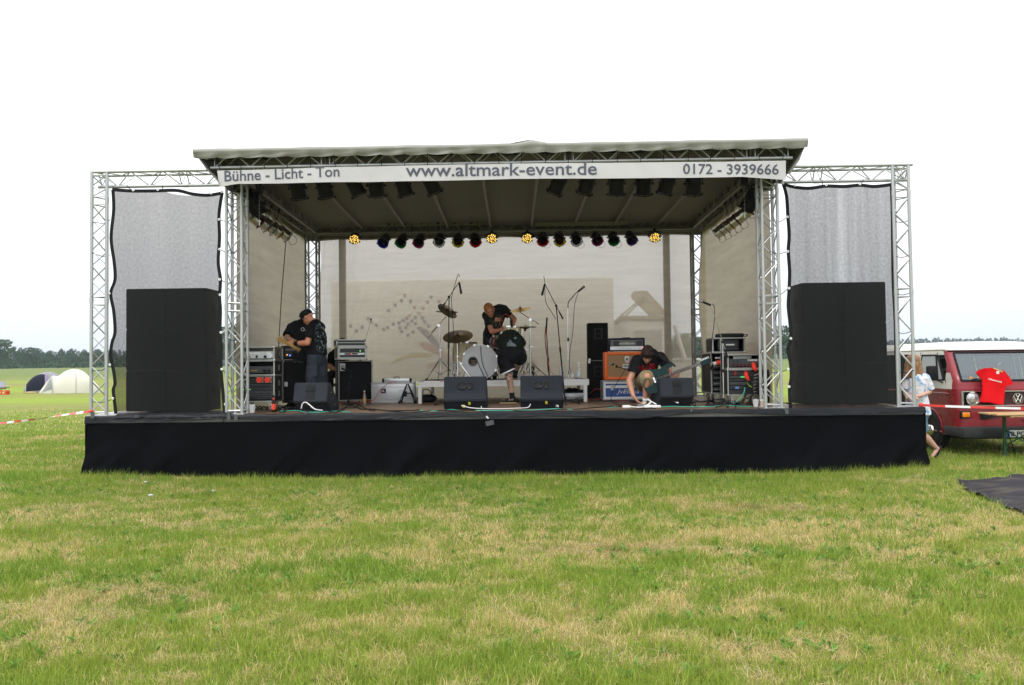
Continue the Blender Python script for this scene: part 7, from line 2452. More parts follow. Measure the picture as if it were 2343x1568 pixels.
# guitar held by the man
def guitar(label, neck_end, body_c, roll, bodym, neckm, headm, scale=1.0, boardm=None, shape=0, pegs='six', span=None):
    ne, bc = V(neck_end), V(body_c)
    ax = (ne - bc).normalized()
    nn = V(roll)
    nn = (nn - ax * nn.dot(ax)).normalized()      # front of the guitar
    sd = ax.cross(nn)
    t = thing('electric_guitar', label, 'guitar', bc)
    M = Matrix((sd, nn, ax)).transposed().to_4x4()      # x side, y = front normal, z along the neck
    out = [(-0.10, -0.22), (-0.15, -0.17), (-0.165, -0.09), (-0.13, -0.01), (-0.115, 0.05), (-0.14, 0.11), (-0.15, 0.17), (-0.12, 0.23), (-0.10, 0.235), (-0.095, 0.19), (-0.06, 0.14), (-0.035, 0.13), (0.035, 0.13), (0.06, 0.15), (0.075, 0.20), (0.10, 0.215), (0.13, 0.17), (0.13, 0.10), (0.105, 0.04), (0.12, -0.01), (0.16, -0.09), (0.15, -0.17), (0.10, -0.22), (0.0, -0.235)]
    out = [(x * scale, z * scale) for x, z in out]
    mm = MB().prism(out, -0.022, 0.022)
    me = mm.mesh('body', bodym, True)
    obj('body', me, t, mtx=M)
    L = (ne - bc).length
    hl = 0.19
    MB().b2((-0.026, 0.012, 0.08), (0.026, 0.036, L - hl), 0.008).build('neck', neckm, t, True, mtx=M)
    MB().b2((-0.024, 0.0365, 0.08), (0.024, 0.041, L - hl), 0.001).build('fingerboard', boardm or neckm, t, mtx=M)
    for k in range(20):
        z = 0.14 + (L - hl - 0.14) * (1 - 0.5 ** ((20 - k) / 12.0)) / (1 - 0.5 ** (20 / 12.0))
        bar('fret', M @ V((0, 0.0415, z)), (0.047, 0.002, 0.003), STEEL, t, M.to_3x3())
    MB().prism([(-0.022, L - hl), (0.022, L - hl), (0.036, L - hl + .03), (0.042, L - .02), (0.0, L), (-0.040, L - .015), (-0.034, L - hl + .04)], 0.008, 0.024).build('headstock', headm, t, mtx=M)
    for k in range(6):
        if pegs == 'six':
            s = -1 if k < 3 else 1
            z = L - 0.045 - 0.042 * (k % 3)
        else:
            s = -1
            z = L - 0.025 - 0.026 * k
        rod('tuning_peg', M @ V((s * 0.032, 0.016, z)), M @ V((s * 0.066, 0.016, z)), 0.0075, CHROME, t, 8)
        rod('string', M @ V((-0.018 + .0072 * k, 0.046, -0.1)), M @ V((-0.015 + .006 * k, 0.043, L - hl + .01)), 0.0009, STEEL, t, 4)
    for z in (0.07, -0.01):
        bar('pickup', M @ V((0, 0.028, z)), (0.08, 0.014, 0.03), BLK if shape else CREAM, t, M.to_3x3())
    bar('bridge', M @ V((0, 0.03, -0.085)), (0.085, 0.014, 0.03), CHROME, t, M.to_3x3())
    for k in range(2):
        rod('control_knob', M @ V((0.09, 0.02, -0.08 - .05 * k)), M @ V((0.09, 0.04, -0.08 - .05 * k)), 0.011, BLK, t, 10)
    return t
MAPLE = mat('maple', (0.52, 0.31, 0.10), 0.35, 0, 0.1, 10, coat=0.3)
guitar('electric guitar with pale maple neck held by the man in the black cap', z1(200, 660, 12.66), z1(650, 915, 12.98), (-0.1, 0.8, 0.35), mat('black guitar lacquer', (0.012, 0.012, 0.014), 0.15, coat=0.5), MAPLE, MAPLE, 1.0)
# --- man behind him
Y = 13.95
base = V((z1(520, 1300, Y).x, Y, DECK))
t = person('man in plain black shirt hidden behind the man in the cap, leaning over', base)
mb = MB()
hc = L_(640, 345, -.02)
hf, hu = V((-0.6, -0.3, -0.7)), V((-0.5, -0.3, 0.8))
head(mb, hc, hf, hu)
mb.cap(L_(585, 430), hc, 0.06, 0.058)
chest, hip = L_(535, 560), L_(580, 920)
mb.cap(chest, hip, 0.15, 0.13)
shl, shr = L_(425, 500, -.05), L_(650, 490, .1)
ell, wrl = L_(345, 660, -.22), L_(545, 745, -.30)
arm(mb, shl, ell, wrl, (0.058, 0.048, 0.032))
hand(mb, wrl, V((1, -.1, -.1)), V((0, .5, -1)), 1.0, .7)
arm(mb, shr, L_(690, 700, .05), L_(600, 760, -.2))
for hx, dx in ((530, 520), (630, 630)):
    leg(mb, L_(hx, 940), L_(dx, 1230, -.05), V((L_(dx, 1500).x, 0, 0.09)))
obj('body', fuse(mb, 'body', SKIN, 0.008, 4), t)
hair(t, hc, hf, hu, mat('brown hair', (0.045, 0.03, 0.02), 0.7))
face_parts(t, hc, hf, hu)
sm = MB()
sm.cap(L_(520, 520), L_(570, 860), 0.165, 0.17)
sm.cap(shl, shr, 0.095, 0.09)
sm.cap(L_(560, 450), L_(520, 540), 0.10, 0.15)
sm.cyl(shl, shl.lerp(ell, .8), 0.088, 0.092, 14)
sm.cyl(shr, shr.lerp(L_(690, 700, .05), .7), 0.078, 0.082, 14)
cloth(t, 'shirt', sm, mat('washed black cotton', (0.012, 0.012, 0.013), 0.9, 0, 0.2, 9), 0.010, 6, 0.012, 3)
c_ = L_(597, 522, -.205)
MB().lathe([(0.026, -.003), (0.034, 0), (0.026, .003)], 8, Matrix.Translation(c_) @ Matrix.Rotation(1.57, 4, 'X'), False).build('shirt_emblem', WHITE, t)
tm = MB()
tm.cap(L_(575, 900), L_(580, 970), 0.165, 0.155)
for hx, dx in ((530, 520), (630, 630)):
    tm.cap(L_(hx, 960), L_(dx, 1230, -.05), 0.11, 0.09)
    tm.cyl(L_(dx, 1220, -.05), V((L_(dx, 1500).x, 0, 0.06)), 0.092, 0.08, 14)
cloth(t, 'trousers', tm, mat('black jeans', (0.012, 0.012, 0.015), 0.9), 0.011, 5, 0.010, 4)
for dx in (520, 630):
    a_ = V((L_(dx, 1500).x, 0, 0.07))
    shoe(t, a_, a_ + V((-.12, -.08, -.055)), mat('dark shoe', (0.02, 0.02, 0.022)), RUB)
# --- person sitting behind the bass stack
Y = 16.1
base = V((z1(1110, 1300, Y).x, Y, DECK))
t = person('seated person in black mostly hidden behind the bass cabinet, one forearm showing', base)
mb = MB()
hc = L_(1215, 760)
head(mb, hc, (-0.5, -0.6, -0.6), (-0.2, -0.4, 0.9))
mb.cap(L_(1190, 860, .1), hc, 0.06, 0.058)
mb.cap(L_(1150, 960, .1), L_(1170, 1180, .12), 0.14, 0.14)
sh, el, wr = L_(1055, 930, .0), L_(1018, 1100, -.05), L_(1100, 1150, -.25)
arm(mb, sh, el, wr, (0.062, 0.055, 0.034))
hand(mb, wr, V((1, -.4, 0)), V((0, 0, -1)))
arm(mb, L_(1270, 930, .1), L_(1300, 1080, .0), L_(1230, 1130, -.2))
kn = L_(1020, 1235, -.25)
mb.cap(L_(1130, 1200, .1), kn, 0.09, 0.065)
leg(mb, kn, kn, V((kn.x - .0, -.28, .09)), (.065, .058, .04))
kn2 = L_(1200, 1235, -.3)
mb.cap(L_(1200, 1200, .1), kn2, 0.09, 0.065)
leg(mb, kn2, kn2, V((kn2.x, -.3, .09)), (.065, .058, .04))
obj('body', fuse(mb, 'body', mat('tanned skin', (0.30, 0.13, 0.07), 0.5), 0.009, 4), t)
M = frame3((-0.5, -0.6, -0.6), (-0.2, -0.4, 0.9))
MB().ell(hc + M @ V((0, -.01, .05)), (0.09, 0.105, 0.085), M, 20, 12).build('cap', mat('brown cap', (0.05, 0.035, 0.025), 0.9), t, True)
sm = MB()
sm.cap(L_(1150, 930, .1), L_(1165, 1150, .1), 0.17, 0.165)
sm.cap(sh, L_(1270, 920, .1), 0.09, 0.09)
sm.cyl(sh + V((0, 0, .02)), sh.lerp(el, .75), 0.082, 0.084, 14)
cloth(t, 'shirt', sm, mat('plain black cotton', BLKT, 0.9), 0.011, 5, 0.006, 6)
tm = MB()
tm.cap(L_(1130, 1190, .1), kn, 0.105, 0.085)
tm.cap(L_(1200, 1190, .1), kn2, 0.105, 0.085)
tm.cyl(kn, V((kn.x, -.28, .1)), 0.085, 0.075, 14)
tm.cyl(kn2, V((kn2.x, -.3, .1)), 0.085, 0.075, 14)
cloth(t, 'trousers', tm, mat('black jeans', (0.012, 0.012, 0.015)), 0.011, 5, 0.008, 7)
sc_ = thing('stool', 'low black stool under the seated person behind the bass cabinet', 'stool', base + V((0.05, .12, 0)))
MB().lathe([(0, 0.30), (0.17, 0.30), (0.18, 0.33), (0.17, 0.36), (0, 0.365)], 24).build('seat', BLK, sc_, True)
for k in range(3):
    rod('leg', (0, 0, .3), (0.2 * math.cos(k * 2.1), .2 * math.sin(k * 2.1), 0.0), 0.012, BLK, sc_)

# --- ginger drummer
def z4(a, b, Y):
    return at(1076.6 + a * .16975, 677.4 + b * .16975, Y)
Y = 15.15
base = V((z4(300, 900, Y).x, Y + .1, RZ))
L_ = lambda a, b, dy=0.0: z4(a, b, Y + dy) - base
t = person('ginger haired drummer in black shirt bending over the snare drum', base)
mb = MB()
hc = L_(252, 200, -.25)
hf, hu = V((0.25, -0.86, -0.42)), V((-0.25, -0.3, 0.9))
head(mb, hc, hf, hu, 1.12)
neck = L_(330, 190, -.08)
mb.cap(neck, hc + V((.02, .04, 0)), 0.068, 0.064)
shl, shr = L_(215, 270, -.12), L_(440, 185, -.12)
chest, hip = L_(340, 300, -.05), L_(275, 560, .15)
mb.cap(chest, hip, 0.15, 0.14)
mb.cap(shl, shr, 0.07, 0.07)
ell, wrl = L_(285, 485, -.22), L_(372, 465, -.32)
arm(mb, shl, ell, wrl, (0.058, 0.05, 0.035))
hand(mb, wrl, L_(420, 440, -.32) - wrl, V((0.2, .2, -1)), 1.15, .9)
elr, wrr = L_(588, 310, -.1), L_(570, 390, -.3)
arm(mb, shr, elr, wrr, (0.058, 0.05, 0.035))
hand(mb, wrr, V((-.25, -.4, -.8)), V((-.6, -.4, 0)), 1.15, .7)
for hx, dx in ((240, 230), (330, 340)):
    leg(mb, L_(hx, 580, .15), L_(dx, 820, .02), V((L_(dx, 1000).x, .1, 0.09)))
    foot(mb, V((L_(dx, 1000).x, .1, 0.09)), V((L_(dx, 1000).x, -.05, 0.045)))
obj('body', fuse(mb, 'body', SKINR, 0.008, 4), t)
GING = mat('ginger hair', (0.36, 0.13, 0.03), 0.6, 0, 0.25, 30)
hair(t, hc, hf, hu, GING, 1.12)
face_parts(t, hc, hf, hu, 1.12, GING)
sm = MB()
sm.cap(L_(350, 235, -.05), L_(310, 420, .0), 0.165, 0.165)
sm.cap(L_(390, 210, -.0), L_(330, 330, .05), 0.15, 0.16)
sm.cap(shl, shr, 0.095, 0.10)
sm.cap(L_(310, 400, .02), L_(285, 500, .12), 0.16, 0.165)
sm.cyl(shl + V((0.01, 0, .03)), shl.lerp(ell, .62), 0.088, 0.092, 14)
sm.cyl(shr, shr.lerp(elr, .62), 0.09, 0.09, 14)
cloth(t, 'shirt', sm, printmat('black shirt with olive print', (0.010, 0.011, 0.011), (0.10, 0.12, 0.07), tuple(L_(350, 340, -.2)), 0.17, 22, 0.5), 0.010, 6, 0.008, 8)
tm = MB()
tm.cap(L_(275, 520, .15), L_(285, 600, .15), 0.165, 0.155)
for hx, dx in ((240, 235), (330, 335)):
    tm.cyl(L_(hx, 570, .15), L_(dx, 850, .02), 0.12, 0.105, 16)
cloth(t, 'shorts', tm, mat('dark grey cloth', (0.030, 0.031, 0.034), 0.9), 0.011, 5, 0.009, 9)
for dx in (230, 340):
    a_ = V((L_(dx, 1000).x, .1, 0.07))
    shoe(t, a_, a_ + V((0, -.14, -.055)), mat('dark shoe', (0.02, 0.02, 0.022)), RUB)
sn = z4(553, 400, 14.75)
t = thing('microphone', 'small black clip-on microphone on the rim of the snare drum', 'microphone', sn)
rod('mic_handle', (0, 0, -.03), (-0.01, 0, .10), 0.026, BLK, t)
rod('mic_capsule', (-.01, 0, .08), (-.02, 0, .15), 0.018, BLK, t)
MB().tube(wob([V((-.02, 0, .15)), V((-.12, .02, .22)), V((-.22, .05, .1)), V((-.2, .08, -.1))], 6), 0.005, 5).build('cable', mat('red cable', (0.5, 0.03, 0.02)), t, True)

# --- bending man in shorts, back to us
Y = 14.0
base = V((z4(530, 1430, Y).x, Y, DECK))
L_ = lambda a, b, dy=0.0: z4(a, b, Y + dy) - base
t = person('man bending forward with his back to us, one foot on the drum riser', base)
mb = MB()
hipc = L_(545, 740)
upper = L_(535, 560, .45)
mb.cap(hipc + V((0, .08, -.04)), upper, 0.115, 0.14)
hc = L_(500, 560, .78)
hf, hu = V((0, .5, -.85)), V((0, .85, .3))
head(mb, hc, hf, hu)
mb.cap(upper, hc, 0.07, 0.06)
shl, shr = L_(430, 560, .50), L_(650, 590, .50)
arm(mb, shl, L_(400, 640, .72), L_(430, 520, .9))
arm(mb, shr, L_(690, 650, .72), L_(640, 530, .9))
hand(mb, L_(430, 520, .9), V((0.3, .8, .3)), V((0, 0, -1)))
hand(mb, L_(640, 530, .9), V((-.3, .8, .3)), V((0, 0, -1)))
kn1, an1 = L_(508, 1040, .02), V((L_(560, 1330).x, 0.03, 0.135))
mb.cap(L_(470, 800, .02), kn1, 0.095, 0.068)
mid = kn1.lerp(an1, .3)
mb.cap(kn1, mid + V((0, -.012, 0)), 0.066, 0.068)
mb.cap(mid + V((0, -.012, 0)), kn1.lerp(an1, .6), 0.067, 0.052)
mb.cap(kn1.lerp(an1, .6), an1, 0.052, 0.040)
foot(mb, an1, V((an1.x - .15, an1.y - .02, .05)))
kn2, an2 = L_(655, 880, .52), V((L_(596, 1015, .75).x, 0.75, RZ - DECK + .13))
mb.cap(L_(640, 800, .05), kn2, 0.095, 0.068)
mb.cap(kn2, kn2.lerp(an2, .35), 0.066, 0.062)
mb.cap(kn2.lerp(an2, .35), an2, 0.062, 0.042)
foot(mb, an2, V((an2.x - .03, an2.y + .14, RZ - DECK + .045)))
TATT = printmat('pale skin with calf tattoo', (0.47, 0.28, 0.20), (0.13, 0.09, 0.09), tuple(L_(525, 1130)), 0.21, 26, 0.50, 0.55)
obj('body', fuse(mb, 'body', TATT, 0.007, 4), t)
hair(t, hc, hf, hu, mat('brown hair', (0.045, 0.03, 0.02)))
sm = MB()
sm.cap(L_(535, 590, .42), L_(545, 690, .10), 0.20, 0.20)
sm.cap(L_(470, 600, .40), L_(600, 600, .40), 0.15, 0.15)
sm.cap(L_(440, 640, .1), L_(640, 625, .1), 0.130, 0.130)
sm.cap(L_(480, 690, .02), L_(605, 690, .02), 0.155, 0.155)
sm.cyl(shl, shl.lerp(L_(400, 640, .72), .8), 0.09, 0.095, 14)
sm.cyl(shr, shr.lerp(L_(690, 650, .72), .8), 0.09, 0.095, 14)
sh_ = cloth(t, 'shirt', sm, mat('faded black green shirt', (0.009, 0.0135, 0.0095), 0.9, 0, 0.45, 5), 0.010, 7, 0.009, 10)
from mathutils.bvhtree import BVHTree
bv = BVHTree.FromPolygons([v_.co for v_ in sh_.data.vertices], [p_.vertices[:] for p_ in sh_.data.polygons])
def stick(name, poly, m):
    """a flat print laid on the cloth"""
    pb = bmesh.new()
    f0 = pb.faces.new([pb.verts.new(L_(a, b2, -.5)) for a, b2 in poly])
    bmesh.ops.triangulate(pb, faces=[f0])
    bmesh.ops.subdivide_edges(pb, edges=pb.edges[:], cuts=2)
    for q in pb.verts:
        h_ = bv.ray_cast(q.co, V((0, 1, 0)))
        if h_[0] is not None:
            q.co = h_[0] + V((0, -.006, 0))
    me_ = bpy.data.meshes.new(name)
    pb.to_mesh(me_)
    pb.free()
    me_.materials.append(m)
    return obj(name, me_, t)
CAST = mat('pale grey shirt print', (0.17, 0.20, 0.22), 0.9, 0, 0.5, 30)
stick('shirt_print', [(480, 668), (486, 625), (500, 608), (512, 618), (517, 575), (522, 578), (528, 612), (545, 600), (556, 622), (580, 632), (600, 650), (616, 674), (560, 670)], CAST)
stick('shirt_print', [(575, 545), (600, 535), (618, 548), (612, 566), (596, 560), (600, 575), (580, 570)], CAST)
tm = MB()
tm.cap(L_(465, 775, .0), L_(625, 770, .0), 0.155, 0.150)
tm.cap(L_(545, 755, .05), L_(545, 800, .0), 0.175, 0.165)
tm.cyl(L_(458, 800, .02), L_(498, 1035, .02), 0.150, 0.145, 18)
tm.cyl(L_(640, 780, .05), L_(664, 850, .42), 0.145, 0.135, 18)
SHO = mat('black shiny shorts', (0.007, 0.007, 0.009), 0.7)
cloth(t, 'shorts', tm, SHO, 0.010, 6, 0.012, 11)
def hoopband(name, c, ax, r, w, m):
    MB().lathe([(r - .004, -w / 2), (r + .002, -w / 2), (r + .002, w / 2), (r - .004, w / 2)], 26, Matrix.Translation(c) @ zrot(ax), False).build(name, m, t, True)
ax1 = L_(505, 1035, .02) - L_(470, 800, .02)
hoopband('white_trim', L_(497, 1022, .02), ax1 + V((.10, 0, 0)), 0.150, 0.026, WHITE)
ax2 = L_(660, 850, .42) - L_(630, 780, .05)
hoopband('white_trim', L_(662, 845, .37), ax2, 0.140, 0.026, WHITE)
MB().tube(wob([L_(385, 780, -.03), L_(392, 850, -.03), L_(410, 920, -.02), L_(430, 1000, .0)], 5), 0.009, 6).build('side_stripe', WHITE, t, True)
MB().tube(wob([L_(712, 680, .0), L_(716, 740, .05), L_(716, 800, .2)], 5), 0.009, 6).build('side_stripe', WHITE, t, True)
SOCK = mat('black sock', (0.01, 0.01, 0.011), 0.9)
MB().cyl(an1 + V((0, 0, -.05)), an1.lerp(kn1, .16), 0.044, 0.048, 16).build('sock', SOCK, t, True)
MB().cyl(an2 + V((0, 0, -.05)), an2.lerp(kn2, .30), 0.046, 0.052, 16).build('sock', SOCK, t, True)
GUM = mat('tan gum sole', (0.40, 0.26, 0.13), 0.6)
shoe(t, V((an1.x + .02, an1.y, 0)), V((an1.x - .2, an1.y - .03, .018)), mat('black suede shoe', (0.012, 0.012, 0.014), 0.9), GUM, mat('cream stripes', (0.6, 0.5, 0.35)), 1.05)
shoe(t, V((an2.x, an2.y, 0)), V((an2.x - .03, an2.y + .2, RZ - DECK + .018)), mat('black suede shoe', (0.012, 0.012, 0.014)), GUM, mat('cream stripes', (0.6, 0.5, 0.35)), 1.0)

# --- kneeling guitarist at the right
def z6(a, b, Y):
    return at(1415.4 + a * .11573, 774.2 + b * .11573, Y)
Y = 13.0
base = V((z6(480, 1300, Y).x, Y, DECK))
L_ = lambda a, b, dy=0.0: z6(a, b, Y + dy) - base
t = person('dark haired guitarist in black shirt and khaki shorts crouching, reaching to the floor', base)
mb = MB()
hc = L_(560, 335, -.22)
hf, hu = V((-0.05, -0.66, -0.72)), V((0.02, -0.65, 0.75))
head(mb, hc, hf, hu, 1.12)
neck = L_(640, 330, .0)
mb.cap(neck, hc + V((0, .05, 0)), 0.068, 0.064)
shl, shr = L_(375, 440, -.05), L_(830, 370, .05)
chest, hip = L_(600, 480, .05), L_(500, 880, .28)
mb.cap(chest, hip, 0.15, 0.14)
mb.cap(shl, shr, 0.075, 0.075)
ell, wrl = L_(205, 850, -.12), L_(285, 1130, -.25)
arm(mb, shl, ell, wrl, (0.06, 0.052, 0.036))
hand(mb, wrl, L_(385, 1290, -.30) - wrl, V((.9, -.1, -.1)), 1.15, .35, .5)
elr, wrr = L_(970, 600, -.05), L_(1035, 700, -.28)
arm(mb, shr, elr, wrr, (0.06, 0.05, 0.034))
hand(mb, wrr, L_(1110, 730, -.3) - wrr, V((0, -1, 0.3)), 1.05, .9)
kn, an = L_(560, 760, -.38), V((L_(525, 1150, -.25).x, -.22, .12))
mb.cap(L_(430, 900, .2), kn, 0.098, 0.066)
mb.cap(kn, kn.lerp(an, .3), 0.066, 0.066)
mb.cap(kn.lerp(an, .3), kn.lerp(an, .62), 0.065, 0.052)
mb.cap(kn.lerp(an, .62), an, 0.052, 0.040)
foot(mb, an, V((an.x - .06, an.y - .15, .05)))
kn2 = V((L_(640, 1200, .05).x + .12, -.02, .09))
an2 = V((kn2.x - .05, .40, .07))
mb.cap(L_(560, 920, .25), kn2, 0.095, 0.065)
mb.cap(kn2, an2, 0.062, 0.042)
foot(mb, an2, V((an2.x, an2.y + .03, .045)))
obj('body', fuse(mb, 'body', SKIN, 0.007, 4), t)
DKH = mat('dark brown hair', (0.022, 0.012, 0.009), 0.5, 0, 0.3, 40)
hair(t, hc, hf, hu, DKH, 1.14, 'mop')
face_parts(t, hc, hf, hu, 1.12, DKH)
sm = MB()
sm.cap(L_(590, 430, .03), L_(540, 720, .15), 0.175, 0.17)
sm.cap(L_(640, 350, .08), L_(560, 560, .1), 0.13, 0.18)
sm.cap(shl + V((0, 0, 0)), shr, 0.098, 0.090)
sm.cap(shl, L_(430, 620, .05), 0.10, 0.13)
sm.cyl(shl + V((.01, 0, .04)), shl.lerp(ell, .58), 0.10, 0.105, 16)
sm.cyl(shr, shr.lerp(elr, .72), 0.09, 0.088, 14)
sm.cap(L_(540, 700, .15), L_(500, 850, .28), 0.17, 0.17)
cloth(t, 'shirt', sm, printmat('black shirt with red print', (0.009, 0.009, 0.011), (0.38, 0.012, 0.018), tuple(L_(610, 590, -.16)), 0.20, 24, 0.48, squash=(1.0, 1, 2.2)), 0.009, 6, 0.009, 12)
tm = MB()
tm.cap(L_(470, 880, .28), L_(560, 900, .28), 0.155, 0.155)
d_ = (kn - L_(430, 900, .2)).normalized()
tm.cyl(L_(440, 885, .18), kn - d_ * .02, 0.125, 0.118, 18)
tm.cyl(kn - d_ * .1, kn + V((0, -.02, -.10)), 0.112, 0.100, 18)
tm.cyl(L_(560, 920, .25), L_(560, 920, .25).lerp(kn2, .72), 0.125, 0.11, 18)
cloth(t, 'shorts', tm, mat('khaki cotton', (0.21, 0.175, 0.095), 0.9, 0, 0.15, 9), 0.009, 5, 0.011, 13)
MB().cyl(an + V((0, 0, -.05)), an + V((0, 0, .03)), 0.047, 0.046, 16).build('sock', WHITE, t, True)
shoe(t, V((an.x, an.y, 0)), V((an.x - .05, an.y - .18, .018)), mat('grey white trainer', (0.38, 0.38, 0.40), 0.7, 0, 0.7, 35), mat('white sole', (0.6, 0.6, 0.6)), mat('black lace', (0.02, 0.02, 0.02)), 1.05)
shoe(t, V((an2.x, an2.y, 0)), V((an2.x, an2.y + .1, .018)), mat('grey white trainer', (0.38, 0.38, 0.40)), mat('white sole', (0.6, 0.6, 0.6)))
sp = [L_(700, 300, -.06), L_(800, 330, -.12), L_(880, 385, -.12), L_(960, 450, -.15), L_(1060, 510, -.2), L_(1115, 560, -.22)]
P = wob(sp, 4)
stv = []
for i, q in enumerate(P):
    tt = (P[min(i + 1, len(P) - 1)] - P[max(0, i - 1)]).normalized()
    nn = tt.cross(V((0, -1, 0))).normalized() * (0.034 if i < len(P) * .45 else 0.017)
    stv += [q + nn, q - nn, q - nn + V((0, -.004, 0)), q + nn + V((0, -.004, 0))]
st_ = MB().add(stv, [(4 * i + k, 4 * i + (k + 1) % 4, 4 * i + 4 + (k + 1) % 4, 4 * i + 4 + k) for i in range(len(P) - 1) for k in range(4)])
st_.build('guitar_strap', mat('black strap', (0.012, 0.012, 0.013), 0.6), t, True)
TEALG = mat('dark teal guitar lacquer', (0.003, 0.022, 0.022), 0.3, 0, 0.2, 14, coat=0.05)
ne = at(1626, 824, 12.62)
guitar('dark teal electric guitar with a long dark fretted neck held by the crouching guitarist', ne, z6(800, 800, 12.66), (0.1, -1, 0.25), TEALG, mat('dark neck wood', (0.10, 0.05, 0.03), 0.4), TEALG, 1.25, mat('rosewood', (0.045, 0.02, 0.018), 0.5), 1, 'inline')

# ================================================================ VAN AND THINGS AT THE RIGHT
def zv(a, b, Y):
    return at((3400 + a / 3.5636) / 1.6533, (1280 + b / 3.5636) / 1.6533, Y)
RED = mat('oxide red van paint', (0.20, 0.014, 0.018), 0.28, 0, 0.06, 3, coat=0.25, spec=.25)
REDN = mat('faded red nose paint', (0.26, 0.035, 0.045), 0.35, 0, 0.08, 3, coat=0.15, spec=.3)
CRM = mat('cream white van paint', (0.66, 0.64, 0.58), 0.35, 0, 0.04, 3, coat=0.3, dirt=0.15)
TYRE = mat('tyre rubber', (0.022, 0.020, 0.018), 0.85, 0, 0.2, 20)
BUMP = mat('dark grey bumper', (0.035, 0.036, 0.038), 0.6, 0, 0.2)
VY = 12.72
vx = zv(1590, 795, VY).x
van = thing('camper_van', 'dark red and cream camper van parked behind the right end of the stage', 'van', (vx, VY, 0.13))
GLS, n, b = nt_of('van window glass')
b.inputs['Base Color'].default_value = (0.22, 0.26, 0.29, 1)  # grey base stands in for sky reflected in the glass
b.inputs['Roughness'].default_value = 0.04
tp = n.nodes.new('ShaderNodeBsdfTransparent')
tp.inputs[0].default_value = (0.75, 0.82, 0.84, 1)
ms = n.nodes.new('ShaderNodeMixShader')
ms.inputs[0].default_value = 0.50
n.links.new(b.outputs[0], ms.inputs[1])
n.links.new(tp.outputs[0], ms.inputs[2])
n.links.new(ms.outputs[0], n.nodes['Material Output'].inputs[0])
W = 0.93
VL = 4.45
def hw(z):       # half width by height
    return W * (1 - 0.012 * max(0, 0.55 - z) - 0.16 * max(0, z - 1.02) ** 1.15 * 1.0)
def fy(z):       # front face by height
    return 0.02 * max(0, .5 - z) + 0.13 * max(0, z - 0.5) + (0.62 * (z - 1.16) if z > 1.16 else 0)
def plan(z, inset=0.0):
    w, f, r = hw(z) - inset, fy(z) + inset, VL - inset
    rc = 0.16 if z < 1.16 else 0.13
    P = []
    cen = [(-w + rc, f + rc * .8), (w - rc, f + rc * .8)]
    for k in range(6):
        a = math.pi + (math.pi / 2) * k / 5
        P.append((-w + rc + rc * math.cos(a), f + rc * .8 + rc * .8 * math.sin(a)))
    for k in range(1, 6):
        x = (-w + rc) + (2 * w - 2 * rc) * k / 6
        P.append((x, f - 0.035 * (1 - (x / (w - rc)) ** 2)))
    for k in range(6):
        a = 1.5 * math.pi + (math.pi / 2) * k / 5
        P.append((w - rc + rc * math.cos(a), f + rc * .8 + rc * .8 * math.sin(a)))
    for y in (0.42, 1.30, 1.46, 2.7, 2.85, 4.0):
        P.append((w, max(y, f + rc) if y == 0.42 else y))
    P += [(w - .05, r), (0, r + .03), (-w + .05, r)]
    for y in (4.0, 2.85, 2.7, 1.46, 1.30, 0.42):
        P.append((-w, max(y, f + rc) if y == 0.42 else y))
    return P
zs = [0.27, 0.34, 0.5, 0.7, 0.88, 1.035, 1.10, 1.17, 1.3, 1.45, 1.6, 1.67]
rows = [plan(z) for z in zs]
n_ = len(rows[0])
lower, upper, nose = MB(), MB(), MB()
vs = [V((x, y, z)) for P, z in zip(rows, zs) for x, y in P]
def vis(mb, sel):
    fs = []
    for j in range(len(zs) - 1):
        for k in range(n_):
            q = (j * n_ + k, j * n_ + (k + 1) % n_, (j + 1) * n_ + (k + 1) % n_, (j + 1) * n_ + k)
            c = (vs[q[0]] + vs[q[1]] + vs[q[2]] + vs[q[3]]) / 4
            s = sel(c, j, k)
            if s:
                fs.append(q)
    mb.add(vs, fs)
front_k = set(range(2, 14))
win = lambda j: 7 <= j <= 9
side_win_k = {17, 18, 19, 20, 21, 26, 27, 28, 29, 30, 31}
def is_glass(c, j, k):
    if not win(j):
        return False
    if 4 <= k <= 11:
        return True
    y = c.y
    return (0.62 < y < 1.30) or (1.46 < y < 2.7) or (2.85 < y < 4.0)
def wheelhole(c):
    return abs(abs(c.x) - W) < .1 and (c.y - .86) ** 2 + (c.z - .3) ** 2 < .1
vis(lower, lambda c, j, k: c.z < 1.035)
vis(upper, lambda c, j, k: c.z > 1.035 and c.y > fy(c.z) + 0.16 and not is_glass(c, j, k))
vis(nose, lambda c, j, k: c.z > 1.035 and c.y <= fy(c.z) + 0.16 and not is_glass(c, j, k))
def clean(mb, name, m):
    me = mb.mesh(name, m, True)
    bm = bmesh.new()
    bm.from_mesh(me)
    bmesh.ops.delete(bm, geom=[q for q in bm.verts if not q.link_faces], context='VERTS')
    bm.to_mesh(me)
    bm.free()
    return obj(name, me, van)
clean(lower, 'body', RED)
clean(upper, 'upper_body', CRM)
clean(nose, 'windscreen_surround', REDN)
roofm = MB()
rp = [plan(1.67, 0.0), plan(1.70, -0.012), plan(1.735, 0.01), plan(1.79, 0.09), plan(1.83, 0.30)]
rz_ = [1.67, 1.69, 1.735, 1.79, 1.825]
rv = [V((x, y, z)) for P, z in zip(rp, rz_) for x, y in P]
roofm.add(rv + [V((0, 2.2, 1.85))], [(j * n_ + k, j * n_ + (k + 1) % n_, (j + 1) * n_ + (k + 1) % n_, (j + 1) * n_ + k) for j in range(4) for k in range(n_)] + [(4 * n_ + k, 4 * n_ + (k + 1) % n_, 5 * n_) for k in range(n_)])
roofm.build('roof', CRM, van, True)
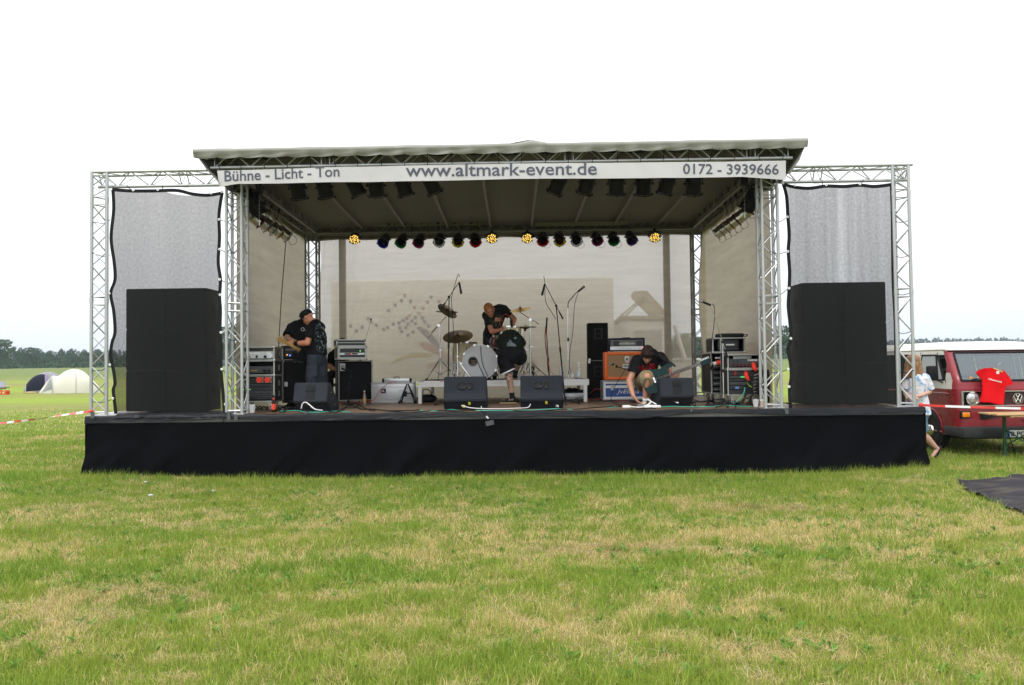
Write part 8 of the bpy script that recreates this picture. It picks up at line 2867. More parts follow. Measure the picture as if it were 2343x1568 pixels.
MB().tube([V((x, y - .006, 1.665)) for x, y in plan(1.665, -0.008)[2:14]], 0.012, 6).build('roof_gutter', RUB, van, True)
# glass set into its openings, with rubber seals
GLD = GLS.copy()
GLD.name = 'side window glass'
GLD.node_tree.nodes['Principled BSDF'].inputs['Base Color'].default_value = (0.50, 0.54, 0.57, 1)  # paler base imitates the bright sky showing in the side panes
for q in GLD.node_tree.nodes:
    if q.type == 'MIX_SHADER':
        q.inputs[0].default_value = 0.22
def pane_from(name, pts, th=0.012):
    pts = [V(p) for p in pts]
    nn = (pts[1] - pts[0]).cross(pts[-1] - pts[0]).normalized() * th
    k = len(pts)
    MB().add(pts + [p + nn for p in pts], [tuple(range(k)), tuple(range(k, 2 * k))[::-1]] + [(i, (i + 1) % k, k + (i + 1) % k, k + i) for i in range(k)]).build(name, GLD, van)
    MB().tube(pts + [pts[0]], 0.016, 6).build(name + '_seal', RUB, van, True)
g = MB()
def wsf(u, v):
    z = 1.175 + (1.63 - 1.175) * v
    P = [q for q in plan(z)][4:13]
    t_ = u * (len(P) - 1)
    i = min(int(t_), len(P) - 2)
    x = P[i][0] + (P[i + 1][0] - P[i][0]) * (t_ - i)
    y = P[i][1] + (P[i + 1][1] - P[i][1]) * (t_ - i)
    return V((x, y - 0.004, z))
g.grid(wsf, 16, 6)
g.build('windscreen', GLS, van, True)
ring = [wsf(i / 14, 0) for i in range(15)] + [wsf(1, i / 5) for i in range(6)] + [wsf(1 - i / 14, 1) for i in range(15)] + [wsf(0, 1 - i / 5) for i in range(6)]
MB().tube([p + V((0, -.006, 0)) for p in ring], 0.017, 6).build('windscreen_seal', RUB, van, True)
for s in (-1, 1):
    X = lambda z: s * (hw(z) + 0.004)
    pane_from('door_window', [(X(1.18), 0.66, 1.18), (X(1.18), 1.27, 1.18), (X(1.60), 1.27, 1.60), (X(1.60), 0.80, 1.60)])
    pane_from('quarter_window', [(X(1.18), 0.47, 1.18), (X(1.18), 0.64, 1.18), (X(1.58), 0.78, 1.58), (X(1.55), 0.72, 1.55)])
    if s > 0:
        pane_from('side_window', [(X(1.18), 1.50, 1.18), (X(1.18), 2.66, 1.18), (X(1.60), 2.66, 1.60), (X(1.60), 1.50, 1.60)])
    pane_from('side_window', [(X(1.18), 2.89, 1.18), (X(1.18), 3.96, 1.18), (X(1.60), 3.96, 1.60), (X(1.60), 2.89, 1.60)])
    # seams, beads, sills
    for (y0, z0, y1, z1) in ((0.40, 0.42, 0.40, 1.16), (0.40, 1.16, 0.78, 1.64), (1.34, 0.45, 1.34, 1.65)):
        rod('door_seam', (s * (hw(z0) + .001), y0, z0), (s * (hw(z1) + .001), y1, z1), 0.006, RUB, van, 5)
    rod('side_bead', (s * (W + .002), 0.28, 0.96), (s * (W + .002), 4.3, 0.96), 0.012, REDN, van, 6)
    rod('side_bead', (s * (W + .002), 1.2, 0.47), (s * (W + .002), 4.3, 0.47), 0.012, REDN, van, 6)
    for (wy) in (0.88, 3.34):
        mm = Matrix.Translation((s * (W - .001), wy, 0.315)) @ Matrix.Rotation(s * math.pi / 2, 4, 'Y')
        MB().lathe([(0, 0.0), (0.365, 0.0), (0.365, 0.006), (0, 0.006)], 32, mm).build('wheel_arch', BLK, van)
        MB().tube([mm @ V((0.37 * math.cos(a), 0.37 * math.sin(a), 0.004)) for a in [math.pi * 2 * i / 36 for i in range(37)] if (mm @ V((0.37 * math.cos(a), 0.37 * math.sin(a), 0.004))).z > 0.27], 0.016, 6).build('arch_lip', REDN, van, True)
        w_ = obj('wheel', MB().lathe([(0.19, 0.0), (0.27, 0.015), (0.305, 0.005), (0.318, -0.02), (0.318, -0.15), (0.30, -0.18), (0.19, -0.185)], 36).mesh('wheel', TYRE, True), van, mtx=mm @ Matrix.Translation((0, 0, 0.012)))
        MB().lathe([(0, 0.01), (0.05, 0.012), (0.06, 0.0), (0.12, -0.025), (0.165, -0.01), (0.195, 0.0), (0.195, -0.03)], 32).build('rim', mat('grey steel rim', (0.13, 0.12, 0.12), 0.5, 0.4), w_, True)
        MB().lathe([(0, 0.045), (0.05, 0.04), (0.09, 0.02), (0.10, -0.005)], 28).build('hub_cap', CHROME, w_, True)
# dark slab stands in for shade in the open side door, left side
bb('doorway', (-W - .003, 1.50, 0.62), (-W + .02, 2.66, 1.62), mat('painted van door shade', (0.02, 0.02, 0.022), 0.9), van)
# interior
SEAT = mat('brown seat cloth', (0.10, 0.075, 0.055), 0.9, 0, 0.2)
bb('floor_pan', (-W + .05, 0.3, 0.30), (W - .05, VL - .1, 0.36), BLKM, van)
bb('dashboard', (-W + .12, 0.34, 0.85), (W - .12, 0.62, 1.12), BLKM, van)
for x in (-0.48, 0.42):
    MB().b2((x - .25, 0.95, 0.62), (x + .25, 1.42, 0.80), 0.06).build('seat', SEAT, van, True)
    MB().b2((x - .24, 1.36, 0.75), (x + .24, 1.50, 1.33), 0.06).build('seat_back', SEAT, van, True)
    MB().b2((x - .14, 1.40, 1.36), (x + .14, 1.50, 1.53), 0.04).build('headrest', SEAT, van, True)
MB().tube([V((0.42 + .2 * math.cos(a), 0.80 + .09 * math.sin(a), 1.13 + .17 * math.sin(a))) for a in [i * math.pi / 10 for i in range(21)]], 0.014, 6).build('steering_wheel', BLK, van, True)
rod('wooden_rail', (-0.1, 2.4, 1.42), (0.85, 2.4, 1.46), 0.02, MAPLE, van)
# nose
F = lambda x, z, d=0.0: V((x, fy(z) - 0.037 * (1 - (x / (hw(z) - .16)) ** 2) - d if abs(x) < hw(z) - .16 else fy(z) - d, z))
GRB = mat('black grille plastic', (0.012, 0.012, 0.013), 0.5)
bb('grille', (-0.86, 0.028, 0.775), (0.86, 0.048, 0.995), GRB, van).location
for k in range(9):
    z = 0.793 + 0.0225 * k
    bb('grille_slat', (-0.58, -0.006, z), (0.58, 0.03, z + .008), BUMP, van)
for z in (0.765, 0.995):
    bb('grille_trim', (-0.87, -0.010, z), (0.87, 0.03, z + .013), CHROME, van)
for x in (-0.87, 0.858):
    bb('grille_trim', (x, -0.009, 0.765), (x + .013, 0.03, 1.007), CHROME, van)
for x in (-0.71, 0.71):
    h_ = obj('headlight', MB().lathe([(0.0, 0.035), (0.05, 0.03), (0.085, 0.012), (0.094, 0.0), (0.10, -0.01)], 30).mesh('headlight', mat('headlight glass', (0.42, 0.42, 0.42), 0.12, 0.5, 0.35, 25, coat=1.0), True), van, mtx=Matrix.Translation((x, -0.012, 0.885)) @ Matrix.Rotation(math.pi / 2, 4, 'X'))
    MB().lathe([(0.094, 0.0), (0.10, 0.014), (0.108, 0.012), (0.11, -.01)], 30, None, False).build('chrome_ring', CHROME, h_, True)
Rv = MB()
for r0 in (0.083,):
    Rv.lathe([(r0 - .009, -.004), (r0 - .009, .006), (r0, .006), (r0, -.004)], 34, Matrix.Translation((0, -0.014, 0.885)) @ Matrix.Rotation(math.pi / 2, 4, 'X'), False)
em = obj('emblem', Rv.mesh('emblem', CHROME, True), van)
for a, b2 in (((-.032, .065), (0, .012)), ((0, .012), (.032, .065)), ((-.063, .040), (-.032, -.058)), ((-.032, -.058), (0, .002)), ((0, .002), (.032, -.058)), ((.032, -.058), (.063, .040))):
    rod('emblem_stroke', (a[0], -.018, .885 + a[1]), (b2[0], -.018, .885 + b2[1]), 0.0065, CHROME, em, 6)
bb('lower_grille', (-0.60, -0.014, 0.545), (0.60, 0.02, 0.675), GRB, van)
for k in range(6):
    bb('grille_slat', (-0.54, -0.022, 0.560 + .019 * k), (0.54, -0.012, 0.566 + .019 * k), BUMP, van)
IND = mat('amber indicator lens', (0.75, 0.22, 0.01), 0.2, coat=0.6)
for x in (-0.82, 0.82):
    bb('indicator_frame', (x - .075, -0.004, 0.575), (x + .075, 0.06, 0.685), BLK, van)
    MB().b2((x - .06, -0.016, 0.59), (x + .06, 0.03, 0.67), 0.01).build('indicator_lens', IND, van, True)
MB().b2((-0.93, -0.12, 0.26), (0.93, 0.03, 0.44), 0.035).build('bumper', BUMP, van, True)
MB().b2((-0.945, -0.08, 0.27), (-0.90, 0.45, 0.43), 0.02).build('bumper_end', BUMP, van, True)
MB().b2((0.90, -0.08, 0.27), (0.945, 0.45, 0.43), 0.02).build('bumper_end', BUMP, van, True)
bb('number_plate', (-0.26, -0.132, 0.275), (0.26, -0.122, 0.385), WHITE, van)
bb('plate_band', (-0.26, -0.135, 0.276), (-0.215, -0.1325, 0.384), mat('plate blue', (0.02, 0.08, 0.45)), van)
put_text(van, 'B PO 640', -0.195, -0.134, 0.292, 0.43, 0.075, BLK, 0.02)
for x in (-0.55, 0.35):
    rod('wiper_arm', F(x, 1.15, .03), F(x + .25, 1.21, .05), 0.007, BLK, van)
    rod('wiper_blade', F(x - .12, 1.195, .035), F(x + .33, 1.23, .04), 0.009, BLK, van)
for (x, z, c) in ((-0.66, 1.215, mat('orange sticker', (0.7, 0.35, 0.1))), (-0.55, 1.205, mat('pale green sticker', (0.55, 0.75, 0.65)))):
    rod('sticker', F(x, z, .008), F(x, z, .012), 0.03, c, van, 12)
MB().b2((-W - .22, 0.50, 1.18), (-W - .05, 0.60, 1.42), 0.03).build('mirror', BLK, van, True)
rod('mirror_arm', (-W - .08, 0.53, 1.19), (-W + .01, 0.48, 1.13), 0.012, BLK, van)
MB().b2((W + .05, 0.50, 1.18), (W + .22, 0.60, 1.42), 0.03).build('mirror', BLK, van, True)
bb('underbody', (-0.75, 0.35, 0.2), (0.75, 4.2, 0.30), BLKM, van)
bb('door_handle', (-W - .02, 1.16, 0.98), (-W, 1.28, 1.01), CHROME, van)
MB().tube(wob([V((-0.28, -.12, .42)), V((-.27, -.2, .30)), V((-.22, -.24, .08)), V((-.20, -.25, 0.0))], 5), 0.008, 5).build('hanging_cable', CORD, van, True)

# red T-shirt on a hanger
TSY = VY - 0.10
def ts(a, b, Y=TSY):
    return zv(a, b, Y)
o = ts(1300, 400)
tsh = thing('t_shirt', 'red T-shirt with white lettering hanging on the front of the van', 'T-shirt', o)
outl = [(1150, 405), (1270, 398), (1310, 432), (1370, 440), (1400, 428), (1440, 470), (1490, 530), (1528, 610), (1500, 630), (1430, 645), (1412, 612), (1412, 700), (1405, 800), (1388, 890), (1300, 885), (1190, 860), (1110, 862), (1078, 850), (1105, 760), (1130, 640), (1130, 545), (1108, 545), (1075, 500), (1045, 462), (1090, 425)]
def tpoint(a, b):
    p = ts(a, b) - o
    p.y = 0.05 * mnoise.noise(V((p.x * 5, p.z * 2.5, 1))) + 0.02 * mnoise.noise(V((p.x * 14, p.z * 4, 3))) - 0.10 * max(0, -p.z) * .5
    return p
bm = bmesh.new()
f0 = bm.faces.new([bm.verts.new((a, b2, 0)) for a, b2 in outl])
bmesh.ops.triangulate(bm, faces=[f0])
for _ in range(4):
    bmesh.ops.subdivide_edges(bm, edges=[e for e in bm.edges if e.calc_length() > 22], cuts=1)
    bmesh.ops.triangulate(bm, faces=bm.faces[:])
for q in bm.verts:
    q.co = tpoint(q.co.x, q.co.y)
bmesh.ops.recalc_face_normals(bm, faces=bm.faces[:])
back = bmesh.ops.duplicate(bm, geom=bm.verts[:] + bm.edges[:] + bm.faces[:])['geom']
for q in back:
    if isinstance(q, bmesh.types.BMVert):
        q.co.y += 0.025
me = bpy.data.meshes.new('cloth')
bm.to_mesh(me)
bm.free()
me.materials.append(mat('bright red cotton', (0.60, 0.006, 0.010), 0.8, 0, 0.06, 8, spec=0.1))
me.polygons.foreach_set('use_smooth', [True] * len(me.polygons))
obj('cloth', me, tsh)
tl_ = text_mesh('Aufbaumannschaft', 'lettering', PRW, 0.205, 0.026, 0.02)
for q in tl_.vertices:
    a = 1198 + (q.co.x / 0.205) * 170
    bz_ = 556 + (a - 1198) * 0.28 - q.co.z / 0.026 * 24
    p = tpoint(a, bz_)
    q.co = V((p.x, p.y - 0.008 + q.co.y, p.z))
obj('lettering', tl_, tsh, kind='stuff')
p = tpoint(1322, 462)
bar('neck_label', p + V((0, -.006, 0)), (0.045, 0.004, 0.045), WHITE, tsh)
rod('hanger', ts(1262, 404, TSY + .005) - o, ts(1392, 455, TSY - .02) - o, 0.011, MAPLE, tsh)
MB().tube([q - o for q in wob([ts(1325, 412), ts(1330, 372), ts(1345, 345), ts(1372, 335), ts(1380, 350)], 4)], 0.004, 5).build('hanger_hook', STEEL, tsh, True)

# beer table
TY_ = 11.95
tb0 = zv(1290, 1030, TY_)
tw = thing('beer_table', 'wooden beer table on green folding legs in front of the van', 'table', (tb0.x, TY_, gz(tb0.x + .8, TY_)))
tz = tb0.z - tw.location.z + .012
WOODT = mat('varnished table wood', (0.50, 0.33, 0.16), 0.35, 0, 0.15, 3, stretch=(1, 9, 1), coat=0.3)
for k in range(3):
    MB().b2((0.02 * (k != 1), -0.02 + .168 * k, tz - .028), (2.2, 0.142 + .168 * k, tz), 0.008).build('plank', WOODT, tw, True)
bb('batten', (0.23, 0.0, tz - .06), (0.29, 0.46, tz - .029), WOODT, tw)
bb('batten', (0.24, -.005, tz - .052), (0.50, 0.05, tz - .0295), WOODT, tw)
GRN = mat('green steel leg', (0.035, 0.10, 0.055), 0.4, 0.2, 0.1)
for x, y in ((0.40, 0.44), (0.58, 0.02), (2.0, 0.44), (2.05, 0.02)):
    bb('leg', (x - .022, y - .015, 0.0), (x + .022, y + .015, tz - .03), GRN, tw)
rod('leg_stay', (0.40, 0.42, 0.45), (0.58, 0.04, 0.20), 0.012, GRN, tw)
rod('leg_stay', (0.40, 0.42, 0.2), (0.58, 0.04, 0.45), 0.012, GRN, tw)
bb('red_tape', (0.555, 0.002, tz - .33), (0.605, 0.038, tz - .27), REDP, tw)
MB().tube(wob([V((.45, .1, tz - .1)), V((.62, .0, tz - .25)), V((.5, .1, tz - .35)), V((.7, .05, tz - .2))], 5), 0.008, 5).build('cable', CORD, tw, True)

# woman walking behind the stage
def zw(a, b, Y):
    return at((3372 + a * .4785) / 1.6533, (1200 + b * .4785) / 1.6533, Y)
Y = 12.5
gzw = gz(6.1, 12.5)
base = V((zw(180, 900, Y).x, Y, gzw))
L_ = lambda a, b, dy=0.0: zw(a, b, Y + dy) - base
t = person('long haired woman in pastel patterned shirt and denim shorts walking behind the stage', base)
mb = MB()
hc = L_(160, 365)
hf, hu = V((-0.85, 0.35, -0.1)), V((-0.05, 0, 1))
head(mb, hc, hf, hu, 1.05)
mb.cap(L_(190, 450), hc, 0.055, 0.052)
chest, hip = L_(190, 540), L_(205, 790)
mb.cap(chest, hip, 0.12, 0.13)
shl, shr = L_(130, 480, .05), L_(265, 485, -.04)
arm(mb, shl, L_(110, 600, .05), L_(130, 640, -.2), (0.045, 0.038, 0.026))
arm(mb, shr, L_(298, 590, -.03), L_(230, 620, -.22), (0.045, 0.038, 0.026))
hand(mb, L_(230, 620, -.22), V((-1, -.1, 0)), V((0, .3, -1)), .95)
hand(mb, L_(130, 640, -.2), V((.6, -.4, .1)), V((0, .3, -1)), .95)
kn, an = L_(248, 930, .02), L_(352, 1035, .05)
mb.cap(L_(215, 800), kn, 0.09, 0.062)
mb.cap(kn, kn.lerp(an, .35), 0.060, 0.062)
mb.cap(kn.lerp(an, .35), an, 0.060, 0.036)
toe = L_(322, 1100, .03)
mb.cap(an, an + V((.02, 0, -.01)), .036, .034)
mb.cap(an + V((.015, 0, -.02)), toe, 0.032, 0.026)
kn2, an2 = L_(160, 960, -.1), V((L_(110, 1000).x, -.02, .08))
mb.cap(L_(190, 800), kn2, 0.09, 0.060)
mb.cap(kn2, an2, 0.060, 0.038)
foot(mb, an2, V((an2.x - .14, an2.y, .04)), .034)
obj('body', fuse(mb, 'body', mat('pale skin', (0.56, 0.33, 0.24), 0.5, 0, 0.06), 0.007, 4), t)
BLON = mat('light brown hair', (0.26, 0.14, 0.06), 0.5, 0, 0.45, 14, stretch=(3, 3, .6))
hair(t, hc, hf, hu, BLON, 1.08, 'long', [(L_(180, 340), L_(222, 470, -.05), 0.085, 0.05), (L_(150, 350), L_(115, 460, -.03), 0.075, 0.045), (L_(205, 360, .02), L_(235, 450), 0.06, 0.03), (L_(170, 380, -.05), L_(170, 470, -.06), 0.08, 0.05)])
face_parts(t, hc, hf, hu, 1.05, BLON)
sm = MB()
sm.cap(L_(195, 510), L_(195, 640), 0.15, 0.155)
sm.cyl(L_(195, 620), L_(212, 775), 0.16, 0.185, 20)
sm.cap(shl, shr, 0.075, 0.075)
sm.cyl(shl, L_(112, 575, .04), 0.07, 0.08, 14)
sm.cyl(shr, L_(297, 575, -.02), 0.07, 0.08, 14)
PAST, n, b = nt_of('pastel print cotton')
co = n.nodes.new('ShaderNodeTexCoord')
nz = n.nodes.new('ShaderNodeTexNoise')
nz.inputs['Scale'].default_value = 13
nz.inputs['Detail'].default_value = 3
n.links.new(co.outputs['Object'], nz.inputs['Vector'])
rp_ = n.nodes.new('ShaderNodeValToRGB')
rp_.color_ramp.elements[0].position = 0.36
rp_.color_ramp.elements[0].color = (0.22, 0.36, 0.62, 1)
rp_.color_ramp.elements[1].position = 0.70
rp_.color_ramp.elements[1].color = (0.52, 0.28, 0.55, 1)
for pos, c in ((0.44, (0.60, 0.68, 0.75)), (0.50, (0.72, 0.72, 0.72)), (0.60, (0.70, 0.68, 0.72))):
    e = rp_.color_ramp.elements.new(pos)
    e.color = (*c, 1)
n.links.new(nz.outputs['Fac'], rp_.inputs[0])
n.links.new(rp_.outputs[0], b.inputs['Base Color'])
b.inputs['Roughness'].default_value = 0.85
cloth(t, 'shirt', sm, PAST, 0.009, 6, 0.010, 20)
tm = MB()
tm.cap(L_(210, 770), L_(205, 800), 0.155, 0.145)
tm.cyl(L_(218, 790), L_(246, 905, .02), 0.115, 0.092, 18)
tm.cyl(L_(190, 790), L_(190, 790).lerp(kn2, .75), 0.115, 0.092, 18)
cloth(t, 'denim_shorts', tm, mat('washed denim', (0.14, 0.22, 0.32), 0.9, 0, 0.25, 14), 0.009, 4, 0.008, 21)
FLIP = mat('black flip flop foam', (0.02, 0.012, 0.014), 0.8)
dv = (toe - an).normalized()
MB().box((0, 0, 0), (0.09, 0.022, 0.26), Matrix(((1, 0, 0), (0, 1, 0), (0, 0, 1))), 0.01).build('flip_flop', FLIP, t, True, mtx=Matrix.Translation(an.lerp(toe, .5) + V((.045, 0, -.022))) @ Matrix.Rotation(math.pi / 2, 4, 'Z').inverted() @ Matrix.Identity(4) if False else Matrix.Translation(an.lerp(toe, .45) + V((.042, 0, -.02))) @ frame3(dv.cross(V((0, 1, 0))), dv).to_4x4())
MB().b2((an2.x - .20, an2.y - .045, .0), (an2.x + .07, an2.y + .045, .02), 0.008).build('flip_flop', FLIP, t, True)

# barrier tape
import bisect
def tape(label, P, w=0.055, seg=0.42, twist=0.0, sag=0.0):
    P = wob(P, 14)
    o = P[0].copy()
    t = thing('barrier_tape', label, 'barrier tape', o)
    L = [0]
    for a, b in zip(P, P[1:]):
        L.append(L[-1] + (b - a).length)
    TR_ = mat('red tape', (0.62, 0.03, 0.02), 0.35)
    TW_ = mat('white tape', (0.75, 0.74, 0.74), 0.35)
    n = max(2, int(L[-1] / seg))
    def pt(s):
        s = min(max(s, 0), L[-1] - 1e-6)
        i = bisect.bisect_right(L, s) - 1
        i = min(i, len(P) - 2)
        return P[i].lerp(P[i + 1], (s - L[i]) / (L[i + 1] - L[i]))
    for k in range(n):
        vs_ = []
        for j in range(7):
            s = L[-1] * (k + j / 6) / n
            p = pt(s) - o
            a = twist * s + 0.25 * mnoise.noise(V((s * .6, 0, 0)))
            d = V((0, math.sin(a) * w / 2, math.cos(a) * w / 2))
            vs_ += [p + d, p - d]
        MB().add(vs_, [(2 * j, 2 * j + 1, 2 * j + 3, 2 * j + 2) for j in range(6)]).build('tape_section', TR_ if k % 2 == 0 else TW_, t)
    return t
s0 = at(208, 941, 11.75)
tape('red and white barrier tape running from the left stage end out of the picture', [s0, at(150, 949, 13.2), at(60, 962, 15.6), at(-60, 975, 18.5)], 0.045, 0.55, 0.5)
MB().ell((0, 0, 0), (0.035, 0.03, 0.025)).build('tape_knot', mat('red tape', (0.62, 0.03, 0.02)), bpy.data.objects['barrier_tape'], loc=(0.02, -0.03, 0.0))
s1 = at(2105, 927, 11.72)
tp1 = tape('red and white barrier tape running from the right end of the stage past the van', [s1, at(2200, 931, 11.85), at(2342, 935, 12.0), at(2500, 939, 12.2)], 0.034, 0.40, 0.0)
MB().ell((0, 0, 0), (0.035, 0.03, 0.035)).build('tape_knot', mat('red tape', (0.62, 0.03, 0.02)), tp1, loc=(0.0, -0.02, 0.0))

# black mat lying on the grass
MATM = mat('black mesh mat', (0.024, 0.022, 0.026), 0.75, 0, 0.6, 1.6, dirt=0.5, stretch=(.5, 3, 1))
bmm = bmesh.new()
vv = [bmm.verts.new((p.x, p.y, gz(p.x, p.y) + 0.018)) for p in MATP]
bmm.faces.new(vv)
bmesh.ops.triangulate(bmm, faces=bmm.faces[:])
for _ in range(4):
    bmesh.ops.subdivide_edges(bmm, edges=bmm.edges[:], cuts=1, use_grid_fill=True)
for q in bmm.verts:
    q.co.z = gz(q.co.x, q.co.y) + 0.028 + 0.045 * mnoise.noise(V((q.co.x * 2.5, q.co.y * 3.5, 0))) + 0.012 * mnoise.noise(V((q.co.x * 8, q.co.y * 9, 3)))
mme = bpy.data.meshes.new('ground_mat')
bmm.to_mesh(mme)
bmm.free()
mme.materials.append(MATM)
mme.polygons.foreach_set('use_smooth', [True] * len(mme.polygons))
obj('ground_mat', mme, cat='mat', label='black rumpled mat lying on the grass at the right edge')
for (px, py, s, lab) in ((345, 1141, 1.0, 'small white scrap of paper on the grass at the left'), (488, 1128, 0.7, 'small pale plastic scrap on the grass left of the middle'), (333, 1112, 0.8, 'pale crumpled plastic scrap near the foot of the stage skirt')):
    p = on(px, py, 0.04)
    MBx = MB().ell((0, 0, 0), (0.035 * s, 0.025 * s, 0.016 * s), None, 9, 6)
    o = obj('litter', MBx.mesh('litter', mat('dull litter', (0.42, 0.43, 0.42), 0.6)), cat='litter', label=lab)
    o.location = (p.x, p.y, gz(p.x, p.y) + .05)

# ================================================================ TENTS AND CAMP AT THE LEFT
def zt(a, b, Y):
    return at(a / 3.484 / 1.6533, (1200 + b / 3.484) / 1.6533, Y)
def tent(label, Y, prof, base_b, dep, m, open_=None, openm=None, win=None):
    """prof: (a, top b) along the ridge"""
    o = zt(prof[len(prof) // 2][0], base_b, Y)
    o.z = gz(o.x, Y)
    t = thing('dome_tent', label, 'tent', o)
    P = wob([zt(a, b, Y) for a, b in prof], 6)
    zb = zt(prof[0][0], base_b, Y).z
    H = [max(0.0, p.z - zb) for p in P]
    hm = max(H)
    def f(u, v, off=0.0):
        k = u * (len(P) - 1)
        i = min(int(k), len(P) - 2)
        x = P[i].x + (P[i + 1].x - P[i].x) * (k - i) - o.x
        h = H[i] + (H[i + 1] - H[i]) * (k - i)
        d = dep * (h / hm) ** 0.75 + off
        a = math.pi * v
        c = math.cos(a)
        yy = -d * c * abs(c) ** -0.25 if abs(c) > 1e-3 else 0      # the tent lies square to its own ridge, which faces the stage
        return V((x + yy * o.x / o.y, yy, (h + off) * math.sin(a) ** 0.8 + 0.01 * mnoise.noise(V((x * 2, v * 5, Y)))))
    MB().grid(lambda u, v: f(u, v), 48, 20).build('fabric', m, t, True)
    return t, f, P, o
CRT = mat('cream tent cloth', (0.55, 0.54, 0.46), 0.7, 0, 0.05, 1.2)
GRT = mat('grey tent cloth', (0.20, 0.20, 0.22), 0.7, 0, 0.1, 1.5)
DKB = mat('dark blue shade and cloth', (0.008, 0.010, 0.022), 0.8)
t, f, P, o = tent('grey dome tent with a dark sheet for its shaded doorway, left of the cream tent', 51.5, [(305, 992), (345, 890), (430, 800), (540, 745), (640, 727), (720, 740), (800, 800), (900, 990)], 996, 1.1, GRT)
MB().grid(lambda u, v: f(0.13 + 0.37 * u, 0.02 + (0.30 + 0.10 * math.sin(u * math.pi)) * v, 0.015), 14, 10).build('doorway', DKB, t, True)  # dark sheet laid on the cloth, painting the shade inside the opening
MB().grid(lambda u, v: f(0.115 + 0.03 * u, 0.02 + 0.33 * v, 0.03), 4, 10).build('door_flap', mat('pale grey tent cloth', (0.33, 0.33, 0.35), 0.7), t, True)
MB().grid(lambda u, v: f(0.50 + 0.05 * u, 0.02 + 0.36 * v, 0.03), 4, 10).build('door_flap', mat('mauve tent cloth', (0.20, 0.16, 0.25), 0.7), t, True)
t, f, P, o = tent('cream dome tent with a see-through triangular window in its porch', 49.5, [(505, 1008), (560, 930), (640, 825), (700, 772), (760, 780), (860, 715), (975, 684), (1090, 712), (1190, 795), (1280, 890), (1365, 988)], 1005, 1.25, CRT)
for uu in (0.295, 0.62):
    MB().tube([f(uu, v / 24, 0.012) for v in range(25)], 0.016, 6).build('tent_pole', mat('grey pole sleeve', (0.3, 0.3, 0.3), 0.6), t, True)
MB().grid(lambda u, v: f(0.10 + 0.18 * (u * (1 - .72 * v) + .62 * v), 0.05 + 0.36 * v, 0.014), 10, 8).build('window', mat('grey tent window', (0.20, 0.22, 0.22), 0.5), t, True)
MB().grid(lambda u, v: f(0.075 + 0.018 * u + .16 * v, 0.02 + 0.42 * v, 0.016), 3, 10).build('door_zip', mat('grey pole sleeve', (0.3, 0.3, 0.3)), t, True)
MB().grid(lambda u, v: f(0.52 + 0.03 * u + .01 * v, 0.36 + 0.03 * v, 0.014), 3, 3).build('vent', mat('grey pole sleeve', (0.3, 0.3, 0.3)), t, True)
c = zt(515, 985, 49.0)
t = thing('camp_bag', 'small dark bag lying before the open doorway of the grey tent', 'bag', (c.x, 49.9, gz(c.x, 49.9)))
MB().ell((0, 0, 0.16), (0.3, 0.2, 0.19)).build('pouch', DKB, t, True)
c = zt(395, 995, 49.8)
t = thing('straw_heap', 'small heap of straw before the grey tent', 'straw', (c.x, 49.8, gz(c.x, 49.8)))
MB().ell((0, 0, 0.03), (0.45, 0.25, 0.08), None, 12, 8).build('heap', mat('straw', (0.35, 0.25, 0.12), 0.9, 0, 0.4, 12), t, True)
c = zt(40, 1028, 48)
c.z = gz(c.x, 48)
t = thing('drinks_crate', 'red drinks crate with a yellow and white mark on the grass at the left edge', 'crate', c)
h_ = zt(40, 972, 48).z - zt(40, 1028, 48).z
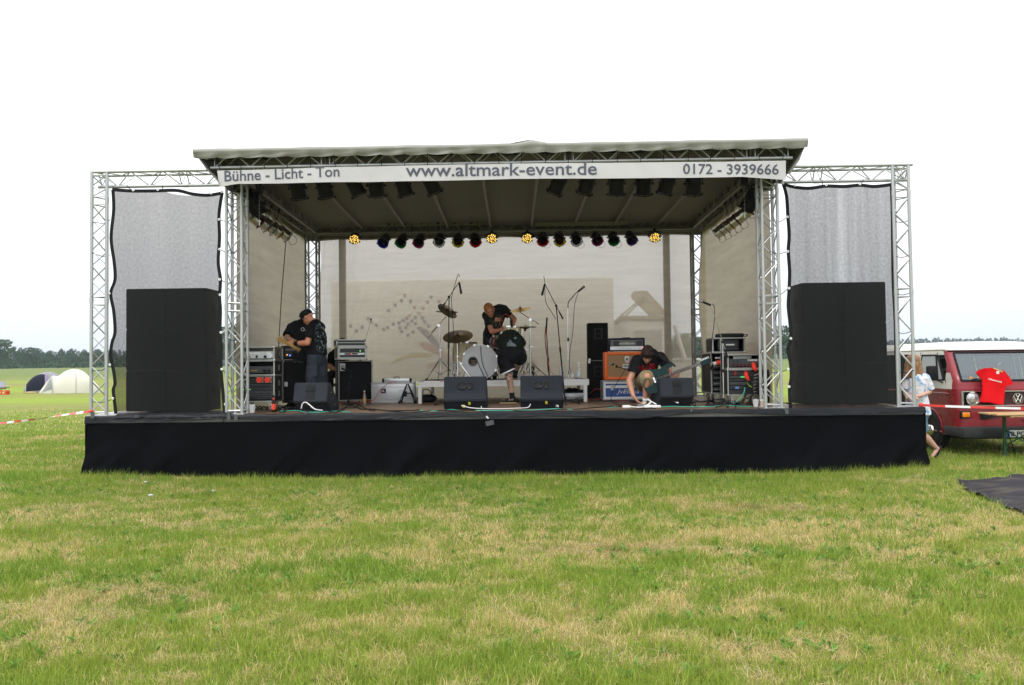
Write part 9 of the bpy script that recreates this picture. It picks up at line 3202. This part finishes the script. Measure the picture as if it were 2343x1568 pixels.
for (x0, x1, z0, z1) in ((-0.32, 0.32, 0, .04), (-0.32, 0.32, h_ * .35, h_ * .7), (-0.32, 0.32, h_ - .03, h_), (-0.32, -0.28, 0, h_), (0.28, 0.32, 0, h_), (-.02, .02, 0, h_)):
    for y in (-0.15, 0.15):
        bb('crate_wall', (x0, y - .008, z0), (x1, y + .008, z1), mat('red crate plastic', (0.62, 0.02, 0.015), 0.4), t)
for x in (-.3, .3):
    bb('crate_end', (x - .012, -.14, 0), (x + .012, .14, h_), mat('red crate plastic', (0.62, 0.02, 0.015)), t)
bb('yellow_mark', (0.05, -.163, h_ * .38), (0.20, -.159, h_ * .66), mat('yellow mark', (0.7, 0.5, 0.05)), t)
bb('white_mark', (-0.22, -.163, h_ * .42), (-0.05, -.159, h_ * .62), WHITE, t)
c2 = zt(30, 1000, 48.6)
t = thing('camp_chair', 'dark folding camp chair cut off by the left edge', 'chair', (c2.x, 48.8, gz(c2.x, 48.8)))
zz0 = gz(c2.x, 48.8)
MB().add([zt(a, b, 48.8 + dy) - t.location for a, b, dy in ((-60, 925, -.2), (60, 930, -.2), (82, 832, .2), (50, 845, .25), (-60, 840, .25))], [(0, 1, 2, 3, 4)]).build('backrest', GRT, t)
MB().b2((-0.45, -0.45, 0.38), (0.30, 0.1, 0.42), 0.02).build('seat', DKB, t)
for a_, b_ in (((-.4, -.4), (.25, .05)), ((.25, -.4), (-.4, .05))):
    rod('leg', (a_[0], a_[1], 0), (b_[0], b_[1], .6), 0.015, STEEL, t)
rod('armrest', zt(0, 940, 48.5) - t.location, zt(80, 942, 48.6) - t.location, 0.03, MAPLE, t)

# ================================================================ AIR
HZ = bpy.data.materials.new('thin haze')
HZ.use_nodes = True
hn = HZ.node_tree
hn.nodes.remove(hn.nodes['Principled BSDF'])
pv = hn.nodes.new('ShaderNodeVolumePrincipled')
pv.inputs['Color'].default_value = (0.80, 0.89, 1.0, 1)
pv.inputs['Density'].default_value = 0.00030
pv.inputs['Anisotropy'].default_value = 0.0
hn.links.new(pv.outputs[0], hn.nodes['Material Output'].inputs['Volume'])
hz = MB().b2((-1950, -60, -1.3), (1950, 2300, 42)).mesh('haze', HZ)
obj('haze', hz, kind='stuff')
scene.cycles.volume_bounces = 0
bpy.data.scenes.remove(WORK)
